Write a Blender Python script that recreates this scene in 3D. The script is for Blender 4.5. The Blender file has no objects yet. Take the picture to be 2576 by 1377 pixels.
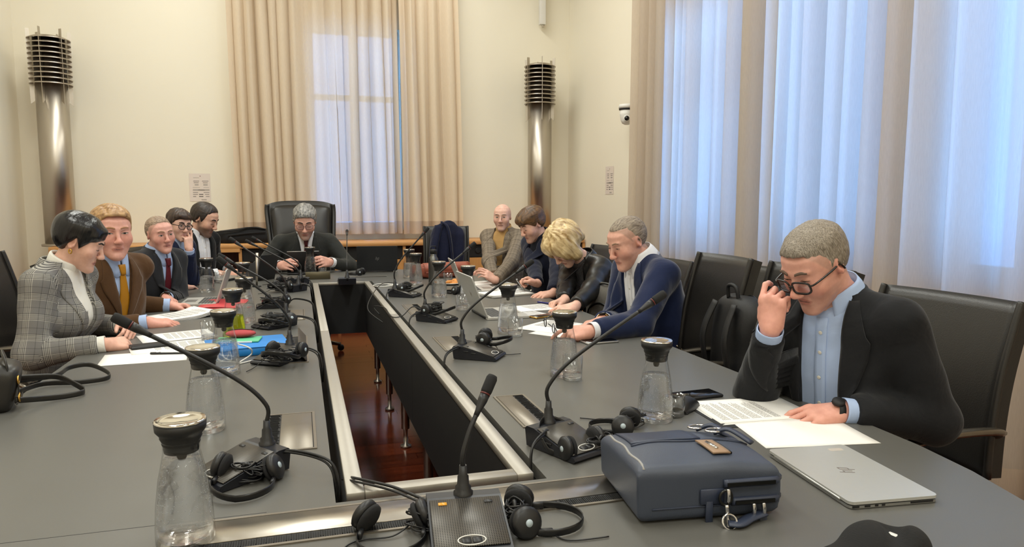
import bpy, bmesh, math, random
import numpy as np
from mathutils import Vector, Matrix, Euler
from mathutils.bvhtree import BVHTree
random.seed(7); RNG = np.random.default_rng(7)
PI = math.pi
SC = bpy.context.scene; COL = SC.collection

# ------------------------------------------------------------ camera, world, lights, exposure
CAMZ = 1.34; TZ = 0.74                       # lens height, table top height
F_PX = 1800.0; PITCH = math.atan(186 / F_PX); YAW = math.radians(16.47)
cam_data = bpy.data.cameras.new('camera'); cam = bpy.data.objects.new('camera', cam_data); COL.objects.link(cam)
cam_data.sensor_width = 36; cam_data.lens = 36 * F_PX / 2576; cam_data.clip_start = 0.02
cam.location = (0, 0, CAMZ); cam.rotation_euler = (PI / 2 - PITCH, 0, -YAW)
SC.camera = cam
SC.view_settings.view_transform = 'Standard'; SC.view_settings.look = 'None'
SC.view_settings.gamma = 1; SC.view_settings.use_curve_mapping = False
SC.view_settings.exposure = 0.0
SC.cycles.max_bounces = 10; SC.cycles.transparent_max_bounces = 16; SC.cycles.sample_clamp_indirect = 6
SC.cycles.blur_glossy = 0.6
world = bpy.data.worlds.new('dusk_sky'); SC.world = world; world.use_nodes = True
_bg = world.node_tree.nodes['Background']
_bg.inputs['Color'].default_value = (0.13, 0.40, 1.0, 1); _bg.inputs['Strength'].default_value = 11.2

def area(name, loc, sx, sy, power, color, rot=(0, 0, 0)):
    l = bpy.data.lights.new(name, 'AREA'); l.shape = 'RECTANGLE'; l.size = sx; l.size_y = sy
    l.energy = power; l.color = color
    o = bpy.data.objects.new(name, l); COL.objects.link(o); o.location = loc; o.rotation_euler = rot
    return o
CEIL = 4.7
LAMP_SPOTS = [(x, y) for x in (-1.2, 1.4) for y in (-1.2, 1.9, 4.6, 6.7)]
for x, y in LAMP_SPOTS:
    area('ceiling_light', (x, y, CEIL - 0.16), 0.5, 1.5, (40 if x < 0 else 43) * (0.7 if y > 6 else 1.08), (0.975, 1.0, 0.935))

# pixel of the 2576 x 1377 photograph -> point of a plane
_fw = np.array([math.sin(YAW) * math.cos(PITCH), math.cos(YAW) * math.cos(PITCH), -math.sin(PITCH)])
_rt = np.array([math.cos(YAW), -math.sin(YAW), 0.0]); _up = np.cross(_rt, _fw)
def ray(x, y): return _fw + _rt * (x - 1288) / F_PX - _up * (y - 688.5) / F_PX
def T(x, y, z=TZ):
    d = ray(x, y); p = d * (z - CAMZ) / d[2]; return Vector((p[0], p[1], z))
def A(x, y, X=None, Y=None):
    d = ray(x, y); t = X / d[0] if X is not None else Y / d[1]
    return Vector((d[0] * t, d[1] * t, d[2] * t + CAMZ))

# ------------------------------------------------------------ materials
def lin(c):
    if isinstance(c, str): c = [int(c[i:i + 2], 16) for i in (0, 2, 4)]
    return tuple((v / 255 / 12.92 if v / 255 <= 0.04045 else ((v / 255 + 0.055) / 1.055) ** 2.4) for v in c[:3]) + (1.0,)
def nodemat(name):
    m = bpy.data.materials.new(name); m.use_nodes = True
    return m, m.node_tree, m.node_tree.nodes['Principled BSDF']
def N(t, typ, **kw):
    n = t.nodes.new(typ)
    for k, v in kw.items():
        if k in n.inputs: n.inputs[k].default_value = v
        else: setattr(n, k, v)
    return n
def mat(name, col, rough=0.5, metal=0.0, noise=0.0, nscale=40.0, bump=0.0, bscale=200.0, stretch=None, spec=0.5, sheen=0.0, coat=0.0, coord='Object'):
    m, t, b = nodemat(name); L = t.links
    b.inputs['Base Color'].default_value = lin(col); b.inputs['Roughness'].default_value = rough
    b.inputs['Metallic'].default_value = metal; b.inputs['Specular IOR Level'].default_value = spec
    if sheen: b.inputs['Sheen Weight'].default_value = sheen; b.inputs['Sheen Roughness'].default_value = 0.4
    if coat: b.inputs['Coat Weight'].default_value = coat; b.inputs['Coat Roughness'].default_value = 0.15
    if noise or bump:
        tc = N(t, 'ShaderNodeTexCoord'); mp = N(t, 'ShaderNodeMapping')
        if stretch: mp.inputs['Scale'].default_value = stretch
        L.new(tc.outputs[coord], mp.inputs['Vector'])
    if noise:
        n = N(t, 'ShaderNodeTexNoise', Scale=nscale, Detail=4.0)
        L.new(mp.outputs[0], n.inputs['Vector'])
        mx = N(t, 'ShaderNodeMix', data_type='RGBA')
        c = lin(col); mx.inputs[6].default_value = tuple(min(1, v * (1 - noise)) for v in c[:3]) + (1,)
        mx.inputs[7].default_value = tuple(min(1, v * (1 + noise)) for v in c[:3]) + (1,)
        L.new(n.outputs['Fac'], mx.inputs[0]); L.new(mx.outputs[2], b.inputs['Base Color'])
    if bump:
        n2 = N(t, 'ShaderNodeTexNoise', Scale=bscale, Detail=3.0); L.new(mp.outputs[0], n2.inputs['Vector'])
        bp = N(t, 'ShaderNodeBump', Strength=bump, Distance=0.002); L.new(n2.outputs['Fac'], bp.inputs['Height'])
        L.new(bp.outputs[0], b.inputs['Normal'])
    return m

# ------------------------------------------------------------ mesh building
def link(name, me, parent=None):
    o = bpy.data.objects.new(name, me); COL.objects.link(o)
    if parent is not None: o.parent = parent
    return o
def tag(o, label=None, cat=None, group=None, kind=None):
    if label: o['label'] = label
    if cat: o['category'] = cat
    if group: o['group'] = group
    if kind: o['kind'] = kind
    return o
def thing(name, label, cat, loc=(0, 0, 0), rz=0.0, group=None, rot=None):
    o = bpy.data.objects.new(name, None); COL.objects.link(o); o.empty_display_size = 0.05
    o.location = loc; o.rotation_euler = rot if rot else (0, 0, rz)
    return tag(o, label, cat, group)
def copy_tree(o, parent=None):
    c = o.copy(); COL.objects.link(c); c.parent = parent
    for ch in list(o.children): copy_tree(ch, c)
    return c
def spline(pts, n=6, closed=False):
    P = [Vector(p) for p in pts]; out = []; m = len(P)
    rng = range(m) if closed else range(m - 1)
    for i in rng:
        if closed: p0, p1, p2, p3 = P[(i - 1) % m], P[i], P[(i + 1) % m], P[(i + 2) % m]
        else: p0, p1, p2, p3 = P[max(i - 1, 0)], P[i], P[i + 1], P[min(i + 2, m - 1)]
        for k in range(n):
            t = k / n
            out.append(0.5 * ((2 * p1) + (p2 - p0) * t + (2 * p0 - 5 * p1 + 4 * p2 - p3) * t * t + (3 * p1 - p0 - 3 * p2 + p3) * t ** 3))
    if not closed: out.append(P[-1])
    return out
class MB:
    def __init__(s): s.v = []; s.f = []; s.sm = []
    def add(s, vs, fs, smooth=False, M=None):
        o = len(s.v)
        s.v += [tuple(M @ Vector(p)) if M is not None else tuple(p) for p in vs]
        s.f += [tuple(i + o for i in f) for f in fs]; s.sm += [smooth] * len(fs)
        return s
    def box(s, c, d, M=None, bev=0.0, seg=2, R=None):
        bm = bmesh.new(); bmesh.ops.create_cube(bm, size=1.0)
        bmesh.ops.scale(bm, vec=d, verts=bm.verts)
        if bev: bmesh.ops.bevel(bm, geom=bm.edges[:], offset=bev, segments=seg, affect='EDGES', profile=0.5)
        if R is not None: bmesh.ops.transform(bm, matrix=R.to_4x4(), verts=bm.verts)
        bmesh.ops.translate(bm, vec=c, verts=bm.verts); bm.verts.index_update()
        s.add([v.co.copy() for v in bm.verts], [[v.index for v in f.verts] for f in bm.faces], bool(bev), M); bm.free(); return s
    def prism(s, poly, z0, z1, M=None, smooth=False):
        n = len(poly); vs = [(x, y, z0) for x, y in poly] + [(x, y, z1) for x, y in poly]
        fs = [tuple(range(n - 1, -1, -1)), tuple(range(n, 2 * n))]
        s.add(vs, fs, False, M); o = len(s.v) - 2 * n
        for i in range(n):
            j = (i + 1) % n; s.f.append((o + i, o + j, o + n + j, o + n + i)); s.sm.append(smooth)
        return s
    def lathe(s, prof, n=24, M=None, sx=1.0, sy=1.0, cap=True):
        vs = []; fs = []; m = len(prof)
        for r, z in prof:
            for k in range(n): a = 2 * PI * k / n; vs.append((r * math.cos(a) * sx, r * math.sin(a) * sy, z))
        for i in range(m - 1):
            for k in range(n): k2 = (k + 1) % n; fs.append((i * n + k, i * n + k2, (i + 1) * n + k2, (i + 1) * n + k))
        s.add(vs, fs, True, M)
        if cap:
            o = len(s.v) - len(vs)
            if prof[0][0] > 1e-5: s.f.append(tuple(o + k for k in range(n - 1, -1, -1))); s.sm.append(False)
            if prof[-1][0] > 1e-5: s.f.append(tuple(o + (m - 1) * n + k for k in range(n))); s.sm.append(False)
        return s
    def tube(s, path, r, n=8, closed=False, ry=None, M=None, up=None, caps=True):
        P = [Vector(p) for p in path]; m = len(P); R = r if hasattr(r, '__len__') else [r] * m
        Tn = []
        for i in range(m):
            a = P[(i - 1) % m] if (closed or i > 0) else P[i]; b = P[(i + 1) % m] if (closed or i < m - 1) else P[i]
            d = b - a; Tn.append(d.normalized() if d.length > 1e-9 else Vector((0, 0, 1)))
        u = Vector(up) if up is not None else Vector((0, 0, 1))
        if abs(u.dot(Tn[0])) > 0.95: u = Vector((1, 0, 0))
        vs = []; fs = []; U = (u - Tn[0] * u.dot(Tn[0])).normalized()
        for i in range(m):
            if up is not None:
                w = Vector(up); U2 = w - Tn[i] * w.dot(Tn[i]); U = U2.normalized() if U2.length > 1e-3 else U
            else:
                U2 = U - Tn[i] * U.dot(Tn[i]); U = U2.normalized() if U2.length > 1e-6 else U
            V = Tn[i].cross(U)
            for k in range(n):
                a = 2 * PI * (k + 0.5) / n
                vs.append(P[i] + V * (R[i] * math.cos(a)) + U * ((ry if ry is not None else R[i]) * math.sin(a)))
        q = m if closed else m - 1
        for i in range(q):
            j = (i + 1) % m
            for k in range(n): k2 = (k + 1) % n; fs.append((i * n + k, i * n + k2, j * n + k2, j * n + k))
        if caps and not closed: fs.append(tuple(range(n - 1, -1, -1))); fs.append(tuple((m - 1) * n + k for k in range(n)))
        return s.add(vs, fs, True, M)
    def ball(s, c, r, M=None, n=12, m=8):
        r = r if hasattr(r, '__len__') else (r, r, r); vs = [(c[0], c[1], c[2] - r[2])]; fs = []
        for i in range(1, m):
            a = PI * i / m
            for k in range(n): b = 2 * PI * k / n; vs.append((c[0] + r[0] * math.sin(a) * math.cos(b), c[1] + r[1] * math.sin(a) * math.sin(b), c[2] - r[2] * math.cos(a)))
        vs.append((c[0], c[1], c[2] + r[2])); e = len(vs) - 1
        for k in range(n):
            k2 = (k + 1) % n; fs.append((0, 1 + k2, 1 + k)); fs.append((e, 1 + (m - 2) * n + k, 1 + (m - 2) * n + k2))
            for i in range(m - 2): fs.append((1 + i * n + k, 1 + i * n + k2, 1 + (i + 1) * n + k2, 1 + (i + 1) * n + k))
        return s.add(vs, fs, True, M)
    def sheet(s, fn, nu, nv, thick=0.0, smooth=True, M=None):
        """fn(u,v)->point, u,v in 0..1; thick > 0 makes a closed solid along the normals"""
        G = [[Vector(fn(i / nu, j / nv)) for i in range(nu + 1)] for j in range(nv + 1)]
        w = nu + 1; vs = [p for row in G for p in row]
        fs = [(j * w + i, j * w + i + 1, (j + 1) * w + i + 1, (j + 1) * w + i) for j in range(nv) for i in range(nu)]
        if thick:
            nr = []
            for j in range(nv + 1):
                for i in range(nu + 1):
                    a = G[j][min(i + 1, nu)] - G[j][max(i - 1, 0)]; b = G[min(j + 1, nv)][i] - G[max(j - 1, 0)][i]
                    c = a.cross(b); nr.append(c.normalized() if c.length > 1e-12 else Vector((0, 0, 1)))
            k = len(vs); vs2 = [p - q * thick for p, q in zip(vs, nr)]
            fs2 = [tuple(i + k for i in reversed(f)) for f in fs]
            rim = [i for i in range(nu)] + [j * w + nu for j in range(nv)] + [nv * w + i for i in range(nu, 0, -1)] + [j * w for j in range(nv, 0, -1)]
            fr = [(rim[(q + 1) % len(rim)], rim[q], rim[q] + k, rim[(q + 1) % len(rim)] + k) for q in range(len(rim))]
            s.add(vs + vs2, fs + fs2, smooth, M); o = len(s.v) - 2 * k
            s.f += [tuple(i + o for i in f) for f in fr]; s.sm += [False] * len(fr)
            return s
        return s.add(vs, fs, smooth, M)
    def mesh(s, name, m):
        me = bpy.data.meshes.new(name); me.from_pydata(s.v, [], s.f)
        for x in (m if isinstance(m, (list, tuple)) else [m]): me.materials.append(x)
        me.polygons.foreach_set('use_smooth', s.sm); me.update(); return me
    def build(s, name, m, parent=None, **kw): return tag(link(name, s.mesh(name, m), parent), **kw)
def RX(a): return Matrix.Rotation(a, 4, 'X')
def RY(a): return Matrix.Rotation(a, 4, 'Y')
def RZ(a): return Matrix.Rotation(a, 4, 'Z')
def TR(x, y=0, z=0): return Matrix.Translation((x, y, z)) if not hasattr(x, '__len__') else Matrix.Translation(x)
def text_mesh(s, size, M, m, name, parent, ext=0.0002, align='CENTER'):
    c = bpy.data.curves.new('lettering', 'FONT'); c.body = s; c.size = size; c.extrude = ext; c.align_x = align; c.align_y = 'CENTER'
    tmp = bpy.data.objects.new('tmp', c); COL.objects.link(tmp)
    me = bpy.data.meshes.new_from_object(tmp.evaluated_get(bpy.context.evaluated_depsgraph_get()))
    bpy.data.objects.remove(tmp); me.transform(M); me.materials.clear(); me.materials.append(m)
    return link(name, me, parent)
# ------------------------------------------------------------ room
SBF = 7.62; SBZ = A(1200, 605, Y=SBF).z
XR, YB, XL, YF = 3.14, 8.22, -2.62, -2.6        # right wall, back wall, left wall, wall behind the camera
M_wall = mat('cream_plaster', (238, 231, 213), 0.9, noise=0.025, nscale=1.5, bump=0.08, bscale=120)
M_ceil = mat('white_ceiling', (236, 232, 222), 0.9, noise=0.01, nscale=2)
M_oak = mat('oak_veneer', (205, 150, 92), 0.42, noise=0.16, nscale=9, stretch=(1.2, 1, 9), bump=0.03, bscale=80)
M_oakv = mat('oak_veneer_door', (204, 146, 84), 0.42, noise=0.14, nscale=9, stretch=(9, 9, 1.0), bump=0.03, bscale=80)
M_black = mat('black_matt', (16, 16, 18), 0.6, noise=0.1, nscale=30)
M_darkwood = mat('dark_red_wood', (70, 26, 15), 0.35, noise=0.3, nscale=6, stretch=(9, 9, 1))
M_steel = mat('brushed_steel', (186, 178, 166), 0.36, 1.0, noise=0.05, nscale=30, stretch=(40, 40, 1), bump=0.02, bscale=60)
M_steelh = mat('brushed_steel_flat', (190, 184, 174), 0.3, 1.0, noise=0.06, nscale=20, stretch=(2, 60, 60))
M_chrome = mat('chrome', (205, 205, 206), 0.12, 1.0, noise=0.02, nscale=10)
M_white = mat('white_plastic', (226, 224, 218), 0.4, noise=0.02, nscale=20)
M_paint = mat('window_paint', (214, 212, 204), 0.5, noise=0.03, nscale=15)

def floor_mat():
    m, t, b = nodemat('merbau_floor'); L = t.links
    tc = N(t, 'ShaderNodeTexCoord'); mp = N(t, 'ShaderNodeMapping'); mp.inputs['Scale'].default_value = (0.8, 14, 8)
    oi = N(t, 'ShaderNodeObjectInfo'); n = N(t, 'ShaderNodeTexNoise', Scale=3.0, Detail=5.0)
    L.new(tc.outputs['Object'], mp.inputs[0]); L.new(mp.outputs[0], n.inputs['Vector'])
    ad = N(t, 'ShaderNodeMath', operation='MULTIPLY_ADD'); L.new(oi.outputs['Random'], ad.inputs[0]); ad.inputs[1].default_value = 0.45
    L.new(n.outputs['Fac'], ad.inputs[2])
    r = N(t, 'ShaderNodeValToRGB'); L.new(ad.outputs[0], r.inputs[0])
    r.color_ramp.elements[0].position = 0.3; r.color_ramp.elements[0].color = lin((44, 14, 9))
    r.color_ramp.elements[1].position = 1.0; r.color_ramp.elements[1].color = lin((104, 44, 24))
    L.new(r.outputs[0], b.inputs['Base Color']); b.inputs['Roughness'].default_value = 0.16
    return m
M_floor = floor_mat()
W = XR - XL; D = YB - YF; CXR = (XR + XL) / 2; CYR = (YB + YF) / 2
fl = MB().box((CXR, CYR, -0.06), (W + 0.6, D + 0.6, 0.1)).build('floor', M_floor, kind='structure')
pl = MB().box((0, 0, 0), (0.9, 0.0897, 0.008)).mesh("plank", M_floor)
rr = random.Random(3)
def plank(x, y):
    o = link('plank', pl, fl); o.location = (x, y, -0.004 - rr.random() * 0.0006); return o
for i in range(58):
    y = 1.75 + i * 0.09; off = (i % 3) * 0.3
    for k in range(3):
        x = -0.35 + off + k * 0.902 - 0.45
        if -0.9 < x < 1.5: plank(x, y)
for i in range(22):
    y = 0.55 + i * 0.09; off = (i % 3) * 0.3
    for k in range(3):
        x = 1.7 + off + k * 0.902
        if x < 2.9: plank(x, y)
tag(MB().box((CXR, CYR, CEIL + 0.05), (W + 0.6, D + 0.6, 0.1)).build('ceiling', M_ceil), kind='structure')
tag(MB().box((XL - 0.1, CYR, CEIL / 2), (0.2, D, CEIL)).build('wall_left', M_wall), kind='structure')
tag(MB().box((CXR, YF - 0.1, CEIL / 2), (W + 0.4, 0.2, CEIL)).build('wall_front', M_wall), kind='structure')
# back wall with one opening, right wall with three
BW = (A(778, 300, Y=YB).x, A(1008, 300, Y=YB).x, 1.02, 3.22)      # x0, x1, z0, z1
def wall_with_holes(name, horizontal, span, holes, place):
    mb = MB(); s0, s1 = span; cur = s0
    for a, b, z0, z1 in holes:
        place(mb, cur, a, 0, CEIL); place(mb, a, b, 0, z0); place(mb, a, b, z1, CEIL); cur = b
    place(mb, cur, s1, 0, CEIL)
    return tag(mb.build(name, M_wall), kind='structure')
wall_with_holes('wall_back', 1, (XL - 0.2, XR + 0.2), [BW], lambda mb, a, b, z0, z1: mb.box(((a + b) / 2, YB + 0.15, (z0 + z1) / 2), (b - a, 0.3, z1 - z0)))
RW = [(A(b, 300, X=XR - 0.1).y, A(a, 300, X=XR - 0.1).y, 0.95, zt) for a, b, zt in ((2335, 2720, 3.9), (1938, 2232, 3.9), (1690, 1885, 2.95))]
wall_with_holes('wall_right', 0, (YF, YB + 0.3), RW, lambda mb, a, b, z0, z1: mb.box((XR + 0.15, (a + b) / 2, (z0 + z1) / 2), (0.3, b - a, z1 - z0)))
M_pane, _t, _b = nodemat('window_glass')
_tr = N(_t, 'ShaderNodeBsdfTransparent'); _gl = N(_t, 'ShaderNodeBsdfGlossy', Roughness=0.02); _fr = N(_t, 'ShaderNodeFresnel', IOR=1.45); _mx = N(_t, 'ShaderNodeMixShader')
_tr.inputs['Color'].default_value = (0.96, 0.98, 1, 1)
_t.links.new(_fr.outputs[0], _mx.inputs[0]); _t.links.new(_tr.outputs[0], _mx.inputs[1]); _t.links.new(_gl.outputs[0], _mx.inputs[2]); _t.links.new(_mx.outputs[0], _t.nodes['Material Output'].inputs[0])
def window(name, a, b, z0, z1, M):
    """window in its own plane: x along the wall, y outwards, z up"""
    w = b - a; e = tag(link(name, None), kind='structure'); e.matrix_world = M @ TR(a, 0.16, 0)
    f = 0.06; fr = MB()
    for x0, x1 in ((0, f), (w - f, w), (w / 2 - 0.05, w / 2 + 0.05)): fr.box(((x0 + x1) / 2, 0, (z0 + z1) / 2), (x1 - x0, 0.06, z1 - z0))
    for zz in (z0 + f / 2, z1 - f / 2, z0 + (z1 - z0) * 0.66): fr.box((w / 2, 0.005, zz), (w, 0.055, f))
    fr.build('window_frame', M_paint, e)
    for x0, x1 in ((f, w / 2 - 0.05), (w / 2 + 0.05, w - f)):
        for q0, q1 in ((z0 + f, z0 + (z1 - z0) * 0.66 - f / 2), (z0 + (z1 - z0) * 0.66 + f / 2, z1 - f)):
            MB().box(((x0 + x1) / 2, 0.0, (q0 + q1) / 2), (x1 - x0, 0.006, q1 - q0)).build('pane', M_pane, e)
    MB().box((w / 2, -0.1, z0 - 0.015), (w + 0.08, 0.2, 0.03), bev=0.004).build('window_sill', M_paint, e)
    MB().tube([(w / 2 - 0.02, -0.035, z0 + 0.95), (w / 2 - 0.02, -0.07, z0 + 0.95), (w / 2 - 0.02, -0.07, z0 + 0.83)], 0.009, 8).build('window_handle', M_steel, e)
    return e
window('window_1', BW[0], BW[1], BW[2], BW[3], TR(0, YB, 0))
for i, (a, b, z0, z1) in enumerate(RW): window('window_%d' % (i + 2), a, b, z0, z1, TR(XR, 0, 0) @ RZ(PI / 2) @ Matrix.Scale(-1, 4, (0, 1, 0)))

# ------------------------------------------------------------ curtains: thin cloth, partly see-through
def curtain_mat(name, col, transp=0.03, transl=0.5):
    m, t, b = nodemat(name); L = t.links; t.nodes.remove(b)
    tc = N(t, 'ShaderNodeTexCoord'); mp = N(t, 'ShaderNodeMapping'); mp.inputs['Scale'].default_value = (60, 60, 4)
    L.new(tc.outputs['Object'], mp.inputs[0]); n = N(t, 'ShaderNodeTexNoise', Scale=6.0, Detail=6.0); L.new(mp.outputs[0], n.inputs['Vector'])
    mx = N(t, 'ShaderNodeMix', data_type='RGBA'); c = lin(col)
    mx.inputs[6].default_value = tuple(v * 0.88 for v in c[:3]) + (1,); mx.inputs[7].default_value = tuple(min(1, v * 1.1) for v in c[:3]) + (1,)
    L.new(n.outputs['Fac'], mx.inputs[0])
    d = N(t, 'ShaderNodeBsdfDiffuse'); tl = N(t, 'ShaderNodeBsdfTranslucent'); tr = N(t, 'ShaderNodeBsdfTransparent')
    L.new(mx.outputs[2], d.inputs[0]); L.new(mx.outputs[2], tl.inputs[0])
    a = N(t, 'ShaderNodeMixShader'); a.inputs[0].default_value = transl; L.new(d.outputs[0], a.inputs[1]); L.new(tl.outputs[0], a.inputs[2])
    q = N(t, 'ShaderNodeMixShader'); q.inputs[0].default_value = transp; L.new(a.outputs[0], q.inputs[1]); L.new(tr.outputs[0], q.inputs[2])
    L.new(q.outputs[0], t.nodes['Material Output'].inputs[0]); return m
M_curt = curtain_mat('sheer_linen_curtain', (218, 204, 188))
M_curt_b = curtain_mat('sheer_linen_curtain_back', (226, 208, 184), 0.02, 0.14)
M_curt_hem = curtain_mat('curtain_hem_double_cloth', (212, 192, 170), 0.04, 0.3)
M_rail = mat('curtain_rail_metal', (150, 148, 142), 0.4, 0.9, noise=0.03)
def curtain(label, P0, P1, z0, z1, nf, seed, nrm, amp=0.055, flare=(0.0, 0.0), group=None, cm=None):
    """cloth hung between two floor-plan points; nrm points into the room"""
    rd = random.Random(seed); P0 = Vector((P0[0], P0[1], 0)); P1 = Vector((P1[0], P1[1], 0)); d = P1 - P0; Ln = d.length; d = d.normalized()
    w = [0.55 + rd.random() * 0.9 for _ in range(nf)]; s = sum(w); edges = [0]
    for x in w: edges.append(edges[-1] + x / s)
    am = [0.6 + rd.random() * 0.7 for _ in range(nf)]; ph = [rd.random() * 6 for _ in range(4)]
    skew = [rd.uniform(-0.25, 0.25) for _ in range(nf)]
    def pt(u, v):
        k = 0
        while k < nf - 1 and u > edges[k + 1]: k += 1
        t = (u - edges[k]) / (edges[k + 1] - edges[k])
        z = z0 + (z1 - z0) * v; dn = 1 - v
        q = t + 0.1 * math.sin(2 * PI * t) * (1 + skew[k])
        off = am[k] * amp * (math.cos(2 * PI * q) * (0.75 + 0.25 * dn) + 0.22 * math.sin(5 * v + ph[k % 4]) * math.sin(PI * t) + 0.15 * math.sin(4 * PI * t + ph[(k + 1) % 4]))
        along = u * Ln + amp * 0.55 * am[k] * math.sin(2 * PI * t) + (flare[0] * (1 - u) + flare[1] * u) * dn + 0.012 * math.sin(3 * v + ph[k % 4])
        p = P0 + d * along + nrm * off; return (p.x, p.y, z)
    e = thing('curtain', label, 'curtain', (P0.x, P0.y, z0), group=group); e.location = (0, 0, 0)
    nu = nf * 14; hz = 0.14 / (z1 - z0)
    MB().sheet(lambda u, v: pt(u, hz + (1 - hz) * v), nu, 22).build('curtain_cloth', cm or M_curt, e)
    MB().sheet(lambda u, v: pt(u, hz * v), nu, 2).build('hem', M_curt_hem, e, label='doubled hem strip along the bottom')
    for i in range(0, nf + 1, 1):
        p = Vector(pt(min(edges[i], 1), 1)); 
    return e
CZ = CEIL - 0.1
yb = YB - 0.13
xs = A(1003, 500, Y=yb).x
nB = Vector((0, -1, 0))
curtain('left half of the beige linen curtain behind the high-backed leather chair', (A(570, 0, Y=yb).x - 0.02, yb), (xs + 0.0, yb), A(640, 590, Y=yb).z - 0.01, CZ, 13, 4, nB, 0.05, (0.05, 0.04), cm=M_curt_b)
curtain('right half of the beige linen curtain, behind the chair with the navy coat', (xs - 0.01, yb - 0.1), (A(1136, 0, Y=yb).x + 0.01, yb - 0.1), A(1100, 582, Y=yb).z - 0.02, CZ, 5, 9, nB, 0.05, (0.04, 0.07), cm=M_curt_b)
xr = XR - 0.16
yr0, yr1 = A(1606, 0, X=xr).y, 0.45
ys = A(2240, 400, X=xr).y
nR = Vector((-1, 0, 0))
curtain('tall pale curtain on the right wall from the corner to behind the empty black chairs', (xr, yr0), (xr, ys), 0.04, CZ, 19, 12, nR, 0.078, (-0.03, 0.0))
curtain('tall pale curtain on the right wall nearest the camera, behind the man holding his glasses', (xr - 0.02, ys - 0.005), (xr - 0.02, yr1), 0.04, CZ, 11, 21, nR, 0.075, (0.0, 0.0))
MB().box((xr, (yr0 + yr1) / 2, CZ + 0.02), (0.03, yr0 - yr1 + 0.1, 0.03)).build('trim_1', M_rail, kind='structure')
MB().box(((A(570, 0, Y=yb).x + A(1136, 0, Y=yb).x) / 2, yb, CZ + 0.02), (2.7, 0.03, 0.03)).build('trim_2', M_rail, kind='structure')

# ------------------------------------------------------------ ceiling lamps (the room's light)
M_lamp, _t, _b = nodemat('lamp_diffuser'); _b.inputs['Emission Color'].default_value = (1, 0.86, 0.68, 1); _b.inputs['Emission Strength'].default_value = 2.0
for x, y in LAMP_SPOTS:
    e = thing('ceiling_lamp', 'long white ceiling lamp, %s from the back, on the %s side of the table' % (('fourth', 'third', 'second', 'first')[(-1.2, 1.9, 4.6, 6.7).index(y)], 'left' if x < 0 else 'right'), 'lamp', (x, y, CEIL), group='ceiling lamps over the table')
    MB().box((0, 0, -0.05), (0.56, 1.56, 0.1), bev=0.01).build('housing', M_white, e)
    MB().box((0, 0, -0.105), (0.5, 1.5, 0.012)).build('diffuser', M_lamp, e)

# ------------------------------------------------------------ steel air columns in the two back corners
def column(px, base_label):
    X, Y = px; r = 0.135; zt = 2.42; ring_r = 0.178
    e = thing('air_column', base_label, 'column', (X, Y, 0))
    MB().lathe([(r, SBZ), (r, zt)], 40).build('tube', M_steel, e)
    MB().lathe([(r * 0.98, zt), (r * 0.98, zt + 0.42), (r * .6, zt + .425)], 40).build('hollow_shade', mat('column_hollow_shade', (40, 33, 28), 0.35, 0.8, noise=0.2, nscale=8), e)  # dark cylinder stands in for the shade inside the hollow finned head
    me = None
    for k in range(10):
        z = zt - 0.005 + k * 0.046
        if me is None:
            me = MB().lathe([(r * 0.96, 0.02), (ring_r, 0), (ring_r + .001, 0.007), (r * 0.96, 0.03)], 40, cap=False).mesh('ring_fin', M_steel)
        o = link('ring_fin', me, e); o.location = (0, 0, z)
    fm = MB().prism([(0.138, 0), (0.186, 0), (0.186, 0.62), (0.165, 0.62), (0.138, 0.12)], -0.003, 0.003, RX(PI / 2)).mesh('upright_fin', M_steel)
    fm = MB().add([(0.137, -.003, -.16), (0.172, -.003, -.19), (0.182, -.003, .5), (0.15, -.003, .5), (0.137, .003, -.16), (0.172, .003, -.19), (0.182, .003, .5), (0.15, .003, .5)],
                  [(0, 1, 2, 3), (7, 6, 5, 4), (0, 4, 5, 1), (1, 5, 6, 2), (2, 6, 7, 3), (3, 7, 4, 0)]).mesh('upright_fin', M_steel)
    for k in range(6):
        o = link('upright_fin', fm, e); o.location = (0, 0, zt); o.rotation_euler = (0, 0, 2 * PI * k / 6 + 0.35)
    MB().lathe([(r + 0.03, SBZ), (r + 0.03, SBZ + 0.02), (r, SBZ + 0.025)], 40).build('base_ring', M_steel, e)
    return e
yc = YB - 0.36
column((A(131, 240, Y=yc).x, yc), 'tall steel air column with black finned head, in the back left corner')
column((A(1358, 268, Y=yc).x, yc), 'tall steel air column with black finned head, in the back right corner')

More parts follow.
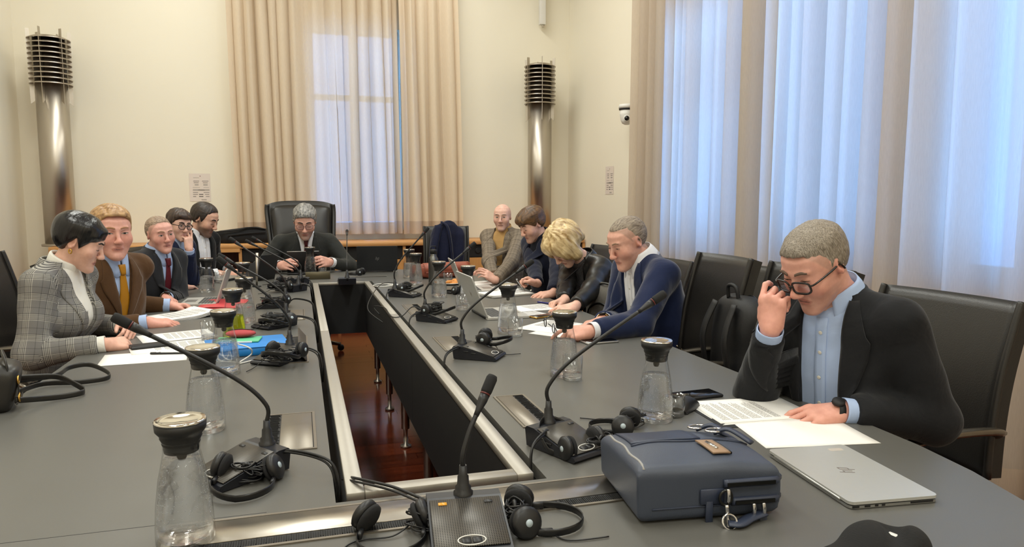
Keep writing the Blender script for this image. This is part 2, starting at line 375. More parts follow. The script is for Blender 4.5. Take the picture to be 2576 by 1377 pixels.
# ------------------------------------------------------------ papers on the walls, camera, lamp bar
M_paper = mat('white_paper', (238, 236, 232), 0.75, noise=0.015, nscale=6)
M_paper2 = mat('notice_paper', (226, 214, 204), 0.7, noise=0.02, nscale=6)
M_ink = mat('print_ink', (112, 104, 100), 0.8); M_inkd = mat('print_ink_dark', (62, 56, 54), 0.8); M_inkl = mat('print_ink_light', (176, 168, 160), 0.8); M_inkr = mat('red_crest_ink', (120, 40, 34), 0.8)
def notice(label, M):
    e = thing('wall_notice', label, 'notice'); e.matrix_world = M
    MB().box((0, 0.0005, 0), (0.205, 0.001, 0.292)).build('sheet', M_paper2, e)
    def bar(x0, x1, z, h, m):
        return ((x0 + x1) / 2, z, x1 - x0, h, m)
    bars = [(-.062, -.005, .103, .004, M_inkl), (-.062, -.005, .068, .005, M_ink), (.022, .086, .068, .005, M_ink), (-.058, -.01, .05, .005, M_ink), (.03, .078, .05, .005, M_ink),
            (-.05, -.012, .028, .014, M_inkl), (.034, .076, .028, .014, M_inkl), (-.07, .0, 0, .004, M_inkl), (.034, .088, 0, .004, M_inkl), (-.07, .092, -.026, .016, M_inkl),
            (-.07, -.02, -.052, .005, M_ink), (.034, .09, -.052, .005, M_ink), (-.07, -.022, -.072, .005, M_ink), (-.012, .03, -.072, .007, M_inkd), (.046, .088, -.072, .005, M_ink),
            (-.07, -.04, -.094, .006, M_ink), (-.012, .03, -.094, .007, M_inkd), (.054, .09, -.094, .005, M_ink), (.01, .06, -.128, .012, M_inkl)]
    for m in (M_ink, M_inkd, M_inkl):
        mb = MB()
        for x0, x1, z, h, mm in bars:
            if mm is m: mb.box(((x0 + x1) / 2, -0.0006, z), (x1 - x0, 0.0004, h))
        mb.build('print', m, e, kind='stuff')
    text_mesh('L.Plösstheater' if False else 'L.Pfosstanne', 0.013, TR(0.012, -0.0012, -0.026) @ RX(PI / 2), M_inkd, 'heading', e)
    MB().prism([(0.0, 0.122), (0.012, 0.122), (0.006, 0.112)], 0.0005, 0.001, RX(PI / 2)).build('crest', M_inkr, e)
    return e
p = A(503, 472, Y=YB - 0.003)
notice('white printed notice taped to the back wall left of the curtain', TR(p.x, YB - 0.003, p.z))
p = A(1533, 454, X=XR - 0.003)
notice('white printed notice taped to the right wall below the camera', TR(XR - 0.003, p.y, p.z) @ RZ(PI / 2 * -1))
p = A(1577, 290, X=XR - 0.12)
e = thing('wall_camera', 'white motorised dome camera hanging from the right wall beside the curtain', 'camera', (p.x, p.y, p.z))
MB().lathe([(0.0, .1), (.072, .1), (.078, .085), (.078, .062)], 28).build('mount', M_white, e)
MB().lathe([(.076, .062), (.076, .05), (.07, .046)], 28).build('band', M_black, e)
MB().lathe([(.068, .05), (.066, .0), (.058, -.05), (.045, -.078), (.02, -.09), (0, -.092)], 28).build('housing', M_white, e)
dcam = (Vector((0, 0, CAMZ)) - p); dcam.z = 0; dcam.normalize(); q = dcam.to_track_quat('Z', 'Y').to_matrix().to_4x4()
MB().lathe([(.03, .045), (.03, .066), (.024, .068)], 20, TR(0, 0, -.035) @ q).build('lens_ring', M_white, e)
MB().lathe([(.024, .05), (.023, .071), (0, .073)], 20, TR(0, 0, -.035) @ q).build('lens', mat('lens_black', (8, 8, 10), 0.08), e)
MB().box((0.1, 0, .09), (.2, .06, .03), bev=.006).build('bracket', M_white, e)
p = A(1379, 52, Y=YB - 0.3)
e = thing('hanging_lamp', 'slim white lamp bar hanging on the back wall above the right column', 'lamp', (p.x, YB - 0.09, p.z))
MB().box((0, 0, 0.5), (.07, .07, 1.0), bev=.006).build('housing', M_white, e)
MB().box((0.012, 0, -0.012), (.03, .03, .03), bev=.004).build('end_cap', M_steel, e)

# ------------------------------------------------------------ sideboard along the back wall
def sideboard():
    zt = SBZ; x0, x1 = A(121, 625, Y=SBF).x, XR - 0.02; yb2 = YB - 0.01
    e = thing('sideboard', 'long oak sideboard with black recess along the back wall', 'sideboard')
    MB().box(((x0 + x1) / 2, (SBF + yb2) / 2, zt - 0.0225), (x1 - x0, yb2 - SBF, 0.045), bev=0.002, seg=1).build('top_board', M_oak, e)
    xa = A(604, 640, Y=SBF).x; edges = [xa, A(850, 640, Y=SBF).x, A(1018, 640, Y=SBF).x, A(1165, 640, Y=SBF).x, A(1300, 640, Y=SBF).x, 2.2, 2.75, x1]
    MB().box(((x0 + x1) / 2, yb2 - 0.03, zt / 2 - 0.03), (x1 - x0, 0.03, zt - 0.06)).build('back_panel', M_darkwood, e)
    for x in [x0 + 0.0125] + edges:
        MB().box((x, (SBF + yb2) / 2 + 0.01, zt / 2 - 0.0225), (0.03, yb2 - SBF - 0.02, zt - 0.045)).build('upright_panel', M_oak, e)
    MB().box(((x0 + xa) / 2, SBF + 0.02, zt - 0.062), (xa - x0, 0.04, 0.035)).build('rail', M_oak, e)
    for i in range(len(edges) - 1):
        a, b = edges[i] + 0.016, edges[i + 1] - 0.016
        if i == 2: continue
        MB().box(((a + b) / 2, SBF + 0.06, zt - 0.115), (b - a, 0.03, 0.14)).build('black_fascia', M_black, e)
        nd = 2 if b - a > 0.45 else 1
        for k in range(nd):
            u0 = a + (b - a) * k / nd + 0.002; u1 = a + (b - a) * (k + 1) / nd - 0.002
            MB().box(((u0 + u1) / 2, SBF + 0.012, (zt - 0.19 + 0.08) / 2), (u1 - u0, 0.02, zt - 0.27)).build('door', M_oakv, e)
        if i in (3, 4):
            for k in (0.28, 0.62): MB().lathe([(.03, 0), (.034, .006), (.034, .01), (.026, .012)], 16, TR(a + (b - a) * k, SBF + 0.045, zt - .115) @ RX(PI / 2)).build('socket', M_black, e)
    MB().box(((x0 + x1) / 2, SBF + 0.09, 0.04), (x1 - x0, 0.03, 0.08)).build('plinth', M_black, e)
sideboard()
for nm, c, d in (('baseboard_left', (XL + .008, CYR, .05), (.016, D, .1)), ('baseboard_right', (XR - .008, CYR, .05), (.016, D, .1))):
    MB().box(c, d).build(nm, M_paint, kind='structure')
# ------------------------------------------------------------ conference table
M_lino = mat('grey_linoleum_table_top', (95, 94, 90), 0.36, noise=0.05, nscale=300, bump=0.03, bscale=900)
M_alu = mat('anodised_aluminium', (172, 167, 158), 0.52, 0.75, noise=0.03, nscale=40)
M_panelb = mat('black_modesty_panel', (20, 20, 22), 0.7, noise=0.15, nscale=200)
M_brush = mat('black_brush_bristles', (14, 14, 15), 0.8, noise=0.3, nscale=400)
M_hatch = mat('brushed_hatch_lid', (140, 133, 122), 0.42, 0.85, noise=0.05, nscale=20, stretch=(2, 60, 2))
OX0, OX1 = T(800, 712).x, T(1295, 1185).x                       # opening
OY0, OY1 = T(905, 1222).y, T(850, 711).y
FW = 0.037                                                       # aluminium frame
CX0, CX1 = T(780, 712).x - 0.005, T(1372, 1200).x                # outside of the black channel
FX0, FX1 = OX0 - FW, OX1 + FW
TX0, TX1 = -0.84, 1.45; TXC = (TX0 + TX1) / 2; THW = (TX1 - TX0) / 2
TYN, TYF = 0.34, 6.25
def outline():
    pts = []; a = THW; nb, fb = 1.22, 1.0; e = 2.3
    for i in range(25):                                          # near end, left to right
        t = PI - PI * i / 24; c, s_ = math.cos(t), math.sin(t)
        pts.append((TXC + a * math.copysign(abs(c) ** (2 / e), c), TYN + nb - nb * abs(s_) ** (2 / e)))
    for i in range(25):
        t = PI * i / 24; c, s_ = math.cos(t), math.sin(t)
        pts.append((TXC + a * math.copysign(abs(c) ** (2 / e), c), TYF - fb + fb * abs(s_) ** (2 / e)))
    return pts
OUT = outline()
table = thing('conference_table', 'large grey conference table with a long open slot in its middle', 'table', (TXC, 3.4, 0)); table.location = (0, 0, 0)
CY0, CY1 = T(870, 1263).y, OY1 + 0.022
def ring_slab(z0, z1, hole, outer, name, m, parent):
    """slab with a rectangular hole (hole = x0,x1,y0,y1)"""
    bm = bmesh.new(); x0, x1, y0, y1 = hole
    vo = [bm.verts.new((x, y, z1)) for x, y in outer]; vi = [bm.verts.new(p + (z1,)) for p in ((x0, y0), (x1, y0), (x1, y1), (x0, y1))]
    eo = [bm.edges.new((vo[i], vo[(i + 1) % len(vo)])) for i in range(len(vo))]; ei = [bm.edges.new((vi[i], vi[(i + 1) % 4])) for i in range(4)]
    bmesh.ops.triangle_fill(bm, use_beauty=True, use_dissolve=False, edges=eo + ei)
    g = bmesh.ops.extrude_face_region(bm, geom=bm.faces[:]); vs = [q for q in g['geom'] if isinstance(q, bmesh.types.BMVert)]
    bmesh.ops.translate(bm, vec=(0, 0, z0 - z1), verts=vs); bmesh.ops.recalc_face_normals(bm, faces=bm.faces[:])
    me = bpy.data.meshes.new(name); bm.to_mesh(me); bm.free(); me.materials.append(m); return link(name, me, parent)
# black cable channel: outer channel rectangle minus aluminium frame; the frame stands in it, the slab has the channel as its hole
ring_slab(TZ - 0.03, TZ, (CX0, CX1, CY0, CY1), OUT, 'tabletop', M_lino, table)
for x in (FX0, FX1):   # channel floor, left and right, and near end
    pass
MB().box(((CX0 + FX0) / 2, (CY0 + CY1) / 2, TZ - 0.09), (FX0 - CX0 + 0.02, CY1 - CY0 + 0.04, 0.01)).build('cable_channel', M_black, table)
MB().box(((CX1 + FX1) / 2, (CY0 + CY1) / 2, TZ - 0.09), (CX1 - FX1 + 0.02, CY1 - CY0 + 0.04, 0.01)).build('cable_channel', M_black, table)
MB().box(((CX0 + CX1) / 2, (CY0 + OY0 - FW) / 2, TZ - 0.09), (CX1 - CX0, OY0 - FW - CY0 + 0.02, 0.01)).build('cable_channel', M_black, table)
for x, w in ((CX0 - 0.006, 0.012), (CX1 + 0.006, 0.012)): MB().box((x, (CY0 + CY1) / 2, TZ - 0.065), (w, CY1 - CY0, 0.06)).build('channel_side', M_black, table)
# the aluminium frame in straight lengths
def fbar(c, d): return MB().box(c, d, bev=0.0015, seg=1).build('frame_strip', M_alu, table)
ym = T(1140, 800).y; ym2 = T(860, 830).y
for xa, ys_ in ((OX0 - FW / 2, (OY0 - FW, ym2, OY1 + 0.02)), (OX1 + FW / 2, (OY0 - FW, ym2 + 0.4, OY1 + 0.02))):
    for i in range(2): fbar((xa, (ys_[i] + ys_[i + 1]) / 2, TZ - 0.01), (FW, ys_[i + 1] - ys_[i] - 0.0015, 0.02))
fbar(((OX0 + OX1) / 2, OY0 - FW / 2, TZ - 0.01), (OX1 - OX0 - 0.001, FW, 0.02))
fbar(((OX0 + OX1) / 2, OY1 + 0.011, TZ - 0.01), (OX1 - OX0 - 0.001, 0.02, 0.02))
# black panels inside the opening
pz0 = 0.36
def panel(c, d): return MB().box(c, d).build('modesty_panel', M_panelb, table)
ys3 = [OY0, T(1010, 880).y + 0.2, OY1]
for i in range(2):
    for x in (OX0 - 0.014, OX1 + 0.014): panel((x, (ys3[i] + ys3[i + 1]) / 2 , (pz0 + TZ - 0.02) / 2), (0.018, ys3[i + 1] - ys3[i] - 0.003, TZ - 0.02 - pz0))
panel(((OX0 + OX1) / 2, OY1 + 0.012, (pz0 + TZ - .02) / 2), (OX1 - OX0 + .05, 0.018, TZ - .02 - pz0))
panel(((OX0 + OX1) / 2, OY0 - 0.012, (pz0 + TZ - .02) / 2), (OX1 - OX0, 0.018, TZ - .02 - pz0))
lm = MB().lathe([(.028, 0), (.03, .012), (.012, .02), (.012, .1), (.022, .104), (.022, .7), (.03, .705)], 16).mesh('leg', M_steel)
for x in (OX0 - 0.12, OX1 + 0.075):
    for i in range(6):
        o = link('leg', lm, table); o.location = (x, OY0 + 0.12 + i * (OY1 - OY0 - 0.2) / 5, 0)
for x in (TX0 + 0.35, TX1 - 0.35):
    for y in (1.5, 3.4, 5.4):
        o = link('leg', lm, table); o.location = (x, y, 0)
MB().box((TXC, 1.9, TZ - 0.0002), (0.001, 0.001, 0.0001)) 
ysm = T(200, 1345).y
MB().box(((TX0 + CX0 - 0.1) / 2, ysm, TZ + 0.00005), (CX0 - TX0 - 0.16, 0.0016, 0.0003)).build('seam', M_black, table)
# cable hatches in the top
def hatch(cx, cy, wx, wy, brush_side, lid=M_hatch, open_lid=False, along='x'):
    """frame, lid and brush strip; brush_side -1/+1 on the x (or y) axis"""
    ps = []; f = 0.007
    fr = MB()
    for c, d in (((0, wy / 2 - f / 2, 0), (wx, f, .004)), ((0, -wy / 2 + f / 2, 0), (wx, f, .004)), ((wx / 2 - f / 2, 0, 0), (f, wy - 2 * f, .004)), ((-wx / 2 + f / 2, 0, 0), (f, wy - 2 * f, .004))):
        fr.box((cx + c[0], cy + c[1], TZ + .001), d)
    h = fr.build('cable_hatch', M_hatch, table)
    bw = 0.03
    MB().box((cx, cy, TZ + .0005), (wx - 2 * f, wy - 2 * f, .0012)).build('well', M_black, h)
    if along == 'x':
        bx = cx + brush_side * (wx / 2 - f - bw / 2); lx = cx - brush_side * bw / 2; lw = wx - 2 * f - bw - .004
        br = MB(); rd = random.Random(5)
        for k in range(60): br.box((bx + rd.uniform(-.003, .003), cy - wy / 2 + f + (wy - 2 * f) * (k + .5) / 60, TZ + .0015), (bw * .86, .0012, .001 + rd.random() * .0012))
        br.build('brush', M_brush, h, kind='stuff')
        if open_lid:
            Mx = TR(cx - brush_side * (wx / 2 - f), cy, TZ + .004) @ RY(brush_side * math.radians(-52))
            MB().box((brush_side * lw / 2, 0, 0), (lw, wy - 2 * f, .004), Mx, bev=.001, seg=1).build('lid', lid, h)
        else: MB().box((lx, cy, TZ + .0015), (lw, wy - 2 * f - .003, .003), bev=.0008, seg=1).build('lid', lid, h)
    else:
        by = cy + brush_side * (wy / 2 - f - bw / 2); ly = cy - brush_side * bw / 2; lw = wy - 2 * f - bw - .003
        br = MB(); rd = random.Random(5)
        for k in range(240): br.box((cx - wx / 2 + f + (wx - 2 * f) * (k + .5) / 240, by + rd.uniform(-.004, .004), TZ + .0015), (.0014, bw * .8, .001 + rd.random() * .002))
        br.build('brush', M_brush, h, kind='stuff')
        MB().box((cx, ly, TZ + .0015), (wx - 2 * f, lw, .003), bev=.0008, seg=1).build('lid', lid, h)
    return h
def hatch_px(p0, p1, *a, **k):
    P, Q = T(*p0), T(*p1); return hatch((P.x + Q.x) / 2, (P.y + Q.y) / 2, abs(P.x - Q.x), abs(P.y - Q.y), *a, **k)
sa, sb = T(637, 1308), T(1535, 1208); sc = T(640, 1377)
hatch((sa.x + sb.x) / 2, (sa.y + sc.y) / 2 + 0.003, sb.x - sa.x + 0.3, 0.135, -1, M_steelh, along='y')
hatch_px((672, 1047), (798, 1130), -1)
hatch_px((1240, 1000), (1405, 1070), 1)
hatch_px((1087, 850), (1195, 880), 1)
hatch_px((1010, 768), (1085, 795), 1)
hatch_px((712, 782), (768, 805), -1)
hatch_px((715, 850), (777, 912), -1, open_lid=True, lid=mat('grey_hatch_lid', (88, 82, 76), .4, .6, noise=.04))
hatch_px((800, 690), (990, 700), -1, along='y') if False else None
# ------------------------------------------------------------ figures: smooth-blended solids turned into one surface
class Vox:
    def __init__(s, lo, hi, h):
        s.h = h; s.lo = np.array(lo, float); n = np.ceil((np.array(hi) - s.lo) / h).astype(int) + 2
        s.n = n; s.d = np.full(n, 1.0, np.float32)
        s.ax = [(s.lo[i] + h * np.arange(n[i])).astype(np.float32) for i in range(3)]
    def put(s, fn, M, lo, hi, k=0.0, op='u'):
        M = np.array(M); sc = np.linalg.norm(M[:3, 0]); Mi = np.linalg.inv(M).astype(np.float32)
        cs = np.array([[(lo, hi)[a][0], (lo, hi)[b][1], (lo, hi)[c][2], 1] for a in (0, 1) for b in (0, 1) for c in (0, 1)]) @ M.T
        m = k * sc + 2.5 * s.h
        i0 = np.maximum(np.floor((cs[:, :3].min(0) - m - s.lo) / s.h).astype(int), 0); i1 = np.minimum(np.ceil((cs[:, :3].max(0) + m - s.lo) / s.h).astype(int) + 1, s.n)
        if (i1 <= i0).any(): return
        sl = tuple(slice(a, b) for a, b in zip(i0, i1))
        X = s.ax[0][sl[0]][:, None, None]; Y = s.ax[1][sl[1]][None, :, None]; Z = s.ax[2][sl[2]][None, None, :]
        L = [Mi[i, 0] * X + Mi[i, 1] * Y + Mi[i, 2] * Z + Mi[i, 3] for i in range(3)]
        v = fn(*L).astype(np.float32) * np.float32(sc); a = s.d[sl]; k *= sc
        if op == 'u': r = np.minimum(a, v)
        else: v = -v; r = np.maximum(a, v)
        if k > 0:
            hh = np.maximum(k - np.abs(a - v), 0) / k; q = hh * hh * k * 0.25
            r = r - q if op == 'u' else r + q
        s.d[sl] = r
    def mesh(s, smooth=1):
        d = s.d; S = d < 0; n = S.shape; h = s.h
        c = [S[a:n[0] - 1 + a, b:n[1] - 1 + b, e:n[2] - 1 + e] for a in (0, 1) for b in (0, 1) for e in (0, 1)]
        al = c[0].copy(); an = c[0].copy()
        for q in c[1:]: al &= q; an |= q
        act = an & ~al; I = np.argwhere(act)
        if len(I) == 0: return np.zeros((0, 3)), np.zeros((0, 4), int)
        idx = np.full(act.shape, -1, np.int32); idx[act] = np.arange(len(I))
        V = np.zeros((len(I), 3)); C = np.zeros(len(I))
        D = {(a, b, e): d[I[:, 0] + a, I[:, 1] + b, I[:, 2] + e] for a in (0, 1) for b in (0, 1) for e in (0, 1)}
        for ax in range(3):
            for u in (0, 1):
                for w in (0, 1):
                    p = [0, 0, 0]; q = [1, 1, 1]; o = [i for i in range(3) if i != ax]
                    p[o[0]] = q[o[0]] = u; p[o[1]] = q[o[1]] = w; p[ax] = 0; q[ax] = 1
                    a = D[tuple(p)]; b = D[tuple(q)]; m = (a < 0) != (b < 0); t = np.where(m, a / np.where(m, a - b, 1), 0)
                    for i in range(3): V[:, i] += np.where(m, p[i] + (t if i == ax else 0), 0)
                    C += m
        V = V / C[:, None] + I; V = V * h + s.lo
        F = []
        for ax in range(3):
            o = [(ax + 1) % 3, (ax + 2) % 3]
            a = S.take(range(n[ax] - 1), ax); b = S.take(range(1, n[ax]), ax); E = np.argwhere(a != b)
            E = E[(E[:, o[0]] > 0) & (E[:, o[1]] > 0) & (E[:, o[0]] < n[o[0]] - 1) & (E[:, o[1]] < n[o[1]] - 1)]
            fl = a[tuple(E.T)]
            def g(du, dv):
                J = E.copy(); J[:, o[0]] -= du; J[:, o[1]] -= dv; return idx[tuple(J.T)]
            Q = np.stack([g(1, 1), g(0, 1), g(0, 0), g(1, 0)], 1); Q[~fl] = Q[~fl][:, ::-1]; F.append(Q)
        F = np.concatenate(F); F = F[(F >= 0).all(1)]
        for _ in range(smooth):
            A_ = np.zeros_like(V); cn = np.zeros(len(V))
            for i in range(4):
                a, b = F[:, i], F[:, (i + 1) % 4]
                for ax in range(3): A_[:, ax] += np.bincount(a, V[b, ax], len(V)) + np.bincount(b, V[a, ax], len(V))
                cn += np.bincount(a, minlength=len(V)) + np.bincount(b, minlength=len(V))
            V = V * 0.4 + 0.6 * A_ / np.maximum(cn, 1)[:, None]
        return V, F
def np_mesh(name, V, F, mats, parent, attr=None, uv=None):
    me = bpy.data.meshes.new(name); me.vertices.add(len(V)); me.vertices.foreach_set('co', np.asarray(V, np.float32).ravel())
    me.loops.add(F.size); me.loops.foreach_set('vertex_index', F.ravel().astype(np.int32)); me.polygons.add(len(F))
    me.polygons.foreach_set('loop_start', np.arange(0, F.size, 4, dtype=np.int32)); me.polygons.foreach_set('use_smooth', np.ones(len(F), bool))
    for m in mats: me.materials.append(m)
    me.update(calc_edges=True)
    if attr is not None:
        a = me.color_attributes.new('tint', 'FLOAT_COLOR', 'POINT'); a.data.foreach_set('color', np.concatenate([attr, np.ones((len(V), 1))], 1).astype(np.float32).ravel())
    if uv is not None:
        l = me.uv_layers.new(name='cloth'); l.data.foreach_set('uv', uv.astype(np.float32).ravel())
    return link(name, me, parent)
I4 = np.eye(4)
def f_ell(c, r):
    c = [np.float32(v) for v in c]; r = [np.float32(v) for v in r]
    def f(x, y, z):
        a, b, e = (x - c[0]) / r[0], (y - c[1]) / r[1], (z - c[2]) / r[2]
        k0 = np.sqrt(a * a + b * b + e * e); k1 = np.sqrt((a / r[0]) ** 2 + (b / r[1]) ** 2 + (e / r[2]) ** 2) + 1e-6
        return k0 * (k0 - 1) / k1
    m = max(r) ; return f, [c[i] - r[i] for i in range(3)], [c[i] + r[i] for i in range(3)]
def f_cone(a, b, ra, rb):
    a = np.array(a, np.float32); b = np.array(b, np.float32); ab = b - a; q = max(float(ab @ ab), 1e-9)
    def f(x, y, z):
        px, py, pz = x - a[0], y - a[1], z - a[2]
        t = np.clip((px * ab[0] + py * ab[1] + pz * ab[2]) / q, 0, 1)
        return np.sqrt((px - t * ab[0]) ** 2 + (py - t * ab[1]) ** 2 + (pz - t * ab[2]) ** 2) - (ra + (rb - ra) * t)
    R = max(ra, rb); return f, np.minimum(a, b) - R, np.maximum(a, b) + R
def f_loft(rows, n=2.3, grow=0.0):
    """rows: z, half width, front y, back y"""
    R = np.array(sorted(rows)); z0, z1 = R[0, 0], R[-1, 0]
    def f(x, y, z):
        w = np.interp(z, R[:, 0], R[:, 1]) + grow; fr = np.interp(z, R[:, 0], R[:, 2]) + grow; bk = np.interp(z, R[:, 0], R[:, 3]) - grow
        hd = (fr - bk) / 2; q = ((np.abs(x / w) ** n + np.abs((y - (fr + bk) / 2) / hd) ** n) ** (1 / n) - 1) * np.minimum(w, hd)
        return np.maximum(q, np.maximum(z - z1, z0 - z))
    return f, [-R[:, 1].max() - grow, R[:, 3].min() - grow, z0], [R[:, 1].max() + grow, R[:, 2].max() + grow, z1]
def sstep(a, b, x):
    t = np.clip((x - a) / (b - a), 0, 1); return t * t * (3 - 2 * t)
def wob(x, y, z, f):
    return (np.sin(x * f + 1.3 * np.sin(y * f * .7 + 2)) + np.sin(y * f * 1.1 + 1.1 * np.sin(z * f * .8 + 1)) + np.sin(z * f * .9 + 1.2 * np.sin(x * f * .6 + 4))) / 3
FACE = [(-.118, .018, .074, .045), (-.108, .031, .084, .03), (-.09, .045, .0865, .005), (-.065, .0575, .0865, -.02), (-.035, .0645, .0855, -.03), (0, .0685, .0855, -.03), (.035, .07, .0885, -.03), (.065, .066, .083, -.03), (.085, .055, .06, -.03)]
CRAN = ((0, -.014, .036), (.0765, .0985, .087))
def head_put(V, M, fem=False, ear=True, nose=1.0, chin=1.0, full=1.0):
    rows = [(z, w * (full if z < 0 else 1) * (0.95 if fem else 1), f, b) for z, w, f, b in FACE]
    V.put(*((lambda t: (t[0], M, t[1], t[2]))(f_ell(*CRAN))), k=0.0)
    t = f_loft(rows, 2.25); V.put(t[0], M, t[1], t[2], 0.02)
    def E(c, r, k=0.01, op='u'): t = f_ell(c, r); V.put(t[0], M, t[1], t[2], k, op)
    def C(a, b, ra, rb, k=0.01, op='u'): t = f_cone(a, b, ra, rb); V.put(t[0], M, t[1], t[2], k, op)
    for s in (-1, 1):
        E((s * .033, .0985, .010), (.0185, .0155, .0115), .012, 's')
        E((s * .0325, .0735, .0105), (.0145, .0135, .011), .004)         # lid over the eyeball
        C((s * .011, .0885, .029), (s * .044, .080, .034), .0065, .005, .012)   # brow
        E((s * .043, .062, -.02), (.024, .022, .024), .03)               # cheek
        E((s * .0125, .0965 + .004 * nose, -.0325), (.0085, .0105, .0085), .006)  # nostril wing
    C((0, .0885, .016), (0, .0885 + .0215 * nose, -.0265), .0075, .0105, .012); E((0, .1085 + .003 * (nose - 1), -.0285), (.0115, .011, .010), .008)
    for s in (-1, 1): E((s * .0065, .102, -.042), (.0045, .006, .004), .003, 's')
    C((-.017, .083, -.0585), (.017, .083, -.0585), .0065, .0065, .006); C((-.014, .083, -.0705), (.014, .083, -.0705), .007, .007, .006)
    C((-.021, .0915, -.0645), (.021, .0915, -.0645), .0022, .0022, .003, 's')
    C((-.012, .094, -.0815), (.012, .094, -.0815), .004, .004, .01, 's')
    E((0, .078, -.1005), (.022 * chin, .0155, .0155), .02)
    if ear:
        for s in (-1, 1):
            Me = np.array(M @ (TR(s * .0735, -.012, .002) @ RZ(s * -.42) @ RX(-.18)))
            def EE(c, r, k, op='u'): t = f_ell(c, r); V.put(t[0], Me, t[1], t[2], k, op)
            EE((0, -.002, .003), (.0075, .019, .031), .006); EE((s * .006, .002, .006), (.007, .0115, .0195), .004, 's'); EE((s * .001, .012, -.004), (.006, .005, .008), .004)
FING = [(-.031, .090, (.043, .026, .021), .0093), (-.0105, .095, (.047, .03, .022), .0096), (.0105, .0915, (.044, .028, .021), .0092), (.0305, .083, (.034, .021, .018), .0082)]
POSES = {'flat': dict(c=[(.12, .2, .12)] * 4, sp=.09, th=(.75, .3, .1)),
         'relax': dict(c=[(.3, .5, .3), (.38, .55, .3), (.45, .6, .35), (.5, .65, .35)], sp=.05, th=(.55, .5, .25)),
         'curl': dict(c=[(.75, 1.1, .6), (.8, 1.2, .65), (.85, 1.2, .7), (.9, 1.2, .7)], sp=.03, th=(.45, .75, .5)),
         'pinch': dict(c=[(.75, .85, .35), (.95, 1.3, .7), (1.1, 1.5, .8), (1.2, 1.55, .8)], sp=.03, th=(.32, .95, .35)),
         'hold': dict(c=[(.55, .35, .2), (1.2, 1.5, .9), (1.3, 1.6, .9), (1.35, 1.6, .9)], sp=.03, th=(.15, .75, .35)),
         'frame': dict(c=[(.5, .9, .35), (1.15, 1.45, .8), (1.25, 1.5, .85), (1.3, 1.5, .85)], sp=.03, th=(.1, .7, .3)),
         'clasp': dict(c=[(.7, .75, .4), (.75, .8, .4), (.8, .8, .4), (.85, .8, .4)], sp=.05, th=(.5, .4, .3)),
         'fingers_up': dict(c=[(.0, .25, .2), (.35, .75, .4), (.85, 1.2, .6), (1.0, 1.3, .6)], sp=.05, th=(.5, .5, .3)),
         'fist': dict(c=[(1.2, 1.6, .9)] * 4, sp=.0, th=(.2, .8, .5))}
def hand_put(V, W, d, n, side, pose, s=1.0):
    """side -1 = left hand, +1 = right hand; d = finger direction, n = back of the hand"""
    d = Vector(d).normalized(); n = Vector(n); n = (n - d * n.dot(d)).normalized(); x = d.cross(n)
    M = Matrix(((x.x * side * s, d.x * s, n.x * s, W[0]), (x.y * side * s, d.y * s, n.y * s, W[1]), (x.z * side * s, d.z * s, n.z * s, W[2]), (0, 0, 0, 1)))
    def C(a, b, ra, rb, k): t = f_cone(a, b, ra, rb); V.put(t[0], M, t[1], t[2], k)
    P = POSES[pose] if isinstance(pose, str) else pose
    C((0, -.006, 0), (0, .02, 0), .0255, .022, .012)
    for i, (x0, y0, ln, r) in enumerate(FING):
        C((x0 * .55, .012, -.001), (x0 * .93, y0 - .006, 0), .0165, .0118, .012)
    C((-.016, .015, -.009), (-.033, .055, -.012), .017, .013, .012); C((.018, .012, -.008), (.026, .06, -.008), .0155, .012, .012)
    tips = []
    for i, (x0, y0, ln, r) in enumerate(FING):
        p = Vector((x0, y0, 0)); a = 0; sp = P['sp'] * (i - 1.4)
        C((x0 * .97, y0 - .012, .001), p, .0115, r, .006)
        for q in range(3):
            a += P['c'][i][q]; dr = Vector((math.sin(sp) * math.cos(a * .5), math.cos(sp) * math.cos(a), -math.sin(a)))
            e = p + dr.normalized() * ln[q]; r2 = r * (0.93, 0.88, 0.8)[q]
            C(p, e, r * (1.0, .95, .9)[q] , r2, .0022); p = e
        tips.append(M @ p)
    a0, a1, a2 = P['th']; p = Vector((-.03, .03, -.01)); az = a0
    for q, (ln, ra, rb) in enumerate(((.04, .0145, .0115), (.033, .0115, .0102), (.026, .0102, .008))):
        if q == 1: az -= a1 * .6
        if q == 2: az -= a2 * .6
        dr = Vector((-math.sin(az), math.cos(az), -.28 - .15 * q * a1)).normalized(); e = p + dr * ln
        C(p, e, ra, rb, .008 if q == 0 else .003); p = e
    tips.append(M @ p)
    return M, tips
def ik(S, W, l1, l2, hint):
    S, W, hint = Vector(S), Vector(W), Vector(hint); d = W - S; L = d.length
    if L > (l1 + l2) * .995: l1 *= L / (l1 + l2) / .995; l2 *= L / (l1 + l2) / .995 if False else 1; l2 = L / .995 - l1
    a = (l1 * l1 - l2 * l2 + L * L) / (2 * L); h = math.sqrt(max(l1 * l1 - a * a, 1e-6)); u = d / L
    hh = (hint - u * hint.dot(u)).normalized(); return S + u * a + hh * h
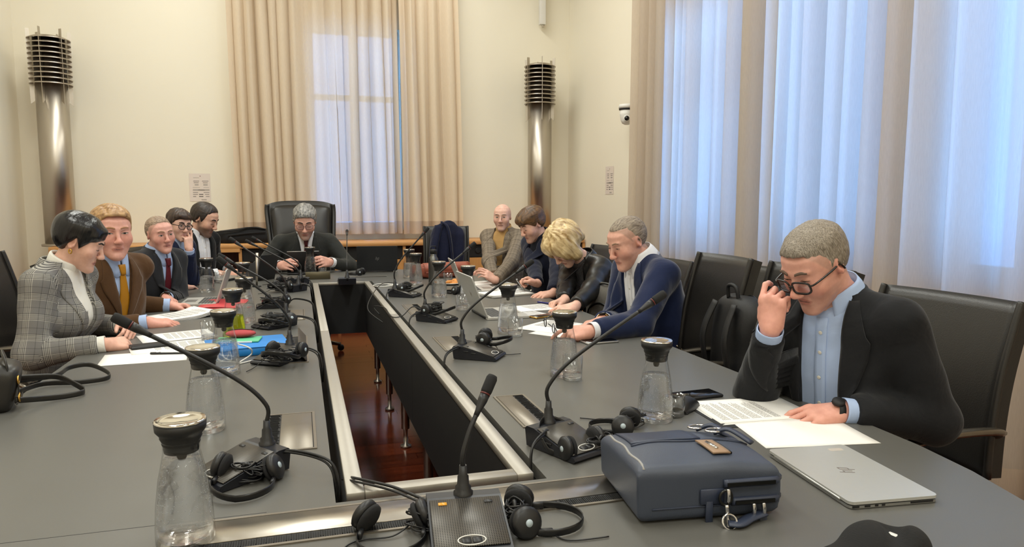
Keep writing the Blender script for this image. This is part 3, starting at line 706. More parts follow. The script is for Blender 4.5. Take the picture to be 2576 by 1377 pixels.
# --- materials of people
def skin_mat():
    m, t, b = nodemat('skin'); L = t.links
    at = N(t, 'ShaderNodeAttribute', attribute_name='tint'); tc = N(t, 'ShaderNodeTexCoord'); n = N(t, 'ShaderNodeTexNoise', Scale=55.0, Detail=4.0); L.new(tc.outputs['Object'], n.inputs['Vector'])
    mx = N(t, 'ShaderNodeMix', data_type='RGBA', blend_type='MULTIPLY'); mx.inputs[0].default_value = 1
    r = N(t, 'ShaderNodeValToRGB'); r.color_ramp.elements[0].position = .25; r.color_ramp.elements[0].color = (.86, .8, .78, 1); r.color_ramp.elements[1].position = .75; r.color_ramp.elements[1].color = (1.0, 1.0, 1.0, 1)
    L.new(n.outputs['Fac'], r.inputs[0]); L.new(at.outputs['Color'], mx.inputs[6]); L.new(r.outputs[0], mx.inputs[7]); L.new(mx.outputs[2], b.inputs['Base Color'])
    b.inputs['Roughness'].default_value = .48; b.inputs['Specular IOR Level'].default_value = .4
    b.inputs['Subsurface Weight'].default_value = .12; b.inputs['Subsurface Radius'].default_value = (.012, .005, .003); b.inputs['Subsurface Scale'].default_value = 1.0
    n2 = N(t, 'ShaderNodeTexNoise', Scale=380.0, Detail=3.0); L.new(tc.outputs['Object'], n2.inputs['Vector']); bp = N(t, 'ShaderNodeBump', Strength=.12, Distance=.001); L.new(n2.outputs['Fac'], bp.inputs['Height']); L.new(bp.outputs[0], b.inputs['Normal'])
    return m
M_skin = skin_mat()
def hair_mat(name, c0, c1, scale=90.0, rough=.45, stretch=(1, 1, .16)):
    m, t, b = nodemat(name); L = t.links; at = N(t, 'ShaderNodeAttribute', attribute_name='tint')
    mp = N(t, 'ShaderNodeMapping'); mp.inputs['Scale'].default_value = stretch; n = N(t, 'ShaderNodeTexNoise', Scale=scale, Detail=5.0, Distortion=.4)
    L.new(at.outputs['Vector'], mp.inputs[0]); L.new(mp.outputs[0], n.inputs['Vector'])
    r = N(t, 'ShaderNodeValToRGB'); r.color_ramp.elements[0].position = .32; r.color_ramp.elements[0].color = lin(c0); r.color_ramp.elements[1].position = .68; r.color_ramp.elements[1].color = lin(c1)
    L.new(n.outputs['Fac'], r.inputs[0]); L.new(r.outputs[0], b.inputs['Base Color']); b.inputs['Roughness'].default_value = rough
    bp = N(t, 'ShaderNodeBump', Strength=.55, Distance=.004); L.new(n.outputs['Fac'], bp.inputs['Height']); L.new(bp.outputs[0], b.inputs['Normal'])
    return m
def cloth(name, col, rough=.85, noise=.12, nscale=500, bump=.25, sheen=.15, fold=.2):
    m = mat(name, col, rough, noise=noise, nscale=nscale, bump=bump, bscale=700, sheen=sheen, spec=.25); t = m.node_tree; L = t.links
    tc = N(t, 'ShaderNodeTexCoord'); n = N(t, 'ShaderNodeTexNoise', Scale=10.0, Detail=2.0, Distortion=1.5); L.new(tc.outputs['Object'], n.inputs['Vector'])
    bp = N(t, 'ShaderNodeBump', Strength=fold, Distance=.02); L.new(n.outputs['Fac'], bp.inputs['Height'])
    old = [b for b in t.nodes if b.type == 'BUMP' and b is not bp][0]; L.new(bp.outputs[0], old.inputs['Normal']); return m
def plaid_mat(name, base, light, dark, period, ramp, extra=None):
    m, t, b = nodemat(name); L = t.links; uv = N(t, 'ShaderNodeUVMap', uv_map='cloth'); sp = N(t, 'ShaderNodeSeparateXYZ'); L.new(uv.outputs[0], sp.inputs[0])
    outs = []
    for i in range(2):
        q = N(t, 'ShaderNodeMath', operation='MULTIPLY'); q.inputs[1].default_value = 1 / period[i]; L.new(sp.outputs[i], q.inputs[0])
        fr = N(t, 'ShaderNodeMath', operation='FRACT'); L.new(q.outputs[0], fr.inputs[0])
        r = N(t, 'ShaderNodeValToRGB'); cr = r.color_ramp; cr.interpolation = 'CONSTANT'
        cr.elements[0].position = 0; v = ramp[0][1]; cr.elements[0].color = (v, v, v, 1); cr.elements[1].position = ramp[1][0]; v = ramp[1][1]; cr.elements[1].color = (v, v, v, 1)
        for p_, v in ramp[2:]: e = cr.elements.new(p_); e.color = (v, v, v, 1)
        L.new(fr.outputs[0], r.inputs[0]); outs.append(r.outputs[0])
    ad = N(t, 'ShaderNodeMath', operation='ADD'); L.new(outs[0], ad.inputs[0]); L.new(outs[1], ad.inputs[1])
    n = N(t, 'ShaderNodeTexNoise', Scale=900.0, Detail=2.0); L.new(uv.outputs[0], n.inputs['Vector'])
    a2 = N(t, 'ShaderNodeMath', operation='MULTIPLY_ADD'); L.new(n.outputs['Fac'], a2.inputs[0]); a2.inputs[1].default_value = .35; L.new(ad.outputs[0], a2.inputs[2])
    r = N(t, 'ShaderNodeValToRGB'); cr = r.color_ramp; mr = N(t, 'ShaderNodeMapRange'); mr.inputs[1].default_value = .17; mr.inputs[2].default_value = 2.17; L.new(a2.outputs[0], mr.inputs[0]); L.new(mr.outputs[0], r.inputs[0])
    cr.elements[0].position = .1; cr.elements[0].color = lin(dark); cr.elements[1].position = .95; cr.elements[1].color = lin(light); e = cr.elements.new(.5); e.color = lin(base)
    L.new(r.outputs[0], b.inputs['Base Color']); b.inputs['Roughness'].default_value = .85; b.inputs['Specular IOR Level'].default_value = .2
    return m
M_eyew = mat('eye_white', (206, 198, 190), .3); M_iris = mat('iris', (72, 78, 74), .2); M_irisb = mat('iris_brown', (50, 36, 26), .2); M_pupil = mat('pupil', (10, 9, 9), .15)
M_lens, _t, _b = nodemat('spectacle_lens')
_tr = N(_t, 'ShaderNodeBsdfTransparent'); _gl = N(_t, 'ShaderNodeBsdfGlossy', Roughness=.05); _mx = N(_t, 'ShaderNodeMixShader'); _mx.inputs[0].default_value = .1; _tr.inputs['Color'].default_value = (.93, .95, 1, 1)
_t.links.new(_tr.outputs[0], _mx.inputs[1]); _t.links.new(_gl.outputs[0], _mx.inputs[2]); _t.links.new(_mx.outputs[0], _t.nodes['Material Output'].inputs[0])
M_lash = mat('lash_line', (38, 27, 22), .7)
M_button = mat('shirt_button', (222, 220, 212), .35, noise=.03)
M_frameb = mat('black_acetate', (20, 15, 13), .25, noise=.3, nscale=60)
M_gold = mat('gold_metal', (214, 170, 90), .25, 1.0, noise=.05)
M_shoe = mat('black_shoe_leather', (18, 16, 16), .35, noise=.1)

def ringsheet(mb, M, a0, a1, rows, n=28, th=.003):
    """strip around the neck; a: 0 = front, rows = (rx, ry, z, yc) from bottom to top as functions of angle"""
    def f(u, v):
        a = a0 + (a1 - a0) * u; k = v * (len(rows) - 1); i = min(int(k), len(rows) - 2); w = k - i
        q = [rows[i](a)[j] * (1 - w) + rows[i + 1](a)[j] * w for j in range(4)]
        return M @ Vector((q[0] * math.sin(a), q[3] + q[1] * math.cos(a), q[2]))
    mb.sheet(f, n, 2 * (len(rows) - 1), th)
def project(bvh, M, x, z, off, y0=.5):
    o = M @ Vector((x, y0, z)); dr = (M.to_3x3() @ Vector((0, -1, 0))).normalized()
    h = bvh.ray_cast(o, dr)
    if h[0] is None: return M @ Vector((x, 0.08, z))
    return h[0] - dr * off
def decal(mb, bvh, M, fn, nu, nv, off, th, y0=.5):
    """fn(u,v) -> x,z in the front view of frame M, laid on the surface"""
    mb.sheet(lambda u, v: project(bvh, M, *fn(u, v), off, y0), nu, nv, th)
TORSO = [(.03, .058, .05, -.066), (0, .085, .062, -.085), (-.03, .135, .078, -.1), (-.07, .17, .094, -.112), (-.13, .182, .108, -.118), (-.21, .182, .118, -.118), (-.3, .176, .12, -.11), (-.4, .172, .12, -.102), (-.5, .176, .118, -.105), (-.6, .186, .112, -.115)]
TORSO_F = [(.03, .05, .045, -.058), (0, .072, .055, -.076), (-.03, .115, .068, -.09), (-.07, .148, .085, -.1), (-.13, .16, .112, -.104), (-.2, .16, .13, -.1), (-.28, .15, .112, -.094), (-.38, .145, .1, -.092), (-.48, .16, .1, -.105), (-.58, .178, .105, -.12)]
def arr(M): return np.array(M)
def build_person(sp):
    s = sp.get('s', 1.06); fem = sp.get('fem', False); px, py, scl = sp['H']
    d = ray(px, py); t = F_PX / scl; H = Vector((d[0] * t, d[1] * t, d[2] * t + CAMZ)); H += Vector(sp.get('Hoff', (0, 0, 0)))
    th = math.radians(sp['yaw']); hy, hp, hr = [math.radians(v) for v in sp['head']]
    S4 = Matrix.Scale(s, 4); sbd = s * sp.get('bs', .95); S5 = Matrix.Scale(sbd, 4)
    Mh = TR(H) @ RZ(hy - PI / 2) @ RX(-hp) @ RY(hr) @ S4
    lean = math.radians(sp.get('lean', 8)); Rt = RZ(th - PI / 2) @ RX(-lean) @ RY(math.radians(sp.get('tilt', 0)))
    nl = sp.get('neck', .052)
    upv = ((Rt.to_3x3() @ Vector((0, 0, 1))) * .55 + (Mh.to_3x3() @ Vector((0, 0, 1))).normalized() * .45).normalized()
    sb = Mh @ Vector((0, -.032, -.072)); C = sb - upv * nl * s
    Mt = TR(C) @ Rt @ S5
    fwd = Vector((math.cos(th), math.sin(th), 0)); rgt = Vector((math.sin(th), -math.cos(th), 0))
    hip = Mt @ Vector((0, 0, -.55)); root = thing('person', sp['label'], 'person', (hip.x, hip.y, 0)); org = Vector((hip.x, hip.y, 0)); Mo = TR(-org)
    rows = TORSO_F if fem else TORSO
    bel = sp.get('belly', 0.0); bd = sp.get('broad', 1.0)
    rows = [(z, w * bd, f + bel * float(sstep(-.1, -.35, z)), b) for z, w, f, b in rows]
    sx = (.146 if fem else .166) * bd
    arms = {}
    for side, key in ((-1, 'L'), (1, 'R')):
        a = sp[key]; Sh = Mt @ Vector((side * sx, a.get('sy', -.005), a.get('sz', -.056)))
        W = Mh @ Vector(a['Wh']) if 'Wh' in a else Vector(a['W']); a['W'] = W; E = ik(Sh, W, .28 * sbd, .255 * sbd, (rgt * side * a.get('out', .6) + Vector((0, 0, -a.get('down', 1))) + fwd * a.get('back', -.3)))
        arms[key] = (side, Sh, E, W, a)
    # ---------------- body
    h = sp.get('vox', .004)
    pts = [H + Vector((q, w, e)) * .17 * s for q in (-1, 1) for w in (-1, 1) for e in (-1, 1)]
    for k, (side, Sh, E, W, a) in arms.items():
        pts += [Sh, E, W + Vector(a['d']).normalized() * .22 * s, W - Vector((.06, .06, .06)), W + Vector((.06, .06, .06))]
        dn = Vector(a['d']).normalized()
        for q in ((.1, 0, 0), (-.1, 0, 0), (0, .1, 0), (0, -.1, 0), (0, 0, .08), (0, 0, -.08)): pts.append(W + dn * .12 * s + Vector(q) * s)
    P = np.array([tuple(p) for p in pts]); V = Vox(P.min(0) - .01, P.max(0) + .01, h)
    t_ = f_loft(rows, 2.4, -.022); V.put(t_[0], Mt, [t_[1][0], t_[1][1], -.3], [t_[2][0], t_[2][1], .03])
    nr = (.045 if fem else .0525) * sp.get('thickneck', 1.0)
    a0 = Mt.inverted() @ Mt @ Vector((0, -.01, -.03)); b0 = Mt.inverted() @ (Mh @ Vector((0, -.02, -.045)))
    t_ = f_cone(a0, b0, nr * 1.06, nr); V.put(t_[0], Mt, t_[1], t_[2], .03)
    head_put(V, Mh, fem, sp.get('ear', True), sp.get('nose', 1.0), sp.get('chin', 1.0), sp.get('full', 1.0))
    for k, (side, Sh, E, W, a) in arms.items():
        t_ = f_cone((side * .05, -.01, -.07), tuple(Mt.inverted() @ Sh), .06, .042); V.put(t_[0], Mt, t_[1], t_[2], .02)
        for p, q, r0, r1 in ((Sh, E, .042, .036), (E, W, .035, .0255)):
            t_ = f_cone(tuple(p - C), tuple(q - C), r0 * s, r1 * s); V.put(t_[0], TR(C), t_[1], t_[2], .012)
        a['M'], a['tips'] = hand_put(V, W, a['d'], a['n'], side, a['pose'], s * sp.get('hs', 1.0))
    Vv, F = V.mesh(1)
    lab_ = np.arange(len(Vv))
    for _ in range(400):
        n0 = lab_.copy(); m_ = lab_[F].min(1)
        for i in range(4): np.minimum.at(lab_, F[:, i], m_)
        lab_ = lab_[lab_]
        if (lab_ == n0).all(): break
    u_, c_ = np.unique(lab_, return_counts=True)
    if len(u_) > 1:
        keep = lab_ == u_[c_.argmax()]; ri = np.cumsum(keep) - 1; F = ri[F[keep[F].all(1)]]; Vv = Vv[keep]
    hl = (np.c_[Vv, np.ones(len(Vv))] @ np.linalg.inv(arr(Mh)).T)[:, :3]; x, y, z = hl.T
    base = np.array(lin(sp.get('skin', (214, 158, 132)))[:3]); col = np.tile(base, (len(Vv), 1)); inh = (np.abs(x) < .12) & (np.abs(y) < .14) & (z > -.16)
    def mixc(c, w):
        nonlocal col; w = np.clip(w, 0, 1)[:, None]; col = col * (1 - w) + np.array(c) * w
    red = base * np.array((1.0, .62, .56))
    g = lambda cx, cy, cz, r: np.exp(-(((np.abs(x) if cx else x) - cx) ** 2 + (y - cy) ** 2 + (z - cz) ** 2) / r ** 2)
    rd = sp.get('red', .35) * .6
    mixc(red, inh * g(.045, .07, -.025, .03) * rd); mixc(red, inh * g(0, .112, -.03, .02) * rd); mixc(red, inh * g(.085, -.01, 0, .03) * rd * 1.3)
    mixc(red, (~inh) * .16)
    st = sp.get('stubble')
    if st:
        m = sstep(-.03, -.055, z) * sstep(-.03, .02, y) * inh; m = np.maximum(m, inh * sstep(.02, -.02, z) * sstep(.045, .0, y) * sstep(-.02, -.005, y) * sstep(.052, .058, np.abs(x)) * st[2] if len(st) > 2 else 0)
        m *= 1 - np.exp(-((x / .022) ** 2 + ((z + .065) / .009) ** 2) ** 2) ; mixc(np.array(lin(st[0])[:3]), m * st[1])
    lipc = np.array(lin(sp.get('lips', (178, 104, 92)))[:3])
    mixc(lipc, inh * (y > .06) * sstep(1.25, .75, (x / .0255) ** 2 + ((z + .0645) / .0102) ** 2) * .6)
    mixc(base * .16, inh * (y > .06) * sstep(1.2, .7, (x / .0235) ** 2 + ((z + .0645 - .003 * (x / .02) ** 2 * sp.get('smile', 0)) / .0019) ** 2) * .85)  # shade of the slit between the lips, painted into the skin colour
    mixc(base * .2, inh * (y > .085) * sstep(1.3, .8, ((np.abs(x) - .0065) / .0045) ** 2 + ((z + .0405) / .0026) ** 2) * .45)  # shade inside the nostrils, painted as dark spots in the skin colour
    phi = np.degrees(np.arctan2(np.abs(x), y + .0)); hz = sp.get('zline')
    if hz and sp.get('scalp'):
        zl = np.interp(phi, [0, 30, 50, 75, 90, 110, 140, 180], hz); mixc(np.array(lin(sp['scalp'][0])[:3]), inh * sstep(-.006, .008, z - zl) * (np.abs(x) < .083) * sp['scalp'][1] * (~((np.abs(x) > .076) & (z < .04))))
    body = np_mesh('body', Vv - np.array(org), F, [M_skin], root, attr=col)
    fm = inh[F].all(1); used = np.unique(F[fm]); rmap = np.full(len(Vv), -1); rmap[used] = np.arange(len(used))
    fb = BVHTree.FromPolygons([tuple(v) for v in Vv[used]], [tuple(f) for f in rmap[F[fm]]])
    # ---------------- eyes and brows
    Mfo = Mo
    op = sp.get('eyes', .75)
    ec = sp.get('iris', M_irisb)
    for sd in (-1, 1):
        cx, cz = sd * .0325, .0105
        if op > .15:
            hgt = .0062 * op
            def alm(u, v, cx=cx, hgt=hgt): q = 2 * u - 1; return cx + .0148 * q, cz - .0015 + (1 - abs(q) ** 2.2) * hgt * ((2 * v - 1) * (1.0 if v > .5 else .75)) + .0012 * q * sd
            e = MB(); decal(e, fb, Mh, alm, 12, 4, .0006, .0004); e = e.build('eye', M_eyew, root); e.data.transform(Mfo)
            gx = sp.get('gaze', (0, 0)); ir = MB()
            ri = .0058
            def disc(u, v, cx=cx): a = 2 * PI * u; r = ri * v; zz = r * math.sin(a); lim = hgt * .98; zz = max(min(zz + gx[1], lim), -lim * .72); return cx + r * math.cos(a) + gx[0], cz - .0015 + zz
            decal(ir, fb, Mh, disc, 14, 3, .0011, .0003); ir = ir.build('iris', ec, e); ir.data.transform(Mfo)
            pu = MB(); ri = .0026; decal(pu, fb, Mh, disc, 10, 2, .0015, .0002); pu = pu.build('pupil', M_pupil, e); pu.data.transform(Mfo)
            top = lambda u: cz - .0015 + (1 - abs(2 * u - 1) ** 2.2) * hgt + .0012 * (2 * u - 1) * sd
        else: top = lambda u: cz - .006 - .0035 * (1 - (2 * u - 1) ** 2)
        le = MB(); lw = sp.get('lash', .0016)
        decal(le, fb, Mh, lambda u, v, cx=cx: (cx + .0162 * (2 * u - 1), top(u) + (v - .3) * lw * (1.4 - abs(2 * u - 1))), 12, 1, .0016, .0012); le = le.build('eyelid', M_lash, root); le.data.transform(Mfo)
        bw = sp.get('brow', ((92, 66, 46), .0036)); br = MB()
        def bf(u, v, sd=sd): q = u; zz = .0325 + .0055 * math.sin(min(q * 1.25, 1) * PI * .62) - .007 * max(q - .62, 0); w = bw[1] * (.6 + .55 * math.sin(PI * min(.25 + q * .7, 1))); return sd * (.012 + .037 * q), zz + (v - .5) * 2 * w
        decal(br, fb, Mh, bf, 12, 2, .0022, .0022); br = br.build('eyebrow', mat('eyebrow_hair', bw[0], .8, noise=.3, nscale=300), root); br.data.transform(Mfo)
    # ---------------- hair
    if sp.get('hair'):
        hd = sp['hair']; hv = sp.get('hvox', h); Vh = Vox(np.array(H) - .2 * s, np.array(H) + .2 * s, hv)
        kx = [0, 30, 50, 75, 90, 110, 140, 180]; zl = sp['zline']; tt, ts, tf = hd['t']
        amp, fq = hd.get('noise', (.002, 160)); part = hd.get('part', 0)
        def hf(x, y, z):
            ph = np.degrees(np.arctan2(np.abs(x), y)); zz = np.interp(ph, kx, zl)
            th_ = ts + (tt - ts) * sstep(.04, .105, z) + (tf - tt) * sstep(.035, .085, y) * sstep(.03, .08, z)
            az = np.arctan2(x, y)
            th_ = th_ + amp * (wob(x * .6, y * .35, z * .35, fq) + .6 * np.sin(az * fq * .11 + z * 30 + 2 * np.sin(y * 60))) * sstep(.0, .006, th_ - .001)
            if part: th_ = th_ - .006 * np.exp(-((x - part) / .006) ** 2) * (z > .05) * (y > -.04)
            r = f_ell(CRAN[0], CRAN[1])[0](x, y, z) - th_
            u = zz - z; k = .010; m = np.maximum(r, u) + np.maximum(k - np.abs(r - u), 0) ** 2 / (4 * k)
            return np.maximum(m, -(f_ell(CRAN[0], (.066, .088, .077))[0](x, y, z)))
        Vh.put(hf, Mh, (-.125, -.15, -.13), (.125, .14, .165), 0)
        for c, r, rot, k in hd.get('blobs', []):
            t_ = f_ell((0, 0, 0), r); Mb = Mh @ TR(*c) @ Euler(rot).to_matrix().to_4x4(); Vh.put(t_[0], Mb, t_[1], t_[2], k)
        for a_, b_, ra, rb, k in hd.get('locks', []):
            t_ = f_cone(a_, b_, ra, rb); Vh.put(t_[0], Mh, t_[1], t_[2], k)
        if hd.get('wob'): w0, w1 = hd['wob']; X = Vh.ax[0][:, None, None] - H.x; Y = Vh.ax[1][None, :, None] - H.y; Z = Vh.ax[2][None, None, :] - H.z; Vh.d += (w0 * wob(X, Y, Z, w1)).astype(np.float32)
        HV, HF = Vh.mesh(1)
        hlc = (np.c_[HV, np.ones(len(HV))] @ np.linalg.inv(arr(Mh)).T)[:, :3]
        az = np.arctan2(hlc[:, 0], hlc[:, 1] + .02); fl = hd.get('flow', 'down')
        if fl == 'down': q = np.c_[hlc[:, 0], hlc[:, 1] * 1.0, hlc[:, 2]]
        elif fl == 'back': q = np.c_[hlc[:, 0], hlc[:, 2], hlc[:, 1]]
        else: q = np.c_[hlc[:, 1], hlc[:, 2], hlc[:, 0]]
        np_mesh('hair', HV - np.array(org), HF, [hd['m']], root, attr=q)
    # ---------------- jacket or top
    jk = sp['jacket']; hj = sp.get('jvox', .0065)
    pts = [Mt @ Vector((a * .24, b * .19, c)) for a in (-1, 1) for b in (-1, 1) for c in (.06, -.62)]
    for k, (side, Sh, E, W, a) in arms.items():
        for p in (Sh, E, W): pts += [p + Vector((q,) * 3) * .08 for q in (-1, 1)]
    P = np.array([tuple(p) for p in pts]); lo, hi = P.min(0), P.max(0); lo[2] = max(lo[2], .42)
    def torso_vox(grow, zcut=-.6, slv=True, r_add=0.0, hj=hj):
        V = Vox(lo, hi, hj); t_ = f_loft(rows, 2.4, grow); V.put(t_[0], Mt, [t_[1][0], t_[1][1], zcut], t_[2])
        if sp.get('bust'):
            for sd in (-1, 1): q = f_ell((sd * .07, .085, -.2), (.07 + grow, .055 + grow, .07 + grow)); V.put(q[0], Mt, q[1], q[2], .05)
        if slv:
            for k, (side, Sh, E, W, a) in arms.items():
                q = f_cone((side * .07, -.016, -.016), tuple(Mt.inverted() @ (Sh + Mt.to_3x3() @ Vector((0, 0, .006)))), .042 + grow, .059 + grow); V.put(q[0], Mt, q[1], q[2], .035)
                sl = a.get('sl', 1.0)
                for p, e, r0, r1 in ((Sh, E, .063, .054), (E, E + (W - E) * (1 - .045 / (W - E).length), .055, .044)):
                    q = f_cone(tuple(p - C), tuple(e - C), (r0 * sl + r_add) * sbd, (r1 * sl + r_add) * sbd); V.put(q[0], TR(C), q[1], q[2], .03)
        return V
    V = torso_vox(0.0)
    X = V.ax[0][:, None, None] - C.x; Y = V.ax[1][None, :, None] - C.y; Z = V.ax[2][None, None, :] - C.z
    cr = sp.get('crease', .0045); V.d += (cr * wob(X, Y, Z, 32) + cr * .6 * wob(X + .3, Y * 1.3, Z * .8, 61)).astype(np.float32)
    for k, (side, Sh, E, W, a) in arms.items():         # folds in the crook of the elbow, cuffs cut square
        u = (W - E).normalized(); Q = u.to_track_quat('Z', 'Y').to_matrix().to_4x4()
        cut = TR(W - u * .03 * s) @ Q
        V.put(lambda x, y, z: np.maximum(np.maximum(-z, z - .06), np.sqrt(x * x + y * y) - .07), cut, (-.07, -.07, 0), (.07, .07, .06), 0, 's')
    ow = jk.get('open')
    RT = np.array(sorted(rows))
    if ow:
        oz = [o[0] for o in ow][::-1]; oo = [o[1] for o in ow][::-1]
        V.put(lambda x, y, z: np.maximum(np.maximum((np.abs(x - jk.get('shift', 0)) - np.interp(z, oz, oo)) * .8, np.maximum(-(y - .02), y - np.interp(z, RT[:, 0], RT[:, 2]) - .012)), np.maximum(z - .09, oz[0] - z)), Mt, (-.16, .02, oz[0]), (.16, .26, .09), .004, 's')
        V.put(lambda x, y, z: np.maximum(np.sqrt(x * x + (y + .0) ** 2) - .066, -z), Mt, (-.07, -.07, -.0), (.07, .07, .09), .006, 's')
    JV, JF = V.mesh(2)
    uv = None
    if jk.get('uv'):
        segs = []; tl = (np.c_[JV, np.ones(len(JV))] @ np.linalg.inv(arr(Mt)).T)[:, :3]
        dist = [np.abs(np.hypot(tl[:, 0] / .18, (tl[:, 1]) / .115) - 1) * .12 + .012]
        U = [np.c_[np.arctan2(tl[:, 0], tl[:, 1]) * .15, tl[:, 2]]]
        for k, (side, Sh, E, W, a) in arms.items():
            for p, e, r in ((Sh, E, .062), (E, W, .05)):
                u = (e - p); L = u.length; u.normalize(); ref = Vector((0, 0, 1)) if abs(u.z) < .7 else fwd; v1 = (ref - u * ref.dot(u)).normalized(); v2 = u.cross(v1)
                R = JV - np.array(p); t = R @ np.array(u); c1, c2 = R @ np.array(v1), R @ np.array(v2); rr_ = np.hypot(c1, c2)
                dist.append(np.where((t < -.03) | (t > L + .03), 1, np.abs(rr_ - r * s))); U.append(np.c_[np.arctan2(c2, c1) * r, -t])
        seg = np.argmin(np.stack(dist), 0); fs = np.array([np.bincount(q, minlength=5).argmax() for q in seg[JF]])
        uv = np.zeros(JF.shape + (2,)); U = np.stack(U)
        for i in range(4): uv[:, i] = U[fs, JF[:, i]]
        per = np.array([.15 * 2 * PI, .062 * 2 * PI, .05 * 2 * PI, .062 * 2 * PI, .05 * 2 * PI])[fs]
        for i in range(1, 4): dlt = uv[:, i, 0] - uv[:, 0, 0]; uv[:, i, 0] -= np.round(dlt / per) * per
    np_mesh('jacket' if jk.get('name') is None else jk['name'], JV - np.array(org), JF, [jk['m']], root, uv=uv)
    jb = BVHTree.FromPolygons([tuple(v) for v in JV], [tuple(f) for f in JF])
    sb_ = jb
    sh = sp.get('shirt')
    if sh:
        V = torso_vox(-.010, -.58, False)
        X = V.ax[0][:, None, None] - C.x; Y = V.ax[1][None, :, None] - C.y; Z = V.ax[2][None, None, :] - C.z; V.d += (.0022 * wob(X, Y, Z, 50)).astype(np.float32)
        SV, SF = V.mesh(1); np_mesh(sh.get('name', 'shirt'), SV - np.array(org), SF, [sh['m']], root); sb_ = BVHTree.FromPolygons([tuple(v) for v in SV], [tuple(f) for f in SF])
        if sh.get('cuffs', True):
            for k, (side, Sh, E, W, a) in arms.items():
                u = (W - E).normalized(); Q = u.to_track_quat('Z', 'Y').to_matrix().to_4x4()
                MB().lathe([(.037 * s, -.06), (.0385 * s, .0), (.038 * s, .006), (.035 * s, .004), (.032 * s, -.03)], 20, Mo @ TR(W - u * .006) @ Q, cap=False).build('shirt_cuff', sh['m'], root)
    nax = ((Mh @ Vector((0, -.02, -.045))) - (Mt @ Vector((0, -.01, -.03)))).normalized(); nz = (nax * .65 + (Rt.to_3x3() @ Vector((0, 0, 1))) * .35).normalized()
    ny = Rt.to_3x3() @ Vector((0, 1, 0)); ny = (ny - nz * ny.dot(nz)).normalized(); nx = ny.cross(nz); no = Mt @ Vector((0, -.010, -.012))
    Mn = Mo @ Matrix(((nx.x, ny.x, nz.x, no.x), (nx.y, ny.y, nz.y, no.y), (nx.z, ny.z, nz.z, no.z), (0, 0, 0, 1))) @ S5 @ Matrix.Scale((1.0 if not fem else .9) * sp.get('thickneck', 1.0), 4)
    ct = sp.get('collar')
    cm = sh['m'] if sh else jk['m']
    if ct in ('tie', 'open'):
        g0 = .05 if ct == 'tie' else .36; cb = MB()
        fr = lambda a: max(0, math.cos(a)) ** 3
        ringsheet(cb, Mn, g0, 2 * PI - g0, [lambda a: (.064, .062, -.02 - .014 * fr(a), .0), lambda a: (.0605, .0605, .056 - .022 * fr(a), 0)], 30, .0025); cb.build('collar_band', cm, root)
        cl = MB(); pt = lambda a: max(0, math.cos((min(a, 2 * PI - a) - g0 - .32) * 1.5)) ** 6 if min(a, 2 * PI - a) < 1.6 else 0
        ringsheet(cl, Mn, g0 + .02, 2 * PI - g0 - .02, [lambda a: (.0625, .0625, .059 - .022 * fr(a), 0), lambda a: (.071, .071, .04 - .022 * fr(a), 0), lambda a: (.079 + .012 * pt(a), .08 + .02 * pt(a), .006 - .014 * fr(a) - .038 * pt(a), 0)], 44, .0025)
        cl.build('collar', cm, root)
    elif ct == 'roll':
        rc = MB(); ringsheet(rc, Mn, 0, 2 * PI, [lambda a: (.075, .075, -.05, 0), lambda a: (.064, .064, .0, 0), lambda a: (.062, .063, .05 - .012 * math.cos(a), 0), lambda a: (.0595, .06, .056 - .012 * math.cos(a), 0), lambda a: (.056, .056, .046 - .012 * math.cos(a), 0)], 36, .003); rc.build('roll_neck', sp.get('rollm', cm), root)
    if jk.get('lapel'):
        for sd in (-1, 1):
            lz = [q[0] for q in jk['lapel']][::-1]; lw = [q[1] for q in jk['lapel']][::-1]; z0, z1 = lz[-1], lz[0]; lb = MB()
            def lf(u, v, sd=sd): z = z0 + (z1 - z0) * v; w = np.interp(z, oz, oo); return jk.get('shift', 0) + sd * (w + .002 + (np.interp(z, lz, lw)) * u), z
            decal(lb, jb, Mt, lf, 6, 22, .0045, .004); o = lb.build('lapel', jk.get('lm', jk['m']), root); o.data.transform(Mo)
            if jk.get('uv'):
                l = o.data.uv_layers.new(name='cloth'); iv = (Mt.inverted() @ TR(org))
                for lp in o.data.loops: q = iv @ o.data.vertices[lp.vertex_index].co; l.data[lp.index].uv = (q.x * .8 + q.z * .3, q.z)
        cb = MB(); ringsheet(cb, Mo @ Mt, 1.0, 2 * PI - 1.0, [lambda a: (.073, .072, .028, -.012), lambda a: (.08, .078, .022, -.012), lambda a: (.094, .092, -.012, -.01)], 26, .004); o = cb.build('jacket_collar', jk.get('lm', jk['m']), root)
        if jk.get('uv'):
            l = o.data.uv_layers.new(name='cloth'); iv = (Mt.inverted() @ TR(org))
            for lp in o.data.loops: q = iv @ o.data.vertices[lp.vertex_index].co; l.data[lp.index].uv = (math.atan2(q.x, q.y) * .09, q.z)
    if sp.get('tie'):
        tb = MB(); decal(tb, sb_, Mt, lambda u, v: ((2 * u - 1) * (.012 + .026 * min(1, v * 1.6)), -.045 - .4 * v), 4, 16, .008, .005); decal(tb, sb_, Mt, lambda u, v: ((2 * u - 1) * (.019 - .008 * v), -.012 - .045 * v), 4, 4, .017, .012)
        o = tb.build('necktie', sp['tie'], root); o.data.transform(Mo)
    if sh and sh.get('buttons'):
        pk = MB(); decal(pk, sb_, Mt, lambda u, v: ((2 * u - 1) * .017, -.035 - .42 * v), 3, 20, .0025, .002); o = pk.build('placket', sh['m'], root); o.data.transform(Mo)
        for z in sh['buttons']:
            p = project(sb_, Mt, 0, z, .0035); q = (Mt.to_3x3() @ Vector((0, 1, 0))).to_track_quat('Z', 'Y').to_matrix().to_4x4(); MB().lathe([(0, 0), (.0055, 0), (.006, .0012), (.0045, .0022), (0, .0016)], 12, Mo @ TR(p) @ q).build('button', M_button, root)
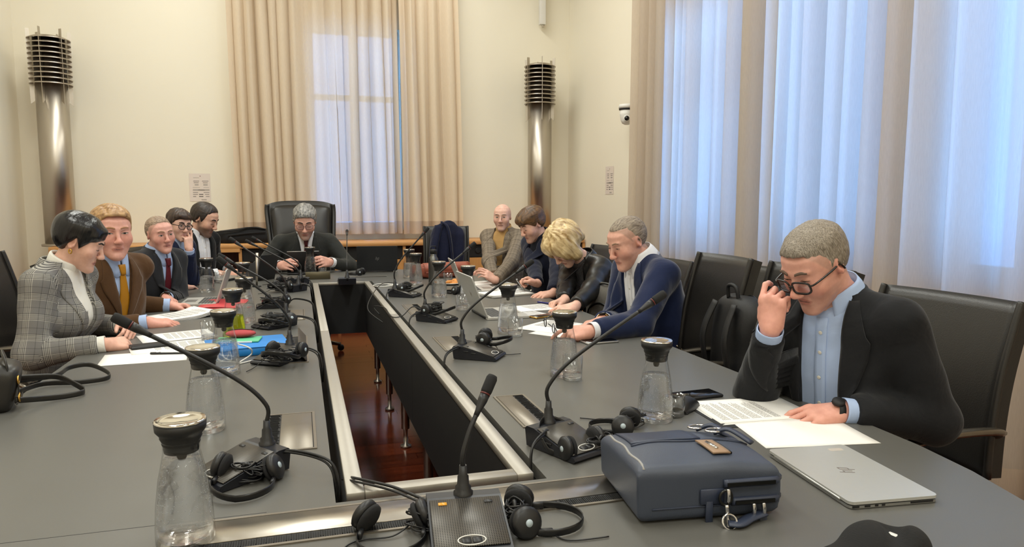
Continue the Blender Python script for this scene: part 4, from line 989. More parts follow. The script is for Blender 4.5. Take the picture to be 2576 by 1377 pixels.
    if jk.get('pocket'):
        pb = MB(); decal(pb, jb, Mt, lambda u, v: (-.06 - .095 * u, -.185 + .012 * u - .016 * v), 6, 2, .003, .003); o = pb.build('breast_pocket', jk['m'], root); o.data.transform(Mo)
    for k, (side, Sh, E, W, a) in arms.items():
        u = (W - E).normalized()
        if a.get('watch'):
            Q = u.to_track_quat('Z', 'Y').to_matrix().to_4x4(); wm = a['watch']
            o = MB().lathe([(.0295 * s, -.009), (.031 * s, -.009), (.031 * s, .009), (.0295 * s, .009)], 24, Mo @ TR(W + u * .012) @ Q, cap=False).build('wristwatch', wm, root)
            nn = Vector(a['n']).normalized(); qn = nn.to_track_quat('Z', 'Y').to_matrix().to_4x4(); MB().lathe([(.0, .004), (.016, .004), (.017, 0), (.017, -.005)], 20, Mo @ TR(W + u * .012 + nn * .0315 * s) @ qn).build('watch_face', M_black, o)
        if a.get('buttons'):
            out = (rgt * side + Vector((0, 0, -.2))); out = (out - u * out.dot(u)).normalized()
            for i in range(4):
                p = W - u * (.035 + .016 * i) * s; hit = jb.ray_cast(p + out * .2, -out)
                if hit[0]: q = out.to_track_quat('Z', 'Y').to_matrix().to_4x4(); MB().lathe([(0, .0), (.006, 0), (.0065, .0015), (.004, .003), (0, .0025)], 10, Mo @ TR(hit[0]) @ q).build('sleeve_button', M_black, root)
    # ---------------- spectacles
    if sp.get('glasses'):
        gl = sp['glasses']; Mg = Mo @ Mh @ TR(*gl.get('off', (0, 0, 0))) @ RX(gl.get('rx', 0)); gb = MB(); w, hh, r = gl.get('w', .025), gl.get('h', .0195), gl.get('r', .002); yf = .106; n = gl.get('n', 3.2)
        def loop(sd, k=1.0): return [(sd * .0325 + k * w * math.copysign(abs(math.cos(a)) ** (2 / n), math.cos(a)), yf - .012 * (abs(sd * .0325 + w * math.cos(a)) / .06) ** 2, .006 + k * hh * math.copysign(abs(math.sin(a)) ** (2 / n), math.sin(a))) for a in [2 * PI * i / 28 for i in range(28)]]
        for sd in (-1, 1):
            gb.tube(loop(sd), r, 6, closed=True, M=Mg)
            gb.tube(spline([(sd * (.0325 + w), yf - .01, .013), (sd * .0715, .085, .014), (sd * .0775, .02, .017), (sd * .0775, -.015, .018), (sd * .076, -.03, -.004)], 4), gl.get('rt', r * 1.1), 6, M=Mg)
        gb.tube(spline([(-.0325 + w * .92, yf, .009), (0, yf + .003, .012), (.0325 - w * .92, yf, .009)], 4), r * 1.1, 6, M=Mg)
        g = gb.build('eyeglasses', gl['m'], root)
        for sd in (-1, 1): l = MB(); lp = loop(sd, .97); l.add(lp, [tuple(range(28))], True, M=Mg); l.build('lens', M_lens, g)
    if sp.get('earring'):
        p = Mo @ Mh @ Vector((.081, -.006, -.034)); MB().tube([p + Vector((0, 0, .008 * math.cos(q))) + fwd * .006 * math.sin(q) for q in [2 * PI * i / 12 for i in range(12)]], .0032, 6, closed=True).build('earring', M_gold, root)
    # ---------------- trousers and shoes
    hz_ = .53; hb = Vector((hip.x, hip.y, hz_)); tm = sp.get('trousers', M_trou)
    tr = MB(); tr.tube([hb - org - rgt * .0 + fwd * -.06 + Vector((0, 0, .12)), hb - org + Vector((0, 0, .06)), hb - org + Vector((0, 0, -.02)), hb - org + fwd * .06 + Vector((0, 0, -.06))], [.12, .165, .165, .08], 14)
    for sd in (-1, 1):
        kn = hb + rgt * sd * .11 + fwd * .40 + Vector((0, 0, .0)); an = Vector((kn.x, kn.y, .1)) + fwd * .03
        tr.tube(spline([hb - org + rgt * sd * .085, hb - org + rgt * sd * .1 + fwd * .2 + Vector((0, 0, .01)), kn - org], 3) + spline([kn - org + fwd * .03 + Vector((0, 0, -.06)), (kn + an) / 2 - org + Vector((0, 0, 0)), an - org], 3), [.088, .086, .084, .082, .078, .074, .07, .072, .07, .066, .064, .06, .058, .06], 12)
        MB().lathe([(.0, 0), (.045, .0), (.05, .015), (.045, .05), (.035, .085), (.0, .09)], 14, TR(an.x - org.x, an.y - org.y, .004) @ RZ(th - PI / 2) @ TR(0, .055, 0), sy=2.6).build('shoe', M_shoe, root)
    tr.build('trousers', tm, root)
    sp['root'] = root; sp['Mh'] = Mh; sp['Mt'] = Mt; sp['arms'] = arms
    return root
M_trou = cloth('dark_trousers', (30, 31, 36))
# ------------------------------------------------------------ the ten people round the table
M_black_suit = cloth('charcoal_suit_wool', (40, 41, 45)); M_navy_suit = cloth('dark_navy_wool', (26, 30, 48)); M_navy = cloth('navy_blazer_velvet', (22, 33, 66), sheen=.35)
M_blackj = cloth('black_jersey_blazer', (27, 28, 31), noise=.2); M_brown = cloth('brown_tweed', (84, 58, 34), noise=.2); M_chair_suit = cloth('dark_green_grey_suit', (45, 46, 44))
M_leath_j = mat('black_leather_jacket', (22, 21, 21), .36, bump=.35, bscale=90, noise=.15, nscale=20); M_dknit = cloth('navy_knit', (24, 27, 40))
M_shirtw = cloth('white_shirt', (226, 226, 230), .7, noise=.02, sheen=0, bump=.1); M_shirtb = cloth('pale_blue_shirt', (172, 192, 228), .7, noise=.03, sheen=0, bump=.1); M_cream = cloth('cream_roll_neck_knit', (232, 229, 220), .85, noise=.03)
M_camel = cloth('camel_roll_neck_knit', (190, 152, 98), .85, noise=.08)
M_tiem = cloth('mustard_tie', (176, 120, 20), .55, noise=.1, sheen=0); M_tieb = cloth('burgundy_tie', (92, 22, 34), .5, sheen=0); M_tied = cloth('dark_red_patterned_tie', (84, 32, 34), .5, noise=.5, nscale=260, sheen=0)
RAMP_G = [(0, .5), (.04, .9), (.075, .12), (.11, .9), (.145, .12), (.18, .9), (.215, .12), (.25, .9), (.285, .12), (.32, .9), (.355, .12), (.39, .5), (.66, .25), (.69, .5)]
M_plaid = plaid_mat('grey_glen_check', (118, 116, 114), (206, 202, 190), (34, 34, 36), (.078, .078), RAMP_G)
RAMP_T = [(0, .55), (.1, .15), (.16, .55), (.22, .2), (.27, .55), (.5, .75), (.55, .5), (.8, .3), (.83, .55)]
M_tweed = plaid_mat('brown_grey_check_tweed', (116, 104, 90), (172, 160, 142), (46, 40, 36), (.06, .075), RAMP_T)
SUIT = [(.09, .075), (.02, .062), (-.03, .05), (-.3, .004)]
LAP = [(.01, .022), (-.045, .05), (-.075, .062), (-.08, .074), (-.13, .07), (-.29, .004)]
OPENJ = [(.09, .075), (.02, .064), (-.05, .062), (-.3, .058), (-.58, .075)]
LAPO = [(.01, .022), (-.045, .05), (-.075, .06), (-.08, .07), (-.14, .066), (-.36, .005)]
def v3(px, py, z): return T(px, py, z)
P = {}
def person(key, **k): P[key] = k; build_person(k)
Z = Vector((0, 0, 1))
person('L1', label='woman with short black hair in a grey glen check blazer, hands clasped', H=(200, 614, 612), yaw=-14, lean=12, head=(0, 22, 0), fem=True, s=.88, bs=1.13, skin=(232, 187, 166), vox=.0034, jvox=.006, bust=True,
       lips=(186, 92, 88), lash=.0026, eyes=0, brow=((28, 22, 20), .003), chin=.9, earring=True, nose=.9,
       zline=[.05, .046, .03, -.016, .036, .0, -.045, -.05], hair=dict(m=hair_mat('glossy_black_hair', (7, 7, 9), (26, 25, 28), 60, .25), t=(.026, .012, .014), noise=(.0008, 120), flow='down', blobs=[((0, .06, .078), (.056, .034, .022), (.5, 0, 0), .03), ((.04, .056, .06), (.03, .022, .02), (.2, 0, .6), .02), ((-.04, .056, .06), (.03, .022, .02), (.2, 0, -.6), .02), ((0, -.055, .06), (.075, .065, .07), (0, 0, 0), .04)]),
       jacket=dict(m=M_plaid, uv=True, open=[(.09, .08), (.02, .064), (-.03, .055), (-.36, .006)], lapel=[(.0, .02), (-.05, .045), (-.07, .055), (-.075, .066), (-.14, .06), (-.35, .006)]), shirt=dict(m=M_cream, name='roll_neck_sweater'), collar='roll',
       R=dict(W=v3(266, 866, TZ + 0.030), d=(.8, .6, -.12), n=(.15, -.55, .8), pose='clasp', out=.5, down=1.0, back=-.5), L=dict(W=v3(312, 818, TZ + 0.050), d=(.45, -.85, -.2), n=(.5, .5, .7), pose='clasp', out=.5))
person('L2', label='fair-haired man in a brown jacket with mustard tie, reading papers', H=(281, 588, 520), yaw=-36, lean=10, head=(-62, 4, 0), s=1.03, bs=1.0, skin=(228, 173, 156), full=1.08, red=.7, vox=.004,
       eyes=.6, iris=M_iris, brow=((170, 126, 92), .003), gaze=(.002, 0), lips=(190, 112, 98), thickneck=1.1, broad=1.06,
       zline=[.088, .084, .058, .0, .03, -.02, -.055, -.065], hair=dict(m=hair_mat('sandy_blond_hair', (128, 92, 56), (196, 158, 110), 70), t=(.020, .006, .026), noise=(.0035, 130), flow='side', part=.035),
       jacket=dict(m=M_brown, open=SUIT, lapel=LAP), shirt=dict(m=M_shirtb), collar='tie', tie=M_tiem,
       R=dict(W=v3(372, 812, TZ + 0.024), d=(.9, .3, -.12), n=(.1, -.2, 1), pose='relax', buttons=True, out=.7, down=.8), L=dict(W=v3(428, 770, TZ + 0.025), d=(.95, -.15, -.05), n=(-.1, .3, .9), pose='pinch', out=.6))
person('L3', bs=1.12, label='smiling man with cropped hair in a dark suit with burgundy tie', H=(402, 592, 418), yaw=-32, lean=16, head=(-55, 4, 6), s=.89, skin=(226, 173, 158), red=.6, vox=.0042, eyes=.8, iris=M_iris, brow=((150, 116, 90), .0026), smile=1, gaze=(-.001, 0),
       zline=[.092, .088, .06, .005, .035, -.02, -.055, -.065], scalp=((150, 124, 104), .5), hair=dict(m=hair_mat('cropped_greying_hair', (112, 90, 74), (168, 146, 124), 130, .6), t=(.007, .0022, .008), noise=(.001, 200), flow='back'),
       jacket=dict(m=M_black_suit, open=SUIT, lapel=LAP), shirt=dict(m=M_shirtb), collar='tie', tie=M_tieb,
       R=dict(W=v3(352, 758, TZ + 0.024), d=(.9, .25, -.1), n=(.1, -.2, 1), pose='relax', out=.8, down=.7), L=dict(W=v3(418, 748, TZ + 0.030), d=(.55, -.75, -.2), n=(.3, .2, .9), pose='relax', watch=M_steel, out=.8, down=.7))
person('L4', label='dark-haired man with round glasses resting his mouth on his hand', H=(450, 569, 365), yaw=-22, lean=14, head=(-52, 6, -5), s=.85, bs=1.16, skin=(228, 185, 166), vox=.0045, eyes=.8, brow=((48, 34, 28), .0036),
       zline=[.066, .062, .045, .0, .03, -.02, -.05, -.06], hair=dict(m=hair_mat('dark_brown_wavy_hair', (34, 24, 20), (74, 54, 42), 60), t=(.026, .010, .032), noise=(.004, 110), flow='side', wob=(.003, 90)),
       glasses=dict(m=M_frameb, w=.0245, h=.0225, r=.0026, n=2.2), jacket=dict(m=cloth('dark_blue_jacket', (24, 31, 58)), open=SUIT, lapel=LAP), shirt=dict(m=M_shirtb), collar='open',
       L=dict(Wh=(-.022, .142, -.168), d=(-.05, .25, 1), n=(.75, -.6, .1), pose='fingers_up', out=.5, down=1, sl=.95), R=dict(W=v3(462, 722, TZ + 0.024), d=(.5, .75, -.1), n=(0, 0, 1), pose='relax', out=.8))
person('L5', label='bearded man in a black jacket and white open shirt, looking down at his hands', H=(514, 553, 320), yaw=-36, lean=8, head=(-24, 24, 0), s=1.02, bs=1.0, skin=(222, 177, 154), vox=.0045, eyes=0, brow=((44, 32, 26), .0036), stubble=((64, 48, 40), .72, .8), lips=(150, 92, 80),
       zline=[.09, .086, .06, -.02, .03, -.03, -.06, -.07], hair=dict(m=hair_mat('short_dark_hair', (26, 20, 18), (58, 44, 36), 90), t=(.013, .009, .010), noise=(.0018, 140), flow='back'),
       jacket=dict(m=cloth('black_blazer', (26, 27, 30)), open=OPENJ, lapel=LAPO), shirt=dict(m=M_shirtw, buttons=[-.1, -.18, -.26, -.34]), collar='open',
       R=dict(W=v3(548, 688, TZ + 0.024), d=(.95, .1, -.1), n=(.05, -.25, .95), pose='relax', out=.8), L=dict(W=v3(575, 680, TZ + 0.024), d=(.9, -.35, -.1), n=(.1, .2, .9), pose='relax', out=.7))
person('CH', label='grey-haired man in a dark suit at the far end, reading a tablet', H=(767, 560, 300), yaw=-88, lean=18, head=(-92, 22, 0), s=1.1, skin=(222, 175, 158), vox=.0045, eyes=0, brow=((60, 50, 46), .0034), stubble=((120, 110, 104), .45, .3), broad=1.12,
       zline=[.078, .07, .045, .0, .03, -.02, -.055, -.065], hair=dict(m=hair_mat('salt_and_pepper_hair', (70, 70, 70), (168, 166, 162), 80), t=(.022, .009, .026), noise=(.0028, 120), flow='back'),
       glasses=dict(m=mat('brown_red_spectacle_frame', (86, 42, 38), .3), w=.0265, h=.0185, r=.0015), jacket=dict(m=M_chair_suit, open=SUIT, lapel=LAP), shirt=dict(m=M_shirtw), collar='tie', tie=M_tied,
       R=dict(W=A(706, 668, Y=6.06), d=(.55, -.65, .1), n=(-.7, -.45, .35), pose='curl', out=1.0, down=.7), L=dict(W=A(830, 660, Y=6.06), d=(-.55, -.65, .1), n=(.7, -.45, .35), pose='curl', out=1.0, down=.7))
person('R1', label='bald man in a checked tweed jacket over a camel roll neck', H=(1264, 548, 312), yaw=222, lean=4, head=(243, 3, 0), s=.88, bs=1.1, skin=(224, 181, 162), vox=.0045, eyes=.75, brow=((150, 128, 112), .0024), chin=1.1, nose=1.15, lips=(170, 106, 96), stubble=((170, 140, 126), .3),
       zline=[.2] * 8, jacket=dict(m=M_tweed, uv=True, open=[(.09, .08), (.02, .066), (-.03, .06), (-.5, .03)], lapel=[(.0, .02), (-.05, .045), (-.07, .055), (-.075, .066), (-.14, .06), (-.4, .006)]), shirt=dict(m=M_camel, name='roll_neck_sweater', cuffs=False), collar='roll', rollm=M_camel, broad=.96,
       L=dict(W=v3(1246, 706, TZ + 0.030), d=(-.8, .1, .6), n=(.3, -.8, .5), pose='relax', out=.5), R=dict(W=v3(1240, 697, TZ + 0.040), d=(-.85, .05, .5), n=(.4, .2, .8), pose='relax', out=.5))
person('R2', label='young man with brown fringe in a navy jacket, holding a pen and reading', H=(1339, 567, 360), yaw=196, lean=16, head=(196, 26, 0), s=.92, bs=1.08, skin=(228, 183, 162), vox=.0045, eyes=0, brow=((80, 56, 38), .003), stubble=((140, 104, 80), .35), nose=1.1,
       zline=[.05, .048, .03, .0, .03, -.02, -.05, -.06], hair=dict(m=hair_mat('brown_hair_with_fringe', (52, 36, 22), (120, 86, 52), 60), t=(.028, .012, .034), noise=(.003, 120), flow='back', blobs=[((0, .085, .07), (.058, .028, .026), (.4, 0, 0), .025)]),
       jacket=dict(m=M_navy_suit, open=SUIT, lapel=LAP), shirt=dict(m=M_dknit, name='knit_top', cuffs=False), collar='roll', rollm=M_dknit,
       L=dict(W=v3(1392, 738, TZ + 0.024), d=(-.97, -.1, -.1), n=(0, -.3, .95), pose='relax', out=.6), R=dict(W=v3(1352, 714, TZ + 0.060), d=(-.8, .1, .35), n=(.3, .3, .8), pose='pinch', out=.6))
person('R3', label='blonde woman in a black leather jacket bent low over her papers', H=(1420, 618, 415), yaw=200, lean=30, head=(196, 52, 0), fem=True, s=1.0, bs=1.0, skin=(232, 191, 170), vox=.0042, eyes=0, brow=((150, 116, 80), .0026), lips=(190, 108, 100), ear=False, neck=.085,
       zline=[.05, .03, -.03, -.075, -.085, -.09, -.09, -.09], hair=dict(m=hair_mat('blonde_wavy_hair', (150, 116, 66), (232, 208, 158), 42, .4, (1, 1, .3)), t=(.032, .030, .036), noise=(.005, 90), flow='down', wob=(.006, 75),
            blobs=[((.075, .02, -.04), (.032, .045, .06), (0, 0, 0), .03), ((-.075, .02, -.04), (.032, .045, .06), (0, 0, 0), .03), ((0, .07, .075), (.07, .04, .035), (0, 0, 0), .03), ((0, -.1, -.02), (.07, .035, .06), (0, 0, 0), .03), ((-.06, .075, .02), (.026, .022, .055), (0, 0, 0), .02), ((.06, .075, .02), (.026, .022, .055), (0, 0, 0), .02)]),
       jacket=dict(m=M_leath_j, open=[(.09, .08), (.02, .064), (-.03, .055), (-.5, .02)], lapel=[(.0, .03), (-.05, .06), (-.12, .075), (-.4, .02)]), crease=.006, shirt=dict(m=cloth('black_white_print_top', (70, 68, 70), noise=.9, nscale=120), name='printed_top', cuffs=False), collar=None,
       L=dict(W=v3(1446, 772, TZ + 0.024), d=(-.95, -.25, -.12), n=(-.05, -.35, .9), pose='relax', out=.7), R=dict(W=v3(1420, 756, TZ + 0.030), d=(-.9, -.3, -.1), n=(0, .3, .9), pose='pinch', out=.6))
person('R4', label='man with cropped grey hair in a navy blazer and white shirt, reading a printed page', H=(1580, 612, 520), yaw=181, lean=22, head=(190, 22, 0), s=1.0, bs=1.06, skin=(224, 173, 154), vox=.0036, jvox=.006, full=1.06, red=.6, eyes=.2, brow=((146, 118, 96), .0026), thickneck=1.12, broad=1.06, belly=.03, neck=.035,
       zline=[.084, .082, .07, .02, .036, -.015, -.06, -.07], scalp=((138, 118, 100), .5), hair=dict(m=hair_mat('cropped_grey_brown_hair', (92, 78, 66), (160, 146, 128), 150, .65), t=(.005, .0012, .005), noise=(.0004, 220), flow='back'),
       jacket=dict(m=M_navy, open=OPENJ, lapel=LAPO), shirt=dict(m=M_shirtw, buttons=[-.1, -.18, -.26]), collar='open',
       L=dict(W=v3(1484, 834, TZ + 0.040), d=(-.97, .1, -.05), n=(-.1, -.55, .8), pose='hold', out=.25, down=1.0, back=-.5, sl=1.1), R=dict(W=v3(1518, 806, TZ + 0.030), d=(-.95, -.2, -.1), n=(0, .2, .95), pose='relax', out=.7, watch=M_gold, sl=1.1))
person('R5', label='grey-haired man in a black blazer and pale blue shirt, touching his dark-rimmed glasses', H=(2055, 672, 880), yaw=200, lean=14, head=(188, 30, 0), s=.975, bs=1.05, skin=(228, 173, 156), vox=.0028, hvox=.0026, jvox=.0055, red=.5, eyes=.18, brow=((104, 86, 74), .0034), stubble=((170, 134, 118), .35), nose=1.15, full=1.04, thickneck=1.06, broad=1.0, belly=.02,
       zline=[.08, .078, .054, -.002, .034, -.015, -.055, -.065], scalp=((150, 132, 118), .4), hair=dict(m=hair_mat('short_grey_hair', (96, 86, 74), (166, 156, 142), 330, .6, (1, 1, .22)), t=(.012, .0035, .016), noise=(.0013, 260), flow='down', wob=(.0007, 260)),
       glasses=dict(m=M_frameb, w=.027, h=.0185, r=.0032, rt=.003, off=(0, .006, -.007), n=3.6), jacket=dict(m=M_blackj, open=OPENJ, lapel=LAPO), shirt=dict(m=M_shirtb, buttons=[-.075, -.13, -.2, -.275, -.35]), collar='open',
       R=dict(W=A(1938, 828, Y=1.72), d=(.08, .05, 1), n=(-.8, -.5, .1), pose='frame', out=.4, down=1, sl=1.05, buttons=True), L=dict(W=v3(2118, 1035, TZ + 0.025), d=(-.95, .25, -.12), n=(-.2, -.3, .92), pose='relax', out=.3, down=1.0, back=-.2, watch=M_black, sl=1.1))
# ------------------------------------------------------------ chairs
M_chairl = mat('black_chair_leather', (34, 32, 30), .38, noise=.12, nscale=14, bump=.22, bscale=240)
M_armm = mat('polished_arm', (120, 112, 100), .22, .85, noise=.08)
def chair(label, x, y, facing, ztop=1.08, w=.48, exec_=False, group=None):
    """facing in degrees from +X; local +y is where the sitter looks"""
    e = thing('conference_chair' if not exec_ else 'executive_chair', label, 'chair', (x, y, 0), math.radians(facing) - PI / 2, group)
    sz = .45; hb = ztop - .5; th = .05 if not exec_ else .1
    def back(u, v):
        a = 2 * u - 1; z = .5 + hb * v; tp = 1 - (.0 if not exec_ else .18 * max(0, v - .75) ** 1.2 * 2); wd = w * (1.0 if not exec_ else (.9 + .22 * v)) * (1 if not exec_ else (1 - .5 * max(0, v - .93)))
        return (a * wd / 2, -.235 - .1 * v - .025 * (1 - a * a) + (.03 * math.sin(v * 3) if not exec_ else .05 * math.sin(v * 5)), z + (.0 if not exec_ else -.035 * abs(a) ** 4 * v))
    MB().sheet(back, 14, 14, -th).build('backrest', M_chairl, e)
    for sd in (-1, 1):
        MB().tube(spline([back((sd + 1) / 2, v) for v in (0, .3, .6, .9, 1.0)], 4), .012 if not exec_ else .02, 8).build('backrest_edge', M_chairl, e)
    if exec_:
        MB().sheet(lambda u, v: (back(.06 + u * .88, .58 + .36 * v)[0], back(.06 + u * .88, .58 + .36 * v)[1] + .012 + .045 * math.sin(PI * v) ** .6 * math.sin(PI * u) ** .4, back(.06 + u * .88, .58 + .36 * v)[2]), 12, 8, .02).build('headrest', M_chairl, e)
    MB().box((0, .0, sz - .035), (w + .02, .5, .07), bev=.025, seg=3).build('seat', M_chairl, e)
    for sd in (-1, 1):
        xx = sd * (w / 2 + .045)
        MB().tube(spline([(sd * (w / 2 - .02), -.27, .62), (xx, -.2, .665), (xx, 0, .675), (xx, .17, .655), (xx, .225, .6), (xx, .19, .53), (xx * .95, .02, .47), (sd * (w / 2 - .04), -.1, .42)], 5), .022, 10, ry=.011, up=(0, 0, 1)).build('armrest', M_armm if not exec_ else M_chairl, e)
        MB().tube([(sd * (w / 2 - .03), -.262, .4), (sd * (w / 2 - .03), -.262, .66)], .011, 8).build('back_bracket', M_chrome, e)
    MB().lathe([(.03, .08), (.03, .3), (.022, .3), (.022, .41)], 14).build('gas_column', M_chrome, e)
    lm = MB().tube([(0, .02, .1), (0, .15, .085), (0, .29, .06)], [.026, .022, .016], 8).mesh('leg', M_armm); cm = MB().lathe([(0, -.014), (.027, -.014), (.03, 0), (.027, .014), (0, .014)], 12, RY(PI / 2)).mesh('caster', M_black)
    for i in range(5):
        o = link('leg', lm, e); o.rotation_euler = (0, 0, 2 * PI * i / 5); c = link('caster', cm, o); c.location = (0, .29, .03)
    return e
def seat_for(k, label, dist=.10, **kw):
    sp = P[k]; h = sp['Mt'] @ Vector((0, 0, -.55)); a = math.radians(sp['yaw'] if 'cy' not in kw else kw.pop('cy'))
    return chair(label, h.x - math.cos(a) * dist, h.y - math.sin(a) * dist, math.degrees(a), **kw)
seat_for('L1', 'black leather chair under the woman in the glen check blazer', .14, cy=-6)
seat_for('L2', 'black leather chair under the man in the brown jacket', .16, cy=-2)
seat_for('L3', 'black leather chair under the man with the burgundy tie', .12, cy=-10, ztop=.98)
seat_for('L4', 'black leather chair under the man with round glasses', .12, cy=-10, ztop=.98)
seat_for('L5', 'black leather chair under the bearded man', .12, cy=-15, ztop=.96)
seat_for('CH', 'high-backed padded leather chair of the man at the far end', .0, cy=-86, ztop=1.33, w=.54, exec_=True)
seat_for('R1', 'black leather chair under the bald man', .1, cy=200, ztop=1.0)
seat_for('R2', 'black leather chair under the young man with the fringe', .08, cy=185, ztop=1.0)
seat_for('R3', 'black leather chair under the blonde woman', .1, cy=185, ztop=.95)
seat_for('R4', 'black leather chair under the man in the navy blazer', .12, cy=185, ztop=1.0)
pr0, pr1 = A(2205, 722, X=2.0), A(2555, 785, X=2.0)
chair('black leather chair under the man touching his glasses, front right', 1.72, (pr0.y + pr1.y) / 2, 183, ztop=(pr0.z + pr1.z) / 2 + .015, w=.5)
pa, pb = A(1760, 634, X=1.8), A(1890, 652, X=1.8)
chair('empty black leather chair beside the man in the navy blazer', 1.47, (pa.y + pb.y) / 2, 180, ztop=(pa.z + pb.z) / 2, w=abs(pa.y - pb.y))
pa = A(1935, 658, X=2.0)
chair('empty black leather chair half hidden behind the head of the man with dark-rimmed glasses', 1.7, pa.y - .24, 182, ztop=pa.z, w=.48)
p = A(1135, 600, Y=6.35)
chair('black chair at the far end carrying the navy coat', p.x, 6.5, 262, ztop=A(1130, 570, Y=6.75).z, w=.42)
# ------------------------------------------------------------ carafes and tumblers
M_glass, _t, _b = nodemat('thin_glass')
_tr = N(_t, 'ShaderNodeBsdfTransparent'); _gl = N(_t, 'ShaderNodeBsdfGlossy', Roughness=.03); _fr = N(_t, 'ShaderNodeLayerWeight', Blend=.5); _mx = N(_t, 'ShaderNodeMixShader')
_pw = N(_t, 'ShaderNodeMath', operation='POWER'); _pw.inputs[1].default_value = 3.0; _ma = N(_t, 'ShaderNodeMath', operation='MULTIPLY_ADD'); _ma.inputs[1].default_value = .75; _ma.inputs[2].default_value = .05
_t.links.new(_fr.outputs['Facing'], _pw.inputs[0]); _t.links.new(_pw.outputs[0], _ma.inputs[0])
_tr.inputs['Color'].default_value = (.975, .98, .98, 1); _t.links.new(_ma.outputs[0], _mx.inputs[0]); _t.links.new(_tr.outputs[0], _mx.inputs[1]); _t.links.new(_gl.outputs[0], _mx.inputs[2]); _t.links.new(_mx.outputs[0], _t.nodes['Material Output'].inputs[0])
def liquid(name, col, ior=1.33, fac=.6):
    m, t, b = nodemat(name); tr = N(t, 'ShaderNodeBsdfTransparent'); tr.inputs['Color'].default_value = col; mx = N(t, 'ShaderNodeMixShader'); mx.inputs[0].default_value = fac
    t.links.new(tr.outputs[0], mx.inputs[1]); t.links.new(b.outputs[0], mx.inputs[2]); t.links.new(mx.outputs[0], t.nodes['Material Output'].inputs[0]); b.inputs['Base Color'].default_value = col; b.inputs['Transmission Weight'].default_value = 1; b.inputs['Roughness'].default_value = 0.0; b.inputs['IOR'].default_value = ior
    tc = N(t, 'ShaderNodeTexCoord'); n = N(t, 'ShaderNodeTexNoise', Scale=260.0, Detail=2.0); t.links.new(tc.outputs['Object'], n.inputs['Vector']); bp = N(t, 'ShaderNodeBump', Strength=.05, Distance=.001); t.links.new(n.outputs['Fac'], bp.inputs['Height']); t.links.new(bp.outputs[0], b.inputs['Normal'])
    return m
M_water = liquid('sparkling_water', (.97, .98, 1, 1)); M_juice = liquid('yellow_green_drink', (.72, .78, .03, 1), 1.33, .6); M_gbase = liquid('thick_glass', (.98, .99, .99, 1), 1.45, .75)
M_rubber = mat('black_rubber_lid', (18, 18, 19), .5, noise=.1); M_mirror = mat('polished_lid_steel', (228, 224, 216), .08, 1.0, noise=.02)
M_bub = mat('water_bubble', (225, 228, 232), .2)
BODY = [(.0, .0), (.046, .0), (.0485, .006), (.0485, .03), (.046, .07), (.0405, .115), (.034, .147), (.0305, .165), (.0305, .18), (.0345, .2)]
def rad(z): return float(np.interp(z, [q[1] for q in BODY[2:]], [q[0] for q in BODY[2:]]))
_wat = {}
def make_carafe(lvl, m):
    e = thing('water_carafe', '', 'carafe')
    MB().lathe(BODY[1:], 36, cap=False).build('glass_body', M_glass, e)
    MB().lathe([(0, .0005), (.0455, .0005), (.047, .004), (.044, .011), (0, .009)], 36).build('glass_base', M_gbase, e)
    zs = [.012 + (lvl - .012) * i / 10 for i in range(11)]
    w = MB().lathe([(0, .0118), (.043, .0118)] + [(rad(z) - .0025, z) for z in zs[1:]] + [(0, lvl)], 36).build('drink' if m is M_juice else 'water', m, e)
    if m is M_water:
        rd = random.Random(int(lvl * 9999)); b = MB()
        for i in range(330):
            z = .03 + rd.random() * (lvl - .035); a = rd.random() * 6.28; r = rad(z) - .0032
            b.ball((r * math.cos(a), r * math.sin(a), z), .0003 + .0006 * rd.random(), n=4, m=3)
        b.build('bubbles', M_bub, w, kind='stuff')
    MB().lathe([(0, .165), (.028, .165), (.0295, .172), (.029, .175), (.0315, .181), (.031, .184), (.0345, .191), (.034, .194), (.0375, .199), (.0385, .2), (.0415, .204), (.0425, .217), (.040, .2175), (0, .2165)], 36).build('lid', M_rubber, e)
    MB().lathe([(.0418, .2175), (.0428, .2205), (.041, .2225), (.03, .2205), (.015, .2185), (0, .218)], 36).build('steel_top', M_mirror, e)
    MB().lathe([(.0, .1475), (.006, .149), (.0085, .155), (.0075, .161), (.005, .165), (0, .165)], 16).build('stopper', M_rubber, e)
    return e
cache = {}
CAR = [((468, 1362), .152, 'w', 'nearest glass water carafe, large in the lower left of the photo'),
       ((519, 1082), .138, 'w', 'glass water carafe behind the nearest one, beside the long left microphone'),
       ((568, 940), .118, 'w', 'glass water carafe standing in front of the blue folder'),
       ((590, 856), .108, 'j', 'glass carafe of yellow-green drink beside the red pouch'),
       ((618, 812), .092, 'w', 'low-filled glass carafe behind the yellow-green drink'),
       ((614, 752), .1, 'w', 'glass carafe behind the two crossing microphone heads on the left row'),
       ((522, 735), .105, 'w', 'glass water carafe before the bearded man, beside a tumbler'),
       ((781, 691), .145, 'w', 'full glass water carafe before the man at the far end'),
       ((1030, 700), .118, 'w', 'rear glass water carafe at the far right corner of the table'),
       ((1047, 716), .148, 'w', 'glass water carafe just before the rear one, left of the steel bottle'),
       ((1105, 748), .112, 'w', 'glass water carafe in front of the steel bottle'),
       ((1178, 765), .12, 'w', 'glass water carafe half hidden behind the open silver laptop'),
       ((1278, 838), .135, 'w', 'glass water carafe beside the open silver laptop with a tumbler at its foot'),
       ((1419, 945), .125, 'w', 'glass water carafe before the man in the navy blazer'),
       ((1648, 1056), .128, 'w', 'glass water carafe behind the blue leather bag')]
for (px, py), lv, k, lab in CAR:
    p = T(px, py); e = make_carafe(lv, M_juice if k == 'j' else M_water); e.location = p; e.rotation_euler = (0, 0, px * .7); tag(e, lab, group='water carafes on the table')
